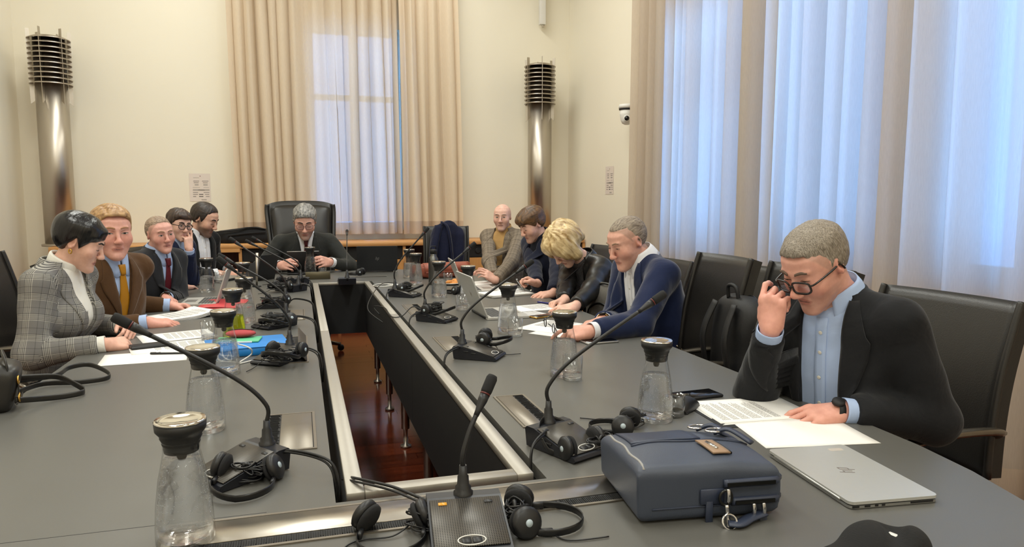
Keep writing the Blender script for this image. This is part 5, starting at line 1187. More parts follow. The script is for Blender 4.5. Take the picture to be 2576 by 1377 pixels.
def tumbler(px, py, lab, lvl=.012, r=.034, h=.082):
    e = thing('tumbler', lab, 'glass', T(px, py), group='tumblers on the table')
    MB().lathe([(r * .92, .001), (r * .95, .006), (r, h), (r - .0016, h), (r * .93, .01)], 32, cap=False).build('glass_wall', M_glass, e)
    MB().lathe([(0, .0005), (r * .9, .0005), (r * .93, .003), (r * .91, .009), (0, .009)], 32).build('glass_base', M_gbase, e)
    if lvl: MB().lathe([(0, .0095), (r * .9, .0095), (r * .93, .0095 + lvl), (0, .0095 + lvl)], 32).build('water', M_water, e)
    return e
tumbler(1440, 955, 'glass tumbler beside the carafe of the man in the navy blazer')
tumbler(1296, 845, 'glass tumbler at the foot of the carafe by the open silver laptop', .01)
tumbler(1162, 780, 'glass tumbler left of the open silver laptop', .012)
tumbler(1690, 1046, 'short glass tumbler behind the blue leather bag', .0, .036, .06)
tumbler(527, 856, 'glass tumbler between the printed pages and the blue folder', .014)
tumbler(553, 712, 'glass tumbler before the bearded man', .01)
tumbler(811, 690, 'short glass tumbler beside the carafe of the man at the far end', .02, .034, .055)
tumbler(1127, 712, 'glass tumbler behind the carafe, near the plate of snacks', .01, .034, .07)
# ------------------------------------------------------------ microphone units
M_mic = mat('black_microphone_plastic', (24, 24, 26), .42, noise=.08, nscale=60, bump=.05, bscale=800); M_micd = mat('navy_black_side_plastic', (22, 24, 32), .4, noise=.08); M_dot = mat('pale_logo_dot', (178, 192, 200), .4); M_red = mat('dull_red_ring', (92, 30, 26), .4)
M_foam = mat('microphone_foam', (22, 22, 23), .85, bump=.3, bscale=1500); M_yellow = mat('amber_light', (214, 150, 30), .3)
M_grill, _t, _b = nodemat('perforated_grille'); _tc = N(_t, 'ShaderNodeTexCoord'); _mp = N(_t, 'ShaderNodeMapping'); _mp.inputs['Scale'].default_value = (250, 250, 0); _v = N(_t, 'ShaderNodeTexVoronoi', Scale=1.0, Randomness=0.0); _t.links.new(_tc.outputs['Object'], _mp.inputs[0]); _t.links.new(_mp.outputs[0], _v.inputs['Vector'])
_r = N(_t, 'ShaderNodeValToRGB'); _r.color_ramp.elements[0].position = .22; _r.color_ramp.elements[0].color = (.004, .004, .004, 1); _r.color_ramp.elements[1].position = .3; _r.color_ramp.elements[1].color = lin((84, 80, 74)); _t.links.new(_v.outputs['Distance'], _r.inputs[0]); _t.links.new(_r.outputs[0], _b.inputs['Base Color']); _b.inputs['Roughness'].default_value = .38; _b.inputs['Metallic'].default_value = .4
def mic(lab, base, front, tip, w=.122, cable=None, stem=1.0, mid=None):
    """base: point under the stem, front: where the unit points (towards its user), tip: head of the gooseneck (world)"""
    B = T(base[0], base[1], TZ + .045); B.z = TZ; d = T(*front) - B; a = math.atan2(d.y, d.x) - PI / 2
    e = thing('microphone_unit', lab, 'microphone', B, a, 'gooseneck microphones on the table'); Mi = (TR(B) @ RZ(a)).inverted()
    # wedge body: y from -.035 (back, tall) to .125 (front, low)
    prof = [(-.03, 0.002), (.135, .002), (.14, .008), (.135, .014), (-.005, .05), (-.03, .05), (-.036, .044)]
    vs = []; n = len(prof)
    for x in (-w / 2, w / 2): vs += [(x, y, z) for y, z in prof]
    fs = [tuple(range(n)), tuple(range(2 * n - 1, n - 1, -1))] + [(i, i + n, (i + 1) % n + n, (i + 1) % n) for i in range(n)]
    MB().add(vs, fs).build('base', M_micd, e)
    sl = math.atan2(-.036, .14); Mg = TR(0, .066, .0335) @ RX(sl)
    MB().box((0, 0, 0), (w - .008, .128, .003), Mg, bev=.001, seg=1).build('speaker_grille', M_grill, e)
    [MB().box((q_ * .0095, .05, .0015), (.0165, .015, .004), Mg, bev=.0012, seg=1).build('button', M_mic, e) for q_ in (-1, 1)]; MB().tube([(Mg @ Vector((.024 * math.cos(q), .05 + .012 * math.sin(q), .002))) for q in [2 * PI * i / 24 for i in range(24)]], .0012, 5, closed=True).build('button_ring', M_white, e)
    for sd in (-1, 1):
        MB().box((sd * .042, -.05, .0018), (.016, .008, .002), Mg, bev=.0008, seg=1).build('indicator_light', M_mic, e)
        MB().box((sd * (w / 2 + .0008), .02, .032), (.0022, .02, .005), bev=.0008, seg=1).build('side_button', M_mic, e)
        MB().box((sd * (w / 2 + .0008), .05, .026), (.0022, .02, .005), bev=.0008, seg=1).build('side_button', M_mic, e)
    MB().lathe([(.018, .03), (.0185, .054), (.015, .056), (.015, .064), (.0115, .067), (.0105, .084), (.008, .087), (.007, .105)], 20, TR(0, -.018, 0)).build('stem_socket', M_mic, e)
    Tp = Mi @ Vector(tip); s0 = Vector((0, -.018, .1)); dv = Tp - s0
    c1 = s0 + Vector((0, 0, dv.z * .16)); c2 = s0 + Vector((dv.x * .22, dv.y * .22, dv.z * (.42 if mid is None else mid))); hd = (Tp - c2).normalized()
    hl = .075; path = spline([s0, c1, c2, Tp - hd * hl], 8)
    MB().tube(path, .0048 * stem, 10).build('gooseneck', M_mic, e)
    q = hd.to_track_quat('Z', 'Y').to_matrix().to_4x4()
    MB().lathe([(.0052, -.01), (.0058, .0), (.0095, .022), (.0098, .034)], 16, TR(Tp - hd * hl) @ q).build('head_collar', M_mic, e)
    MB().lathe([(.0101, .034), (.0101, .037)], 16, TR(Tp - hd * hl) @ q).build('ring_light', M_red, e)
    MB().lathe([(.0098, .037), (.011, .042), (.0112, .069), (.009, .075), (0, .0755)], 16, TR(Tp - hd * hl) @ q).build('foam_head', M_foam, e)
    if cable:
        cp = [Mi @ Vector(c) for c in cable]; MB().tube(spline([(0, -.03, .012)] + cp, 8), .0032, 7).build('cable', M_rubber, e)
        if len(cable) > 2: MB().tube(spline([(.012, -.03, .01)] + [c + Vector((.006, .004, -.004)) for c in cp], 8), .0026, 7).build('cable', M_rubber, e)
    return e
def chan(side, py):   # a point down in the cable channel
    x = (CX0 + FX0) / 2 if side < 0 else (CX1 + FX1) / 2
    return x
def mic_cable(base, side, dy=-.1, h=.05):
    B = T(base[0], base[1], TZ + .045); x = chan(side, 0); y = B.y + dy
    return [Vector((B.x + (x - B.x) * .4, B.y + dy * .5, TZ + h)), Vector((x - side * -.0 - (x - B.x) * .12, y, TZ + h * .75)), Vector((x, y - .02, TZ - .01)), Vector((x, y - .03, TZ - .07))]
def tipY(tip, base, dx=None):
    B = T(base[0], base[1], TZ + .045); return A(tip[0], tip[1], Y=B.y + (dx or 0))
mic('black gooseneck microphone in the front centre, amber light on its grille', (1168, 1258), (1190, 1400), A(1240, 946, Y=T(1168, 1258).y - .03), w=.138, cable=[T(1080, 1262, TZ + .012), T(990, 1226, TZ + .02), T(900, 1205, TZ + .01), T(868, 1200, TZ - .03)])
e = bpy.data.objects['microphone_unit']; 
for o in e.children:
    if o.name.startswith('indicator_light') and sum(v.co.x for v in o.data.vertices) > 0: o.data.materials[0] = M_yellow; o['label'] = 'amber glowing indicator light'; break
for lab, b, f, t_, dY in (('black gooseneck microphone slanting over the left front of the table', (655, 1128), (545, 1215), (283, 796), .0),
                          ('black gooseneck microphone by the raised hatch lid, left row', (722, 872), (655, 925), (546, 648), .0),
                          ('black gooseneck microphone behind the raised hatch lid, left row', (712, 795), (650, 830), (548, 640), .05),
                          ('black gooseneck microphone before the man with the burgundy tie', (710, 752), (645, 775), (577, 599), .05),
                          ('black gooseneck microphone, second from the far end of the left row', (746, 716), (690, 728), (617, 605), .05),
                          ('black gooseneck microphone at the far end of the left row', (753, 700), (700, 708), (633, 597), .05)):
    mic(lab, b, f, tipY(t_, b, dY), cable=mic_cable(b, -1))
for lab, b, f, t_, dY in (('black gooseneck microphone behind the blue leather bag, right row', (1392, 1072), (1478, 1150), (1673, 738), .0),
                          ('black gooseneck microphone before the man in the navy blazer', (1174, 868), (1290, 905), (1341, 656), .0),
                          ('black gooseneck microphone before the open silver laptop, right row', (1077, 783), (1150, 812), (1196, 611), .0),
                          ('black gooseneck microphone at the far end of the right row', (1000, 727), (1060, 748), (1078, 573), .0)):
    mic(lab, b, f, tipY(t_, b, dY), cable=mic_cable(b, 1))
mic('black gooseneck microphone beside the dark laptop at the far end', (873, 700), (860, 690), A(873, 580, Y=T(873, 700).y + .02), stem=.75)
# ------------------------------------------------------------ headsets
M_hb = mat('black_headband', (20, 20, 22), .3, noise=.1); M_pad = mat('earpad_foam', (26, 26, 28), .9, bump=.4, bscale=900); M_cab = mat('black_thin_cable', (22, 22, 24), .4)
def headset(lab, px, py, rz, seed, open_=.075, flip=0.0, coil=(0, -.09), up=0.0, tilt=0.0, lift=0.0, cs=1.0):
    e = thing('headset', lab, 'headphones', T(px, py) + Vector((0, 0, lift)), rz, 'interpreter headsets on the table'); rd = random.Random(seed)
    r = open_; pts = [(r * math.cos(a) * 1.0, r * 1.12 * math.sin(a), .009 + up * max(0, math.sin(a)) + tilt * max(0, math.cos(a))) for a in [(-.12 + 1.24 * i / 18) * PI for i in range(19)]]
    MB().tube(pts, .0016, 8, ry=.0075, up=(0, 0, 1)).build('headband', M_hb, e)
    for sd in (0, 1):
        p = Vector(pts[0] if sd else pts[-1]); k = 1 if sd else -1
        MB().box(p + Vector((0, .012, .001)), (.008, .03, .012), bev=.002, seg=1).build('slider', M_mic, e)
        q = TR(p + Vector((-k * .004, -.022, .018))) @ RZ(rd.uniform(-.5, .5)) @ RY(k * (PI / 2 - flip - rd.uniform(.0, .5))) @ RX(rd.uniform(-.3, .3))
        c = MB().lathe([(0, -.006), (.022, -.006), (.028, .0), (.0285, .008), (.022, .0135), (.0, .0145)], 24, q).build('ear_cup', M_mic, e)
        MB().lathe([(0, -.016), (.019, -.017), (.027, -.012), (.028, -.006), (.02, -.005)], 24, q).build('ear_pad', M_pad, e)
        d = MB().lathe([(.0, .0152), (.0068, .0152), (.0068, .014)], 16, q).build('logo_dot', M_dot, c)
    cx, cy = coil; pts = []
    for k in range(int(9 * cs ** 1.5) * 14):
        a = 2 * PI * k / 14; lp = k // 14; pts.append((cx + cs * (.03 + .009 * math.sin(lp * 2.1)) * math.cos(a + lp * .4) + .006 * math.sin(lp * 1.7), cy + cs * (.021 + .008 * math.cos(lp * 1.3)) * math.sin(a), .006 - lift * .4 + (.0038 * lp + .006 * math.sin(a * 1.0 + lp) ** 2) * (1 if cs == 1 else .8)))
    MB().tube(spline([pts_ for pts_ in pts[::2]], 3), .0018, 6).build('cable_bundle', M_cab, e, kind='stuff')
    MB().tube([(cx + .012 * math.cos(q_), cy, .02 + .02 * math.sin(q_)) for q_ in [2 * PI * i / 14 for i in range(14)]], .004, 6, closed=True).build('cable_tie', M_cab, e)
    MB().tube(spline([(cx + .03, cy, .012), (cx + .06, cy + .03, .004), (r * .9, -.0, .003), (r * 1.3, .03, .0025 - lift * .9), (r * 1.2, .1, .003 - lift * .9)], 8), .0016, 6).build('cable', M_cab, e)
    return e
headset('black headset hooked on the base of the left front microphone, cable bundled', 612, 1232, 3.0, 1, .062, coil=(.0, -.04), tilt=.01)
headset('black headset folded on the left side of the front centre microphone', 985, 1362, 2.9, 2, .06, coil=(-.06, -.04))
headset('black headset lying open right of the front centre microphone', 1376, 1316, -1.75, 3, .06, coil=(-.01, -.06))
headset('black headset leaning on the microphone behind the blue leather bag', 1425, 1130, .5, 4, .062, coil=(.04, -.075), up=.05)
headset('black headset half hidden behind the blue leather bag', 1535, 1082, .9, 5, .05, coil=(.05, -.05))
headset('black headset on the microphone before the man in the navy blazer', 1248, 884, -1.9, 6, .058, coil=(.02, -.05), up=.015, lift=.03, cs=1.2)
headset('black headset on the microphone by the raised hatch lid', 708, 925, 2.7, 7, .066, coil=(.0, .0), up=.03, lift=.03, cs=1.3)
headset('black headset on the microphone behind the raised hatch lid', 690, 830, 2.6, 8, .066, coil=(.02, -.03), up=.03, lift=.02, cs=1.5)
headset('black headset on the microphone before the man with the burgundy tie', 690, 778, 2.8, 9, .062, coil=(.03, -.03), up=.03, lift=.022, cs=1.4)
headset('black headset on the second far microphone of the left row', 700, 738, 2.5, 10, .062, coil=(.03, -.03), up=.03, lift=.022, cs=1.4)
headset('black headset beside the far left microphone', 706, 716, 2.4, 11, .06, coil=(.03, -.06))
headset('black headset wound on the microphone before the open silver laptop', 1108, 806, -2.2, 12, .068, coil=(-.01, -.04), up=.03, lift=.03, cs=1.7)
headset('black headset wound on the far right microphone', 1036, 744, -2.0, 13, .066, coil=(-.01, -.04), up=.03, lift=.028, cs=1.6)
headset('black headset behind the carafe near the steel bottle', 1140, 738, .8, 14, .058, coil=(.0, -.04))
headset('black headset on the microphone beside the dark laptop', 895, 692, 1.2, 15, .05, coil=(.05, -.03))
# white earphones by the far right microphone
M_wcab = mat('white_cable', (222, 220, 214), .4)
def cable(lab, pts, r, m, cat='cable', name='cable'):
    P_ = [Vector(p) for p in pts]; o = MB().tube(spline(P_, 8), r, 7).build(name, m); tag(o, lab, cat); return o
cable('black cable dangling over the frame into the table opening', [T(988, 712, TZ + .02), T(960, 715, TZ + .05), T(935, 745, TZ + .045), T(926, 780, TZ + .0), Vector((OX1 - .035, T(930, 790).y, TZ - .05))], .0026, M_rubber)
cable('grey cable looping across the right frame strip', [T(1078, 790, TZ + .03), T(1040, 772, TZ + .05), T(1012, 795, TZ + .01), T(985, 797, TZ + .005), T(968, 775, TZ + .004), T(940, 772, TZ - .0), Vector((OX1 - .03, T(930, 775).y, TZ - .04))], .0026, M_rubber)
e = thing('earphones', 'white wired earphones beside the far right microphone', 'earphones', T(970, 722))
MB().tube(spline([(0, 0, .004), (.05, .06, .006), (-.03, .12, .008), (-.08, .05, .005), (-.02, -.03, .006), (.07, -.02, .012), (.09, .06, .006), (.0, .09, .01), (-.05, .0, .006)], 8), .0028, 6).build('cable', M_wcab, e)
MB().ball((.075, -.02, .012), (.012, .01, .009)).build('earpiece', M_wcab, e); MB().ball((.05, -.035, .012), (.012, .01, .009)).build('earpiece', M_wcab, e)
cable('white charging cable looping from under the blue folder', [T(700, 862, TZ + .045), T(690, 868, TZ + .06), T(694, 884, TZ + .03), T(690, 905, TZ + .004), T(640, 907, TZ + .004), T(600, 915, TZ + .004), T(632, 892, TZ + .02), T(628, 876, TZ + .05), T(598, 866, TZ + .055)], .0028, M_wcab)
cable('white cable lying in front of the blue folder behind a carafe', [T(576, 884, TZ + .035), T(572, 900, TZ + .015), T(550, 912, TZ + .004), T(536, 896, TZ + .01), T(540, 880, TZ + .03)], .0028, M_wcab)
# ------------------------------------------------------------ papers, laptops, phones, folders
M_text = mat('printed_text', (150, 146, 144), .8); M_screen = mat('dark_glass_screen', (10, 11, 14), .12); M_silver = mat('silver_laptop_aluminium', (206, 206, 202), .38, .55, noise=.02, nscale=60); M_silverd = mat('silver_laptop_edge', (168, 168, 166), .35, .8)
M_darklap = mat('dark_grey_laptop', (44, 45, 48), .4, .3, noise=.05); M_keys = mat('keyboard_keys', (70, 72, 74), .5)
def quad_frame(a, b, c, d, z):
    """four photo corners of a flat thing on the table -> four points"""
    return [T(q[0], q[1], z) for q in (a, b, c, d)]
def sheet_paper(lab, corners, z=0.0012, n=1, lines=None, seed=0, curl=0.0, cat='paper', name='paper_sheet', w=.21, h=.297, group=None, cols=1, fill=.9, rot=None):
    """A4 sheet; corners = two photo points of its centre and direction of its long side"""
    c = T(*corners[0]); d = T(*corners[1]) - c; a = math.atan2(d.y, d.x) - PI / 2
    e = thing(name, lab, cat, (c.x, c.y, TZ + z), a, group); rd = random.Random(seed)
    def f(dx, dy, r, zz):
        def g(u, v):
            x, y = (u - .5) * w, (v - .5) * h; return (math.cos(r) * x - math.sin(r) * y + dx, math.sin(r) * x + math.cos(r) * y + dy, zz + curl * max(0, v - .55) ** 2 * 2 + .0006 * math.sin(u * 5 + v * 3 + seed))
        return g
    for k in range(n):
        last = k == n - 1
        g = f(0 if last else rd.uniform(-.008, .008), 0 if last else rd.uniform(-.008, .008), 0 if last else rd.uniform(-.07, .07), k * .0011)
        MB().sheet(g, 8, 10, .0006).build('sheet', M_paper, e)
    if lines:
        mb = MB(); top = (n - 1) * .0011 + .0004; fn = f(0, 0, 0, top); y = .93
        for para in range(lines):
            for ln in range(rd.randint(4, 6)):
                for cidx in range(cols):
                    x0 = .12 + cidx * (.78 / cols); x1 = x0 + (.78 / cols) * (rd.uniform(.8, .96) if ln < 5 else rd.uniform(.3, .7)) ; x = x0
                    while x < x1:
                        wl = rd.uniform(.02, .07); xe = min(x + wl, x1); p = [fn(x, y), fn(xe, y), fn(xe, y - .007), fn(x, y - .007)]
                        mb.add(p, [(0, 3, 2, 1)]); x = xe + .012
                y -= .0165
            y -= .022
            if y < .08: break
        mb.build('print', M_text, e, kind='stuff')
    return e
sheet_paper('printed two-column page under the hand of the man with dark-rimmed glasses', ((1890, 1032), (1760, 1040)), .0015, 2, 6, 1, cols=1)
e = MB(); c = T(1915, 1058); 
sheet_paper('blank white sheet beside the closed silver laptop', ((2018, 1088), (1830, 1095)), .001, 1, None, 2)
p = T(1890, 1062); d = T(2040, 1052) - p
e = thing('document_folder', 'thin black folder under the printed two-column page', 'folder', (T(1895, 1040).x, T(1895, 1040).y, TZ), math.atan2((T(1760, 1042) - T(1890, 1032)).y, (T(1760, 1042) - T(1890, 1032)).x) - PI / 2); MB().box((0.004, 0, .0006), (.222, .308, .0009)).build('cover', M_black, e)
sheet_paper('blank white page with a pen on it before the woman in the check blazer', ((365, 900), (460, 893)), .001, 1, None, 3)
sheet_paper('printed page under the black phone, left row', ((428, 872), (510, 864)), .0012, 1, 6, 4)
sheet_paper('printed page in front of the hand of the man in the brown jacket', ((445, 846), (525, 838)), .0012, 1, 6, 5)
sheet_paper('thick stack of printed pages held by the man in the brown jacket', ((445, 800), (505, 792)), .001, 12, 6, 6, curl=.05)
sheet_paper('printed page before the man in the navy blazer, upper one', ((1385, 822), (1440, 806)), .0022, 1, 5, 7)
sheet_paper('printed page half under another before the man in the navy blazer', ((1420, 833), (1460, 820)), .001, 1, 4, 8)
sheet_paper('printed page under the hands of the blonde woman', ((1330, 776), (1400, 770)), .001, 2, 5, 9)
sheet_paper('stack of white paper behind the open silver laptop', ((1270, 742), (1330, 737)), .001, 14, 3, 10)
sheet_paper('printed page lying behind the stack of white paper', ((1245, 728), (1310, 722)), .001, 1, 5, 11)
sheet_paper('white page under the hands of the bald man', ((1225, 712), (1285, 708)), .001, 2, 4, 12)
sheet_paper('white page beside the open silver laptop, right of its keyboard', ((1300, 792), (1360, 786)), .001, 1, 5, 13)
def pen(lab, a, b, m, z=.004, r=.004):
    P0, P1 = T(*a, TZ + z), T(*b, TZ + z); e = thing('pen', lab, 'pen', P0); d = P1 - P0; q = d.to_track_quat('Z', 'Y').to_matrix().to_4x4(); L = .142
    MB().lathe([(0, 0), (r * .8, 0), (r, .004), (r, L * .62), (r * .95, L * .63)], 12, q).build('barrel', m, e); MB().lathe([(r * .95, L * .63), (r, L * .66), (r * .9, L * .9), (.0012, L * .985), (0, L)], 12, q).build('grip', M_mic, e)
    MB().box((0, r + .001, .02), (.003, .0015, .04), q, bev=.0005, seg=1).build('clip', M_chrome, e); return e
pen('black pen lying on the blank page before the woman in the check blazer', (378, 890), (446, 889), M_mic, .0055)
pen('blue pen lying beside the hands of the blonde woman', (1352, 760), (1385, 764), mat('blue_pen_plastic', (34, 34, 120), .35))
def slab(name, lab, cat, c, front, w, h, t, top, body, z=0.0, r=.008, bezel=.004):
    C = T(*c); d = T(*front) - C; e = thing(name, lab, cat, (C.x, C.y, TZ + z), math.atan2(d.y, d.x) - PI / 2)
    MB().box((0, 0, t / 2), (w, h, t), bev=min(r, t * .48), seg=3).build('body', body, e); MB().box((0, 0, t), (w - 2 * bezel, h - 2 * bezel, .0012), bev=.0005, seg=1).build('screen', top, e); return e
slab('smartphone', 'black smartphone lying behind the printed page, front right', 'phone', (1750, 998), (1802, 992), .075, .152, .0095, M_screen, M_black)
slab('smartphone', 'dark silver-edged smartphone beside the sleeve of the man in the navy blazer', 'phone', (1508, 862), (1556, 858), .072, .15, .009, M_screen, M_silverd)
slab('smartphone', 'smartphone with a gold edge before the blonde woman', 'phone', (1366, 798), (1398, 794), .07, .145, .009, M_screen, M_gold)
slab('smartphone', 'black smartphone lying on a printed page before the woman in the check blazer', 'phone', (378, 874), (424, 869), .074, .15, .011, M_black, M_mic, .002)
slab('smartphone', 'small black device beside the paper stack of the man in the brown jacket', 'phone', (524, 796), (530, 800), .03, .06, .012, M_screen, M_black)
slab('smartphone', 'black phone lying before the bearded man', 'phone', (622, 690), (640, 686), .07, .14, .008, M_screen, M_black)
# mouse behind the bag
C = T(1722, 1030); e = thing('computer_mouse', 'black computer mouse beside the glass carafe, behind the blue bag', 'mouse', C, -.9); MB().sheet(lambda u, v: ((.031 - .006 * (2 * v - 1) ** 2) * math.cos(PI * u) , (v - .5) * .108, .002 + .036 * math.sin(PI * u) ** .8 * max(math.sin(PI * (.1 + .8 * v)), 0) ** .7), 16, 16).build('shell', M_mic, e); MB().lathe([(0, -.003), (.007, -.003), (.007, .003), (0, .003)], 12, TR(0, .03, .033) @ RY(PI / 2)).build('scroll_wheel', M_rubber, e); MB().box((0, 0, .002), (.056, .098, .004), bev=.001, seg=1).build('sole', M_black, e)
# laptops
def rrect(w, h, r, n=5):
    return [(sx * (w / 2 - r) + r * math.cos(a), sy * (h / 2 - r) + r * math.sin(a)) for sx, sy, a0 in ((1, 1, 0), (-1, 1, PI / 2), (-1, -1, PI), (1, -1, 1.5 * PI)) for a in [a0 + PI / 2 * i / n for i in range(n + 1)]]
def logo(parent, M, s, m):
    """round-less slanted bar emblem: four leaning strokes joined by short bars"""
    k = .28; mb = MB()
    def st(x, y0, y1, w=.055): mb.prism([((x + k * y0 - w) * s, y0 * s), ((x + k * y0 + w) * s, y0 * s), ((x + k * y1 + w) * s, y1 * s), ((x + k * y1 - w) * s, y1 * s)], 0, .0004, M)
    def br(x0, x1, y, w=.05): mb.prism([((x0 + k * (y - w)) * s, (y - w) * s), ((x1 + k * (y - w)) * s, (y - w) * s), ((x1 + k * (y + w)) * s, (y + w) * s), ((x0 + k * (y + w)) * s, (y + w) * s)], 0, .0004, M)
    st(-.62, -.5, 1.0); st(-.18, -.5, .45); br(-.62, -.18, .47); st(.26, -1.0, .5); st(.7, -.45, .5); br(.26, .75, .5); br(.26, .72, -.47)
    return mb.build('emblem', m, parent)
pc = [T(1935, 1132, TZ + .016), T(2100, 1118, TZ + .016), T(2367, 1236, TZ + .016), T(2152, 1272, TZ + .016)]
C = sum(pc, Vector()) / 4; ax = (pc[2] + pc[1] - pc[0] - pc[3]).normalized(); wdt = ((pc[1] - pc[0]).length + (pc[2] - pc[3]).length) / 2; lng = ((pc[2] - pc[1]).length + (pc[3] - pc[0]).length) / 2
e = thing('laptop', 'closed silver laptop with a slanted-bar logo, front right of the table', 'laptop', (C.x, C.y, TZ), math.atan2((pc[2] - pc[1]).y, (pc[2] - pc[1]).x) + PI / 2)
wl, hl_ = max(lng, wdt), min(lng, wdt)
yl = math.atan2((pc[3] - pc[0]).y, (pc[3] - pc[0]).x); e.rotation_euler = (0, 0, yl)
LW, LH = lng, wdt
MB().prism(rrect(LW, LH, .012), .0015, .007).build('base', M_silverd, e); MB().prism(rrect(LW + .001, LH + .001, .012), .0095, .0155, smooth=False).build('lid', M_silver, e)
MB().box((0, 0, .009), (LW - .01, LH - .01, .002)).build('gap_seal', M_black, e)
for i, (dx, ww) in enumerate(((-.085, .014), (-.06, .012), (-.04, .007), (-.025, .007), (.06, .05))): MB().box((LW / 2 - .0003, dx, .005), (.002, ww, .0036)).build('port', M_black, e)
MB().box((-LW * 0, -LH / 2 + .0, .009), (LW * .8, .006, .006), bev=.002, seg=1).build('hinge', M_silverd, e)
logo(e, TR(0.0, 0.0, .0155) @ RZ(PI), .02, M_ink)
MB().prism(rrect(.034, .016, .003), .0155, .0158, TR(-LW / 2 + .03, LH / 2 - .04, 0) @ RZ(PI / 2)).build('sticker', M_inkl, e)
def open_laptop(lab, hinge0, hinge1, top_px, w, h, lid_m, deck_m, ang=105, logo_=False):
    """hinge given by two photo points, left to right as the user sees it"""
    a, b = T(*hinge0, TZ + .008), T(*hinge1, TZ + .008); C = (a + b) / 2; d = b - a; e = thing('laptop', lab, 'laptop', (C.x, C.y, TZ), math.atan2(d.y, d.x))
    # local x along the hinge, -y towards the user
    MB().prism(rrect(w, h, .01), .002, .012, TR(0, -h / 2, 0)).build('base', deck_m, e)
    kb = MB()
    for r_ in range(5):
        for c_ in range(13): kb.box((-w * .42 + w * .84 * (c_ + .5) / 13, -h * .12 - h * .4 * (r_ + .5) / 5, .0128), (w * .84 / 13 * .84, h * .4 / 5 * .8, .0016))
    kb.build('keyboard', M_keys, e, kind='stuff'); MB().box((0, -h * .78, .0122), (w * .34, h * .3, .0006)).build('touchpad', M_silverd if deck_m is M_silver else M_black, e)
    Ml = TR(0, .002, .01) @ RX(math.radians(ang) - PI * 0)
    Ml = TR(0, .0, .011) @ RX(PI - math.radians(ang)) @ RX(-PI / 2) if False else TR(0, 0, .011) @ RX(math.radians(180 - ang))
    l = MB().prism(rrect(w, h, .01), -.0, .006, Ml @ TR(0, h / 2, 0) @ Matrix.Identity(4)).build('lid', lid_m, e)
    MB().box((0, h / 2, .0062), (w - .012, h - .014, .0006), Ml).build('screen', M_screen, l)
    MB().tube([(-w * .4, 0, .009), (w * .4, 0, .009)], .006, 8).build('hinge', M_black, e)
    if logo_: o = logo(l, Ml @ TR(0, h * .5, -.0004) @ RY(PI), .018, M_silverd if lid_m is M_darklap else M_inkl)
    return e
open_laptop('open silver laptop with its back to the slot, before the blonde woman', (1232, 806), (1180, 776), None, .33, .225, M_silver, M_silver, 112, True)
open_laptop('second open silver laptop farther back, before the young man', (1176, 738), (1152, 718), None, .31, .21, M_silver, M_silver, 112)
open_laptop('open silver laptop with white keyboard before the man with the burgundy tie', (566, 744), (540, 771), None, .31, .2, M_silver, M_silver, 108)
open_laptop('open black laptop at the far end, right of the man with the tablet', (1000, 682), (898, 684), None, .33, .22, M_darklap, M_silver, 108, True)
C = T(505, 718); slab('laptop', 'closed dark grey laptop before the bearded man', 'laptop', (560, 704), (585, 700), .22, .3, .018, M_silverd, M_darklap)
slab('document_folder', 'black writing folder under the hands of the bearded man', 'folder', (470, 716), (500, 710), .23, .31, .008, M_black, M_black)
# tablet of the chairman: stands up, its back to us
p = A(763, 660, Y=6.12); e = thing('tablet_computer', 'black tablet propped up before the man at the far end', 'tablet', (p.x, 6.12, TZ + .003), .0)
Mq = TR(0, 0, 0) @ RX(math.radians(16)) ; w_ = (A(803, 660, Y=6.12) - A(722, 660, Y=6.12)).length
MB().box((0, 0, .092), (w_, .008, .184), Mq, bev=.003).build('case', M_black, e); MB().box((0, .0045, .092), (w_ - .016, .001, .168), Mq).build('screen', M_screen, e); MB().box((0, .0, .183), (w_ - .004, .0084, .004), Mq, bev=.001, seg=1).build('edge', M_silverd, e)
MB().box((.1 - .0, -.0048, .16), (.02, .002, .02), Mq, bev=.0006, seg=1).build('camera_bump', M_mic, e); MB().box((0, -.09, .006), (w_, .17, .006), bev=.002, seg=1).build('keyboard_flap', M_darklap, e)
# second dark tablet/monitor leaning among the left microphones
p = T(668, 705); e = thing('tablet_computer', 'dark tablet in a folding case standing behind the far left microphones', 'tablet', p, .9); MB().box((0, 0, .1), (.19, .008, .2), RX(.25), bev=.002).build('case', M_black, e); MB().box((.0, .045, .07), (.19, .004, .16), TR(0, .03, 0) @ RX(-.35)).build('stand_flap', M_darklap, e)
e = thing('steel_stand', 'slim steel stand rising behind the crossing microphones', 'stand', T(646, 722)); MB().tube([(0, 0, .0), (.004, 0, .1), (.01, 0, .235)], [.007, .008, .011], 10).build('post', M_steel, e); MB().lathe([(.03, 0), (.03, .006), (.0, .008)], 18).build('foot', M_black, e)
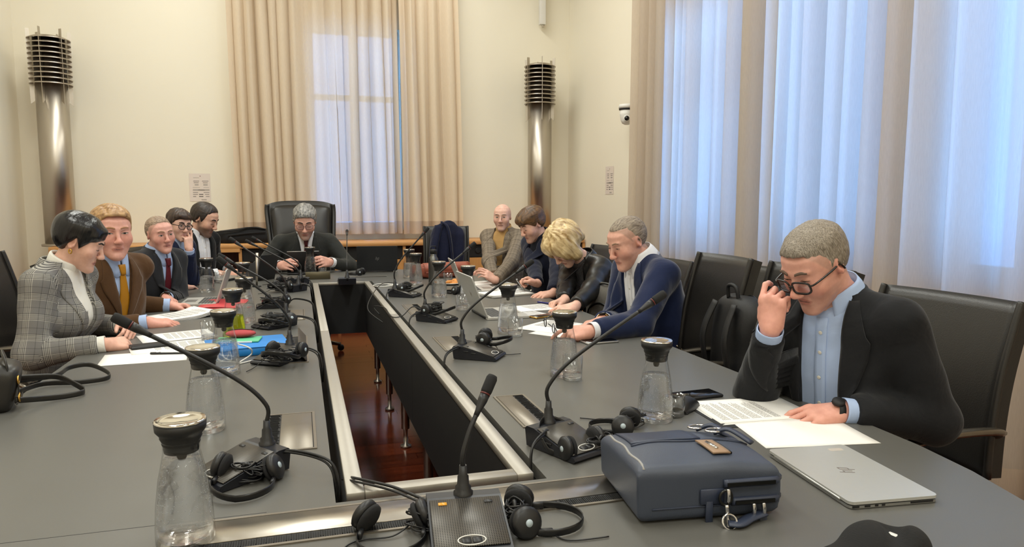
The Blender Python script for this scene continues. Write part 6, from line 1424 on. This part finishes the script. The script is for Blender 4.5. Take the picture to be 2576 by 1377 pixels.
# folders
def flat_box(name, lab, cat, corners, t, m, bands=False):
    P_ = [T(*q) for q in corners]; C = sum(P_, Vector()) / 4; d = P_[1] - P_[0]; a = math.atan2(d.y, d.x); w = ((P_[1] - P_[0]).length + (P_[2] - P_[3]).length) / 2; h = ((P_[2] - P_[1]).length + (P_[3] - P_[0]).length) / 2
    e = thing(name, lab, cat, (C.x, C.y, TZ), a); return e, w, h
M_blue = mat('bright_blue_card', (28, 132, 214), .45, noise=.03); M_redc = mat('red_card', (206, 66, 70), .5, noise=.05); M_green = mat('green_card', (92, 190, 140), .5); M_pouch = mat('red_pouch_cloth', (176, 62, 66), .7, noise=.1)
e, w, h = flat_box('box_folder', 'bright blue box folder by the headset, left row', 'folder', ((560, 905), (695, 893), (690, 862), (540, 872)), .034, M_blue)
w = .30; h = .23
MB().box((0, 0, .0155), (w, h, .029), bev=.002, seg=1).build('tray', M_blue, e); MB().box((0, 0, .0325), (w + .004, h + .004, .003), bev=.001, seg=1).build('lid', M_blue, e); MB().box((w / 2 + .001, 0, .02), (.002, .02, .01)).build('tab', M_black, e)
e2 = thing('card_wallet', 'green card wallet on top of the blue folder', 'folder', T(600, 858, TZ + .034), -.1); e2.location.z = TZ + .0345; MB().box((0, 0, .0035), (.17, .1, .007), bev=.002, seg=1).build('cover', M_green, e2); MB().box((0, -.052, .0035), (.12, .006, .005)).build('pages', M_paper, e2)
e2 = thing('soft_pouch', 'red cloth pouch lying on the green wallet', 'pouch', T(606, 846, TZ + .045), -.15); e2.location.z = TZ + .056; MB().ball((0, 0, 0), (.06, .035, .016), n=20, m=12).build('pouch_body', M_pouch, e2); MB().tube([(-.05, .0, .0145), (0, .0, .018), (.05, .0, .0145)], .0018, 6).build('zip', M_rubber, e2)
e, w, h = flat_box('document_folder', 'red card folder behind the yellow-green drink', 'folder', ((505, 779), (600, 776), (590, 758), (545, 760)), .006, M_redc); MB().box((0, 0, .003), (.24, .31, .005), bev=.001, seg=1).build('cover', M_redc, e); MB().sheet(lambda u, v: ((u - .5) * .23, (v - .5) * .3, .0075 + .022 * max(0, v - .5) ** 2 + .004 * math.sin(u * 4)), 6, 8, .0012).build('front_flap', M_redc, e)
e = thing('name_plate', 'blank grey-brown block under the carafe at the head of the table', 'name plate', T(800, 703)); w_ = (T(831, 706) - T(770, 706)).length; MB().box((0, 0, .028), (w_, .02, .056), bev=.002, seg=1).build('plate', mat('plate_bronze', (92, 84, 64), .4, .5), e); MB().box((0, .025, .003), (w_, .05, .006), bev=.001, seg=1).build('foot', M_black, e)
e = thing('cable_tray', 'thin black cable slot cover before the dark laptop', 'tray', T(930, 697), -.05); MB().box((0, 0, .001), (.26, .028, .0024), bev=.0008, seg=1).build('cover', M_black, e); MB().box((0, .018, .0016), (.27, .006, .003)).build('rim', M_alu, e)
# snacks plate
e = thing('plate', 'white plate with orange slices near the steel bottle', 'plate', T(1134, 716)); MB().lathe([(0, .002), (.05, .002), (.085, .014), (.083, .016), (.05, .006), (0, .005)], 30).build('plate', M_white, e)
for i in range(4): tag(MB().lathe([(0, -.006), (.026, -.006), (.03, 0), (.026, .006), (0, .006)], 16, TR(T(1128 + 6 * i, 717 - 3 * (i % 2))) @ TR(0, 0, .014 + .004 * (i % 2)) @ RX(.3 * (i - 1.5))).build('orange_slice', mat('orange_peel', (214, 140, 62), .6, noise=.1)), ['leftmost orange slice on the white plate', 'second orange slice from the left on the white plate', 'third orange slice from the left on the white plate', 'rightmost orange slice on the white plate'][i], 'fruit', 'orange slices on the plate')
# steel bottle
e = thing('steel_bottle', 'dark steel drinking bottle with black screw cap', 'bottle', T(1091, 716)); M_gun = mat('gunmetal', (112, 112, 110), .3, 1.0, noise=.05)
MB().lathe([(0, .0), (.034, .0), (.036, .005), (.036, .165), (.033, .185), (.024, .2), (.0215, .208), (.0215, .222)], 30).build('bottle_body', M_gun, e); MB().lathe([(.0235, .218), (.0235, .246), (.02, .25), (0, .25)], 24).build('cap', M_black, e); MB().tube([(-.018, 0, .245), (-.016, 0, .272), (.016, 0, .272), (.018, 0, .245)], .004, 8).build('carry_loop', M_black, e)
# brown leather bag on the table at far right
e = thing('leather_satchel', 'red-brown leather satchel lying behind the steel bottle', 'bag', T(1115, 697), .2); M_tan = mat('red_brown_leather', (146, 74, 54), .45, noise=.15, nscale=12, bump=.15)
V = Vox((-.24, -.12, -.01), (.24, .12, .14), .005); t_ = f_ell((0, 0, .055), (.2, .085, .06)); V.put(lambda x, y, z: (((np.abs(x) / .21) ** 5 + (np.abs(y) / .09) ** 4 + (np.abs(z - .055) / .055) ** 4) ** .25 - 1) * .055, I4, (-.21, -.09, 0), (.21, .09, .11)); a_, b_ = V.mesh(2); np_mesh('bag_body', a_, b_, [M_tan], e)
MB().sheet(lambda u, v: ((u - .5) * .38, -.05 - .05 * math.sin(v * 2.2), .116 - .07 * v ** 1.5), 10, 8, .004).build('flap', M_tan, e); MB().box((0, -.098, .05), (.36, .004, .012), bev=.001, seg=1).build('seam_strap', M_tan, e)
# ------------------------------------------------------------ blue leather bag in the foreground
M_bag = mat('navy_grained_leather', (62, 69, 84), .46, noise=.1, nscale=14, bump=.16, bscale=500); M_bagd = mat('navy_leather_darker', (44, 52, 72), .44, noise=.1, nscale=14, bump=.12, bscale=500)
M_piping = mat('grey_piping', (150, 148, 146), .5); M_patch = mat('tan_leather_patch', (150, 122, 96), .55, noise=.1, nscale=40); M_zip = mat('dark_zip_teeth', (52, 52, 50), .3, .8)
BH = .108
q = [T(1600, 1326), T(1956, 1298), T(1935, 1128, TZ + .05), T(1525, 1085, TZ + BH)]
fx = (q[1] - q[0]); fx.z = 0; BW_ = fx.length; bang = math.atan2(fx.y, fx.x); fy = Vector((-math.sin(bang), math.cos(bang), 0))
BL = (Vector((q[3].x, q[3].y, TZ)) - q[0]).dot(fy) * 1.08
bag = thing('leather_bag', 'dark blue grained leather bag with tan patch lying in the right foreground', 'bag', q[0], bang)
def bagtop(x, y): return BH * (1 - .32 * sstep(.55, 1.0, x / BW_) * sstep(.3, 1.0, y / BL) - .1 * sstep(.2, 0, x / BW_) * 0) * (1.0 - .06 * sstep(0.5, 1, y / BL))
V = Vox((-.05, -.05, -.005), (BW_ + .05, BL + .05, BH + .04), .004)
def bagf(x, y, z):
    bul = .010 * np.sin(PI * np.clip(x / BW_, 0, 1)) * np.sin(PI * np.clip(y / BL, 0, 1)); top = BH * (1 - .06 * sstep(.6, 1.05, x / BW_) - .12 * sstep(.5, 1, y / BL)) + bul + .003 * wob(x, y, z, 38)
    sl = .012 * (1 - np.clip(z / BH, 0, 1)) ; d = np.maximum(np.maximum(-x + sl * .4, x - BW_ - .006 * np.sin(z * 30)), np.maximum(-y, y - BL)); e = np.maximum(z - top, .001 - z); r = .02
    a = np.maximum(d + r, 0); b = np.maximum(e + r, 0); return np.minimum(np.maximum(d + r, e + r), 0) + np.sqrt(a * a + b * b) - r
V.put(bagf, I4, (-.03, -.03, 0), (BW_ + .03, BL + .03, BH + .03)); a_, b_ = V.mesh(2); np_mesh('bag_body', a_, b_, [M_bag], bag)
bb = BVHTree.FromPolygons([tuple(v) for v in a_], [tuple(f) for f in b_])
def dn(x, y, off=.001):
    h = bb.ray_cast(Vector((x, y, .4)), Vector((0, 0, -1))); return (h[0] + Vector((0, 0, off))) if h[0] else Vector((x, y, .1 + off))
def fr(x, z, off=.001):
    h = bb.ray_cast(Vector((x, -.3, z)), Vector((0, 1, 0))); return (h[0] + Vector((0, -off, 0))) if h[0] else Vector((x, -off, z))
def rt_(y, z, off=.001):
    h = bb.ray_cast(Vector((BW_ + .3, y, z)), Vector((-1, 0, 0))); return (h[0] + Vector((off, 0, 0))) if h[0] else Vector((BW_ + off, y, z))
W_, L_ = BW_, BL
MB().tube([dn(.016 + .002 * math.sin(i), y, -.001) for i, y in enumerate([L_ * k / 16 + .008 for k in range(16)])], .0028, 8).build('piping', M_piping, bag)
MB().sheet(lambda u, v: dn(.03 + u * (W_ * .52), L_ * (.50 + .47 * v), .003), 10, 10, .003).build('pocket_panel', M_bagd, bag)
MB().tube([dn(.028 + (W_ * .97 - .028) * k / 20, L_ * .475 + .004 * math.sin(k * .5), .001) for k in range(21)], .0026, 6).build('top_seam', M_bagd, bag)
MB().sheet(lambda u, v: dn(W_ * (.555 + .125 * u + .03 * v), L_ * (.42 - .27 * v), .0035), 5, 10, .0025).build('tan_patch', M_patch, bag)
MB().tube([dn(W_ * (.69 + .03 * k / 10), L_ * (.44 - .27 * k / 10), .002) for k in range(11)], .0035, 8).build('patch_zip', M_zip, bag)
o = text_mesh('Pique', .011, I4.tolist() and TR(0, 0, 0), M_ink, 'patch_plate', bag) if False else None
pc_ = dn(W_ * .63, L_ * .29, .0055); MB().tube([pc_ + Vector((-.004, .018, 0)), pc_ + Vector((.002, -.018, 0))], .0035, 8).build('name_bar', M_chrome, bag); MB().tube([pc_ + Vector((-.0015, .010, .0035)), pc_ + Vector((.0005, -.008, .0035))], .0012, 6).build('name_lettering', M_ink, bag)
# handle straps across the far right top edge
for k, (x0, y0, x1, y1) in enumerate(((.80, .66, .995, .40), (.74, .86, .90, .70))):
    MB().tube(spline([dn(W_ * x0, L_ * y0, .006), dn(W_ * (x0 + .08), L_ * (y0 - .08), .02), dn(W_ * x1 * .985, L_ * y1, .012)], 6), .009, 8, ry=.004, up=(0, 0, 1)).build('handle', M_bagd, bag)
    p = dn(W_ * x0, L_ * y0, .008); MB().tube([p + Vector((.02 * math.cos(t), .012 * math.sin(t), .004)) for t in [2 * PI * i / 14 for i in range(14)]], .0026, 6, closed=True).build('handle_ring', M_chrome, bag)
MB().tube(spline([dn(W_ * .86, L_ * .74, .008), Vector((W_ * 1.0, L_ * .7, BH * .8)), Vector((W_ * 1.06, L_ * .45, BH * .42)), Vector((W_ * 1.05, L_ * .25, BH * .5))], 8), .016, 8, ry=.004, up=(.3, 0, 1)).build('shoulder_strap', M_bagd, bag)
# front face: zips at the right corner, tab, straps
for z, x0, nm in ((BH * .66, .60, 'upper_zip'), (BH * .33, .66, 'lower_zip')):
    path = [fr(W_ * (x0 + (.97 - x0) * k / 12), z, .001) for k in range(13)] + [rt_(L_ * .06 * k, z, .001) for k in range(1, 4)]
    zt = MB().tube(path, .0075, 8, ry=.0085).build(nm, M_bagd, bag); tm = MB()
    for k in range(70): p = fr(W_ * (x0 + .02 + (.94 - x0) * k / 70), z, .0088); tm.box(p, (.0016, .003, .007))
    tm.build('zip_teeth', M_zip, zt, kind='stuff')
for x, z in ((.615, BH * .6), (.80, BH * .31), (.87, BH * .31)):
    p = fr(W_ * x, z, .012); MB().tube(spline([p, p + Vector((0, -.003, -.012)), p + Vector((0, -.002, -.024))], 4), .004, 8).build('zip_pull', M_chrome, bag)
    if x > .7: MB().box(p + Vector((0, .0, -.05)), (.016, .005, .052), bev=.002, seg=1).build('pull_tab', M_bagd, bag)
p = fr(W_ * .52, BH * .45, .003); MB().box(p, (W_ * .17, .005, .03), bev=.002, seg=1).build('side_tab', M_bagd, bag)
p = fr(W_ * .6, BH * .45, .012); MB().tube([p + Vector((.012 * math.cos(t), 0, .014 * math.sin(t))) for t in [2 * PI * i / 16 for i in range(16)]], .003, 6, closed=True).build('d_ring', M_zip, bag)
MB().tube(spline([p + Vector((0, -.004, -.012)), p + Vector((.002, -.008, -.04)), p + Vector((0, -.02, -.058))], 4), .0042, 8).build('snap_hook', M_chrome, bag)
MB().tube(spline([(W_ * .59, -.03, .008), (W_ * .66, -.034, .007), (W_ * .76, -.02, .01), (W_ * .88, -.008, .012)], 6), .013, 8, ry=.004, up=(0, 0, 1)).build('lower_strap', M_bagd, bag)
MB().tube([(W_ * .6 + .014 * math.cos(t), -.03 + .006 * math.sin(t), .010 + .012 * math.sin(t)) for t in [2 * PI * i / 14 for i in range(14)]], .0026, 6, closed=True).build('strap_buckle', M_chrome, bag)
p = fr(W_ * .5, .012, .006); MB().box(p + Vector((0, 0, .004)), (.014, .004, .05), bev=.001, seg=1).build('pull_tab', M_bagd, bag)
MB().tube([fr(.03 + (W_ * .55) * k / 12, .03, .0005) for k in range(13)], .0018, 6).build('lower_seam', M_bagd, bag)
# ------------------------------------------------------------ black cap, bottom right
C = T(2204, 1424); cap = thing('knitted_hat', 'black knitted hat lying at the lower right edge of the photo', 'hat', C, .3)
M_hat = mat('black_rib_knit', (22, 22, 23), .95, noise=.3, nscale=200, bump=.6, bscale=60, stretch=(9, .8, 9))
V = Vox((-.2, -.16, -.005), (.2, .16, .12), .004)
for c, r, k in (((.015, .0, .03), (.072, .072, .048), .0), ((-.075, .01, .02), (.075, .06, .026), .03), ((.045, -.03, .035), (.05, .045, .045), .02)):
    t_ = f_ell(c, r); V.put(t_[0], I4, t_[1], t_[2], k)
t_ = f_cone((-.06, -.09, .075), (.05, .0, .07), .012, .014); V.put(t_[0], I4, t_[1], t_[2], .03, 's')
a_, b_ = V.mesh(2); a_[:, 2] = np.maximum(a_[:, 2], .001); np_mesh('hat_crown', a_, b_, [M_hat], cap); MB().tube(spline([(-.13, .03, .008), (-.085, -.045, .014), (0, -.07, .018), (.065, -.05, .018), (.082, .02, .018)], 6), .012, 8, ry=.016).build('brim_fold', M_hat, cap)
hbv = BVHTree.FromPolygons([tuple(v) for v in a_], [tuple(f) for f in b_]); h_ = hbv.ray_cast(Vector((.035, -.01, .3)), Vector((0, 0, -1))); MB().box(h_[0] + Vector((0, 0, .0006)), (.012, .018, .0012), bev=.0004, seg=1).build('woven_tag', M_white, cap); cap.scale = (.86, .86, .86)
# ------------------------------------------------------------ handbag at the left table edge
C = T(34, 1022); hb = thing('handbag', 'black leather handbag with gold rings at the left table edge', 'bag', (C.x, C.y, TZ), 0.25)
M_hbl = mat('black_handbag_leather', (36, 34, 31), .38, noise=.12, nscale=20, bump=.12, bscale=300)
V = Vox((-.16, -.12, -.12), (.1, .12, .14), .004); V.put(lambda x, y, z: (((np.abs(x + .03) / .05) ** 4 + (np.abs(y) / .1) ** 4 + (np.abs(z) / .085) ** 4) ** .25 - 1) * .05, I4 @ np.array(RY(.25)), (-.08, -.1, -.085), (.02, .1, .085)); a_, b_ = V.mesh(2); a_[:, 2] += .07; np_mesh('bag_body', a_, b_, [M_hbl], hb)
MB().tube(spline([(-.058, -.09, .02), (-.062, -.095, .08), (-.045, -.05, .145), (-.04, .05, .145), (-.05, .09, .08)], 6), .004, 6).build('gold_zip', M_gold, hb)
MB().tube(spline([(.0, -.07, .1), (-.005, -.075, .16), (-.02, -.02, .19), (-.02, .05, .17), (-.01, .08, .12)], 6), .012, 8, ry=.004, up=(1, 0, 0)).build('handle', M_hbl, hb)
MB().box((.0235, -.07, .075), (.003, .018, .075), bev=.001, seg=1).build('front_strap', M_hbl, hb); MB().tube(spline([(.018, -.1, .03), (.024, -.02, .03), (.024, .06, .03)], 5), .003, 6).build('seam_piping', M_hbl, hb)
for z in (.105, .045):
    MB().tube([(.024, -.07 + .016 * math.cos(t), z + .014 * math.sin(t)) for t in [2 * PI * i / 14 for i in range(14)]], .0034, 6, closed=True).build('gold_ring', M_gold, hb)
hb.scale = (.85, .85, .85); inv = (TR(C.x, C.y, TZ) @ RZ(.25) @ Matrix.Scale(.85, 4)).inverted(); tp = lambda x, y, z: inv @ T(x, y, TZ + z)
MB().tube(spline([inv @ T(44, 952, TZ + .055), tp(140, 948, .05), tp(190, 968, .03), tp(212, 982, .013), tp(200, 990, .012), tp(140, 1000, .012), tp(38, 1008, .03)], 8), .0022, 8, ry=.011, up=(0, 0, 1)).build('shoulder_strap', M_hbl, hb)
MB().tube(spline([inv @ T(46, 958, TZ + .045), tp(140, 945, .035), tp(175, 925, .04), tp(225, 918, .04), tp(272, 938, .02), tp(268, 952, .012), tp(200, 962, .012), tp(110, 966, .012), tp(48, 985, .02)], 8), .0022, 8, ry=.010, up=(0, 0, 1)).build('shoulder_strap', M_hbl, hb)
C2 = T(8, 1000); sc = thing('scarf', 'beige cloth at the left edge of the photo beside the handbag', 'scarf', (C2.x - .03, C2.y - .02, TZ)); MB().ball((0, 0, .05), (.03, .07, .052), n=18, m=12).build('cloth', mat('beige_wool', (176, 146, 112), .9, noise=.1, bump=.3), sc)
# ------------------------------------------------------------ coats
p0, p1 = A(545, 600, Y=7.86), A(700, 600, Y=7.86); cl = p1.x - p0.x
ct = thing('folded_coat', 'black coat lying on the sideboard behind the bearded man', 'coat', (p0.x, 7.86, SBZ)); M_coat = cloth('black_coat_wool', (26, 26, 28), noise=.2)
V = Vox((-.35, -.2, -.01), (cl + .06, .25, .32), .008)
hA = A(625, 572, Y=7.86).z - SBZ
for a_, b_, ra, rb, k in (((-.25, .0, .045), (cl * .5, 0, .05), .06, .075, 0), ((.05, .02, .07), (cl * .62, .03, hA - .09), .06, .085, .05), ((cl * .5, .0, hA - .1), (cl * .86, .0, .075), .09, .07, .05), ((cl * .2, -.06, .05), (cl * .85, -.05, .05), .05, .05, .04), ((cl * .86, .0, .1), (cl * .93, .02, .15), .025, .012, .02)):
    t_ = f_cone(a_, b_, ra, rb); V.put(t_[0], I4, t_[1], t_[2], k)
X = V.ax[0][:, None, None]; Y = V.ax[1][None, :, None]; Z_ = V.ax[2][None, None, :]; V.d += (.008 * wob(X, Y, Z_, 22)).astype(np.float32); V.d = np.maximum(V.d, .002 - Z_); a_, b_ = V.mesh(2); np_mesh('coat_cloth', a_, b_, [M_coat], ct)
MB().tube(spline([(cl * .2, -.115, .08), (cl * .5, -.11, .1), (cl * .8, -.1, .11)], 6), .008, 8).build('sleeve_seam', M_coat, ct)
MB().tube(spline([(-.1, -.09, .115), (cl * .3, -.085, .13), (cl * .55, -.06, .16), (cl * .8, -.05, .14)], 6), .014, 8, ry=.006).build('lapel_fold', M_coat, ct)
p = A(1133, 560, Y=6.62); nc = thing('draped_coat', 'navy coat hung over the back of the far right chair', 'coat', (p.x, 6.76, 0)); zt = A(1133, 558, Y=6.76).z; hw = (A(1178, 600, Y=6.76).x - A(1092, 600, Y=6.76).x) / 2
M_ncoat = cloth('navy_coat_wool', (22, 26, 50), noise=.15)
V = Vox((-hw - .08, -.16, .38), (hw + .08, .16, zt + .04), .008)
V.put(f_loft([(.42, hw * 1.0, .09, -.09), (zt - .3, hw * .98, .1, -.1), (zt - .12, hw * .86, .085, -.085), (zt - .03, hw * .6, .06, -.06), (zt, hw * .45, .035, -.035)], 2.6)[0], I4, (-hw, -.1, .42), (hw, .1, zt))
X = V.ax[0][:, None, None]; Y = V.ax[1][None, :, None]; Z_ = V.ax[2][None, None, :]; V.d += (.012 * np.sin(X * 42 + 2 * np.sin(Z_ * 4)) + .005 * wob(X, Y, Z_ * .4, 30)).astype(np.float32); a_, b_ = V.mesh(2); np_mesh('coat_cloth', a_, b_, [M_ncoat], nc)
MB().tube(spline([(-hw * .4, -.05, zt - .0), (-hw * .1, -.11, zt - .06), (hw * .1, -.115, zt - .3), (hw * .12, -.11, zt - .55)], 6), .02, 8, ry=.008).build('lapel', M_ncoat, nc); MB().tube(spline([(-hw * .55, -.03, zt - .04), (-hw * .95, -.09, zt - .3), (-hw * .9, -.1, zt - .62)], 6), .045, 10, ry=.03).build('sleeve', M_ncoat, nc)
# ------------------------------------------------------------ rucksacks between the sitters
def rucksack(lab, C, rz, w, d, h, m, m2, tilt=0.0):
    e = thing('rucksack', lab, 'bag', C, rz); M_ = RX(tilt); V = Vox((-w, -d, -.02), (w, d, h * 1.15), .006)
    V.put(lambda x, y, z: (((np.abs(x) / (w / 2)) ** 3.2 + (np.abs(y) / (d / 2)) ** 3 + (np.abs(z - h / 2) / (h / 2)) ** 3.4) ** .3 - 1) * d / 2, I4, (-w / 2, -d / 2, 0), (w / 2, d / 2, h)); X = V.ax[0][:, None, None]; Y = V.ax[1][None, :, None]; Z_ = V.ax[2][None, None, :]; V.d += (.006 * wob(X, Y, Z_, 30)).astype(np.float32); a_, b_ = V.mesh(2); np_mesh('bag_body', a_, b_, [m], e)
    MB().tube(spline([(-w * .44, -d * .2, h * .25), (-w * .42, -d * .25, h * .8), (0, -d * .3, h * 1.0), (w * .42, -d * .25, h * .8), (w * .44, -d * .2, h * .25)], 6), .006, 8).build('zip', M_zip, e)
    MB().tube(spline([(-w * .3, -d * .52, h * .2), (-w * .28, -d * .54, h * .55), (0, -d * .54, h * .68), (w * .28, -d * .54, h * .55), (w * .3, -d * .52, h * .2)], 6), .005, 8).build('pocket_zip', M_zip, e)
    MB().tube(spline([(-.04, d * .2, h * .98), (-.03, d * .25, h * 1.1), (.03, d * .25, h * 1.1), (.04, d * .2, h * .98)], 5), .008, 8).build('grab_handle', m2, e)
    for sd in (-1, 1): MB().tube(spline([(sd * w * .25, d * .45, h * .95), (sd * w * .3, d * .75, h * .6), (sd * w * .32, d * .45, h * .1)], 6), .022, 8, ry=.007, up=(0, 1, 0)).build('shoulder_strap', m2, e)
    return e
M_rg = mat('grey_rucksack_cloth', (96, 92, 86), .85, noise=.25, nscale=120, bump=.2); M_rb = mat('black_rucksack_cloth', (18, 18, 20), .6, noise=.2, bump=.2)
p = A(1515, 800, X=1.62); rucksack('grey rucksack between the blonde woman and the man in the navy blazer', (p.x + .06, p.y + .02, .53), -1.2, .32, .16, .34, M_rg, M_rb, 0)
p = A(1850, 830, X=1.72); rucksack('black rucksack hanging on the empty chair beside the man in the black blazer', (p.x + .02, p.y, .5), 1.5, .3, .16, .44, M_rb, M_rb, 0)
# spectacles held by the man in the navy blazer, pen held by the young man
a4 = P['R4']['arms']['L'][4]; tp_ = a4['tips']; sp_ = thing('spectacles', 'black spectacles dangling from the fingers of the man in the navy blazer', 'glasses', (tp_[0] + tp_[4]) / 2 + Vector((0, 0, 0)), 0)
A0 = (tp_[0] + tp_[4]) / 2; B0 = A(1418, 763, X=A0.x + .02) - A0; l1 = A(1390, 822, X=A0.x - .01) - A0
for k, off in enumerate((Vector((0, 0, 0)), Vector((-.02, .05, .02)))):
    rim = [off + Vector((-.015, 0, .045)) + Vector((0.004 * math.cos(t), .026 * math.cos(t), .02 * math.sin(t))) for t in [2 * PI * i / 20 for i in range(20)]]
    MB().tube(rim, .002, 6, closed=True).build('rim', M_frameb, sp_); MB().add(rim, [tuple(range(20))]).build('lens', M_lens, sp_)
MB().tube(spline([(0, 0, .0), (.0, .0, .03), (-.015, -.02, .05)], 5), .0022, 6).build('temple', M_frameb, sp_); MB().tube(spline([(-.035, .08, .065), (.02, .1, .09), (.09, .12, .1), (.11, .12, .085)], 5), .0022, 6).build('temple', M_frameb, sp_); MB().tube([(-.015, .024, .05), (-.03, .03, .062)], .002, 6).build('bridge', M_frameb, sp_)
a2 = P['R2']['arms']['R'][4]; p = a2['tips'][0]; e = thing('pen', 'silver pen held by the young man with the fringe', 'pen', p); q_ = Vector((-.55, -.5, .6)).to_track_quat('Z', 'Y').to_matrix().to_4x4()
MB().lathe([(0, -.06), (.0015, -.058), (.0042, -.045), (.0042, .06), (.003, .08), (0, .081)], 12, q_).build('barrel', M_silverd, e); MB().box((0, .0055, .05), (.003, .0015, .04), q_).build('clip', M_chrome, e)
a3 = P['R3']['arms']['R'][4]; p = a3['tips'][0]; e = thing('pen', 'purple pen in the hand of the blonde woman', 'pen', p); q_ = Vector((.2, -.5, .55)).to_track_quat('Z', 'Y').to_matrix().to_4x4()
MB().lathe([(0, -.06), (.0015, -.058), (.0042, -.045), (.0042, .06), (.003, .08), (0, .081)], 12, q_).build('barrel', mat('purple_pen', (66, 44, 130), .35), e); MB().box((0, .0055, .05), (.003, .0015, .04), q_).build('clip', M_chrome, e)
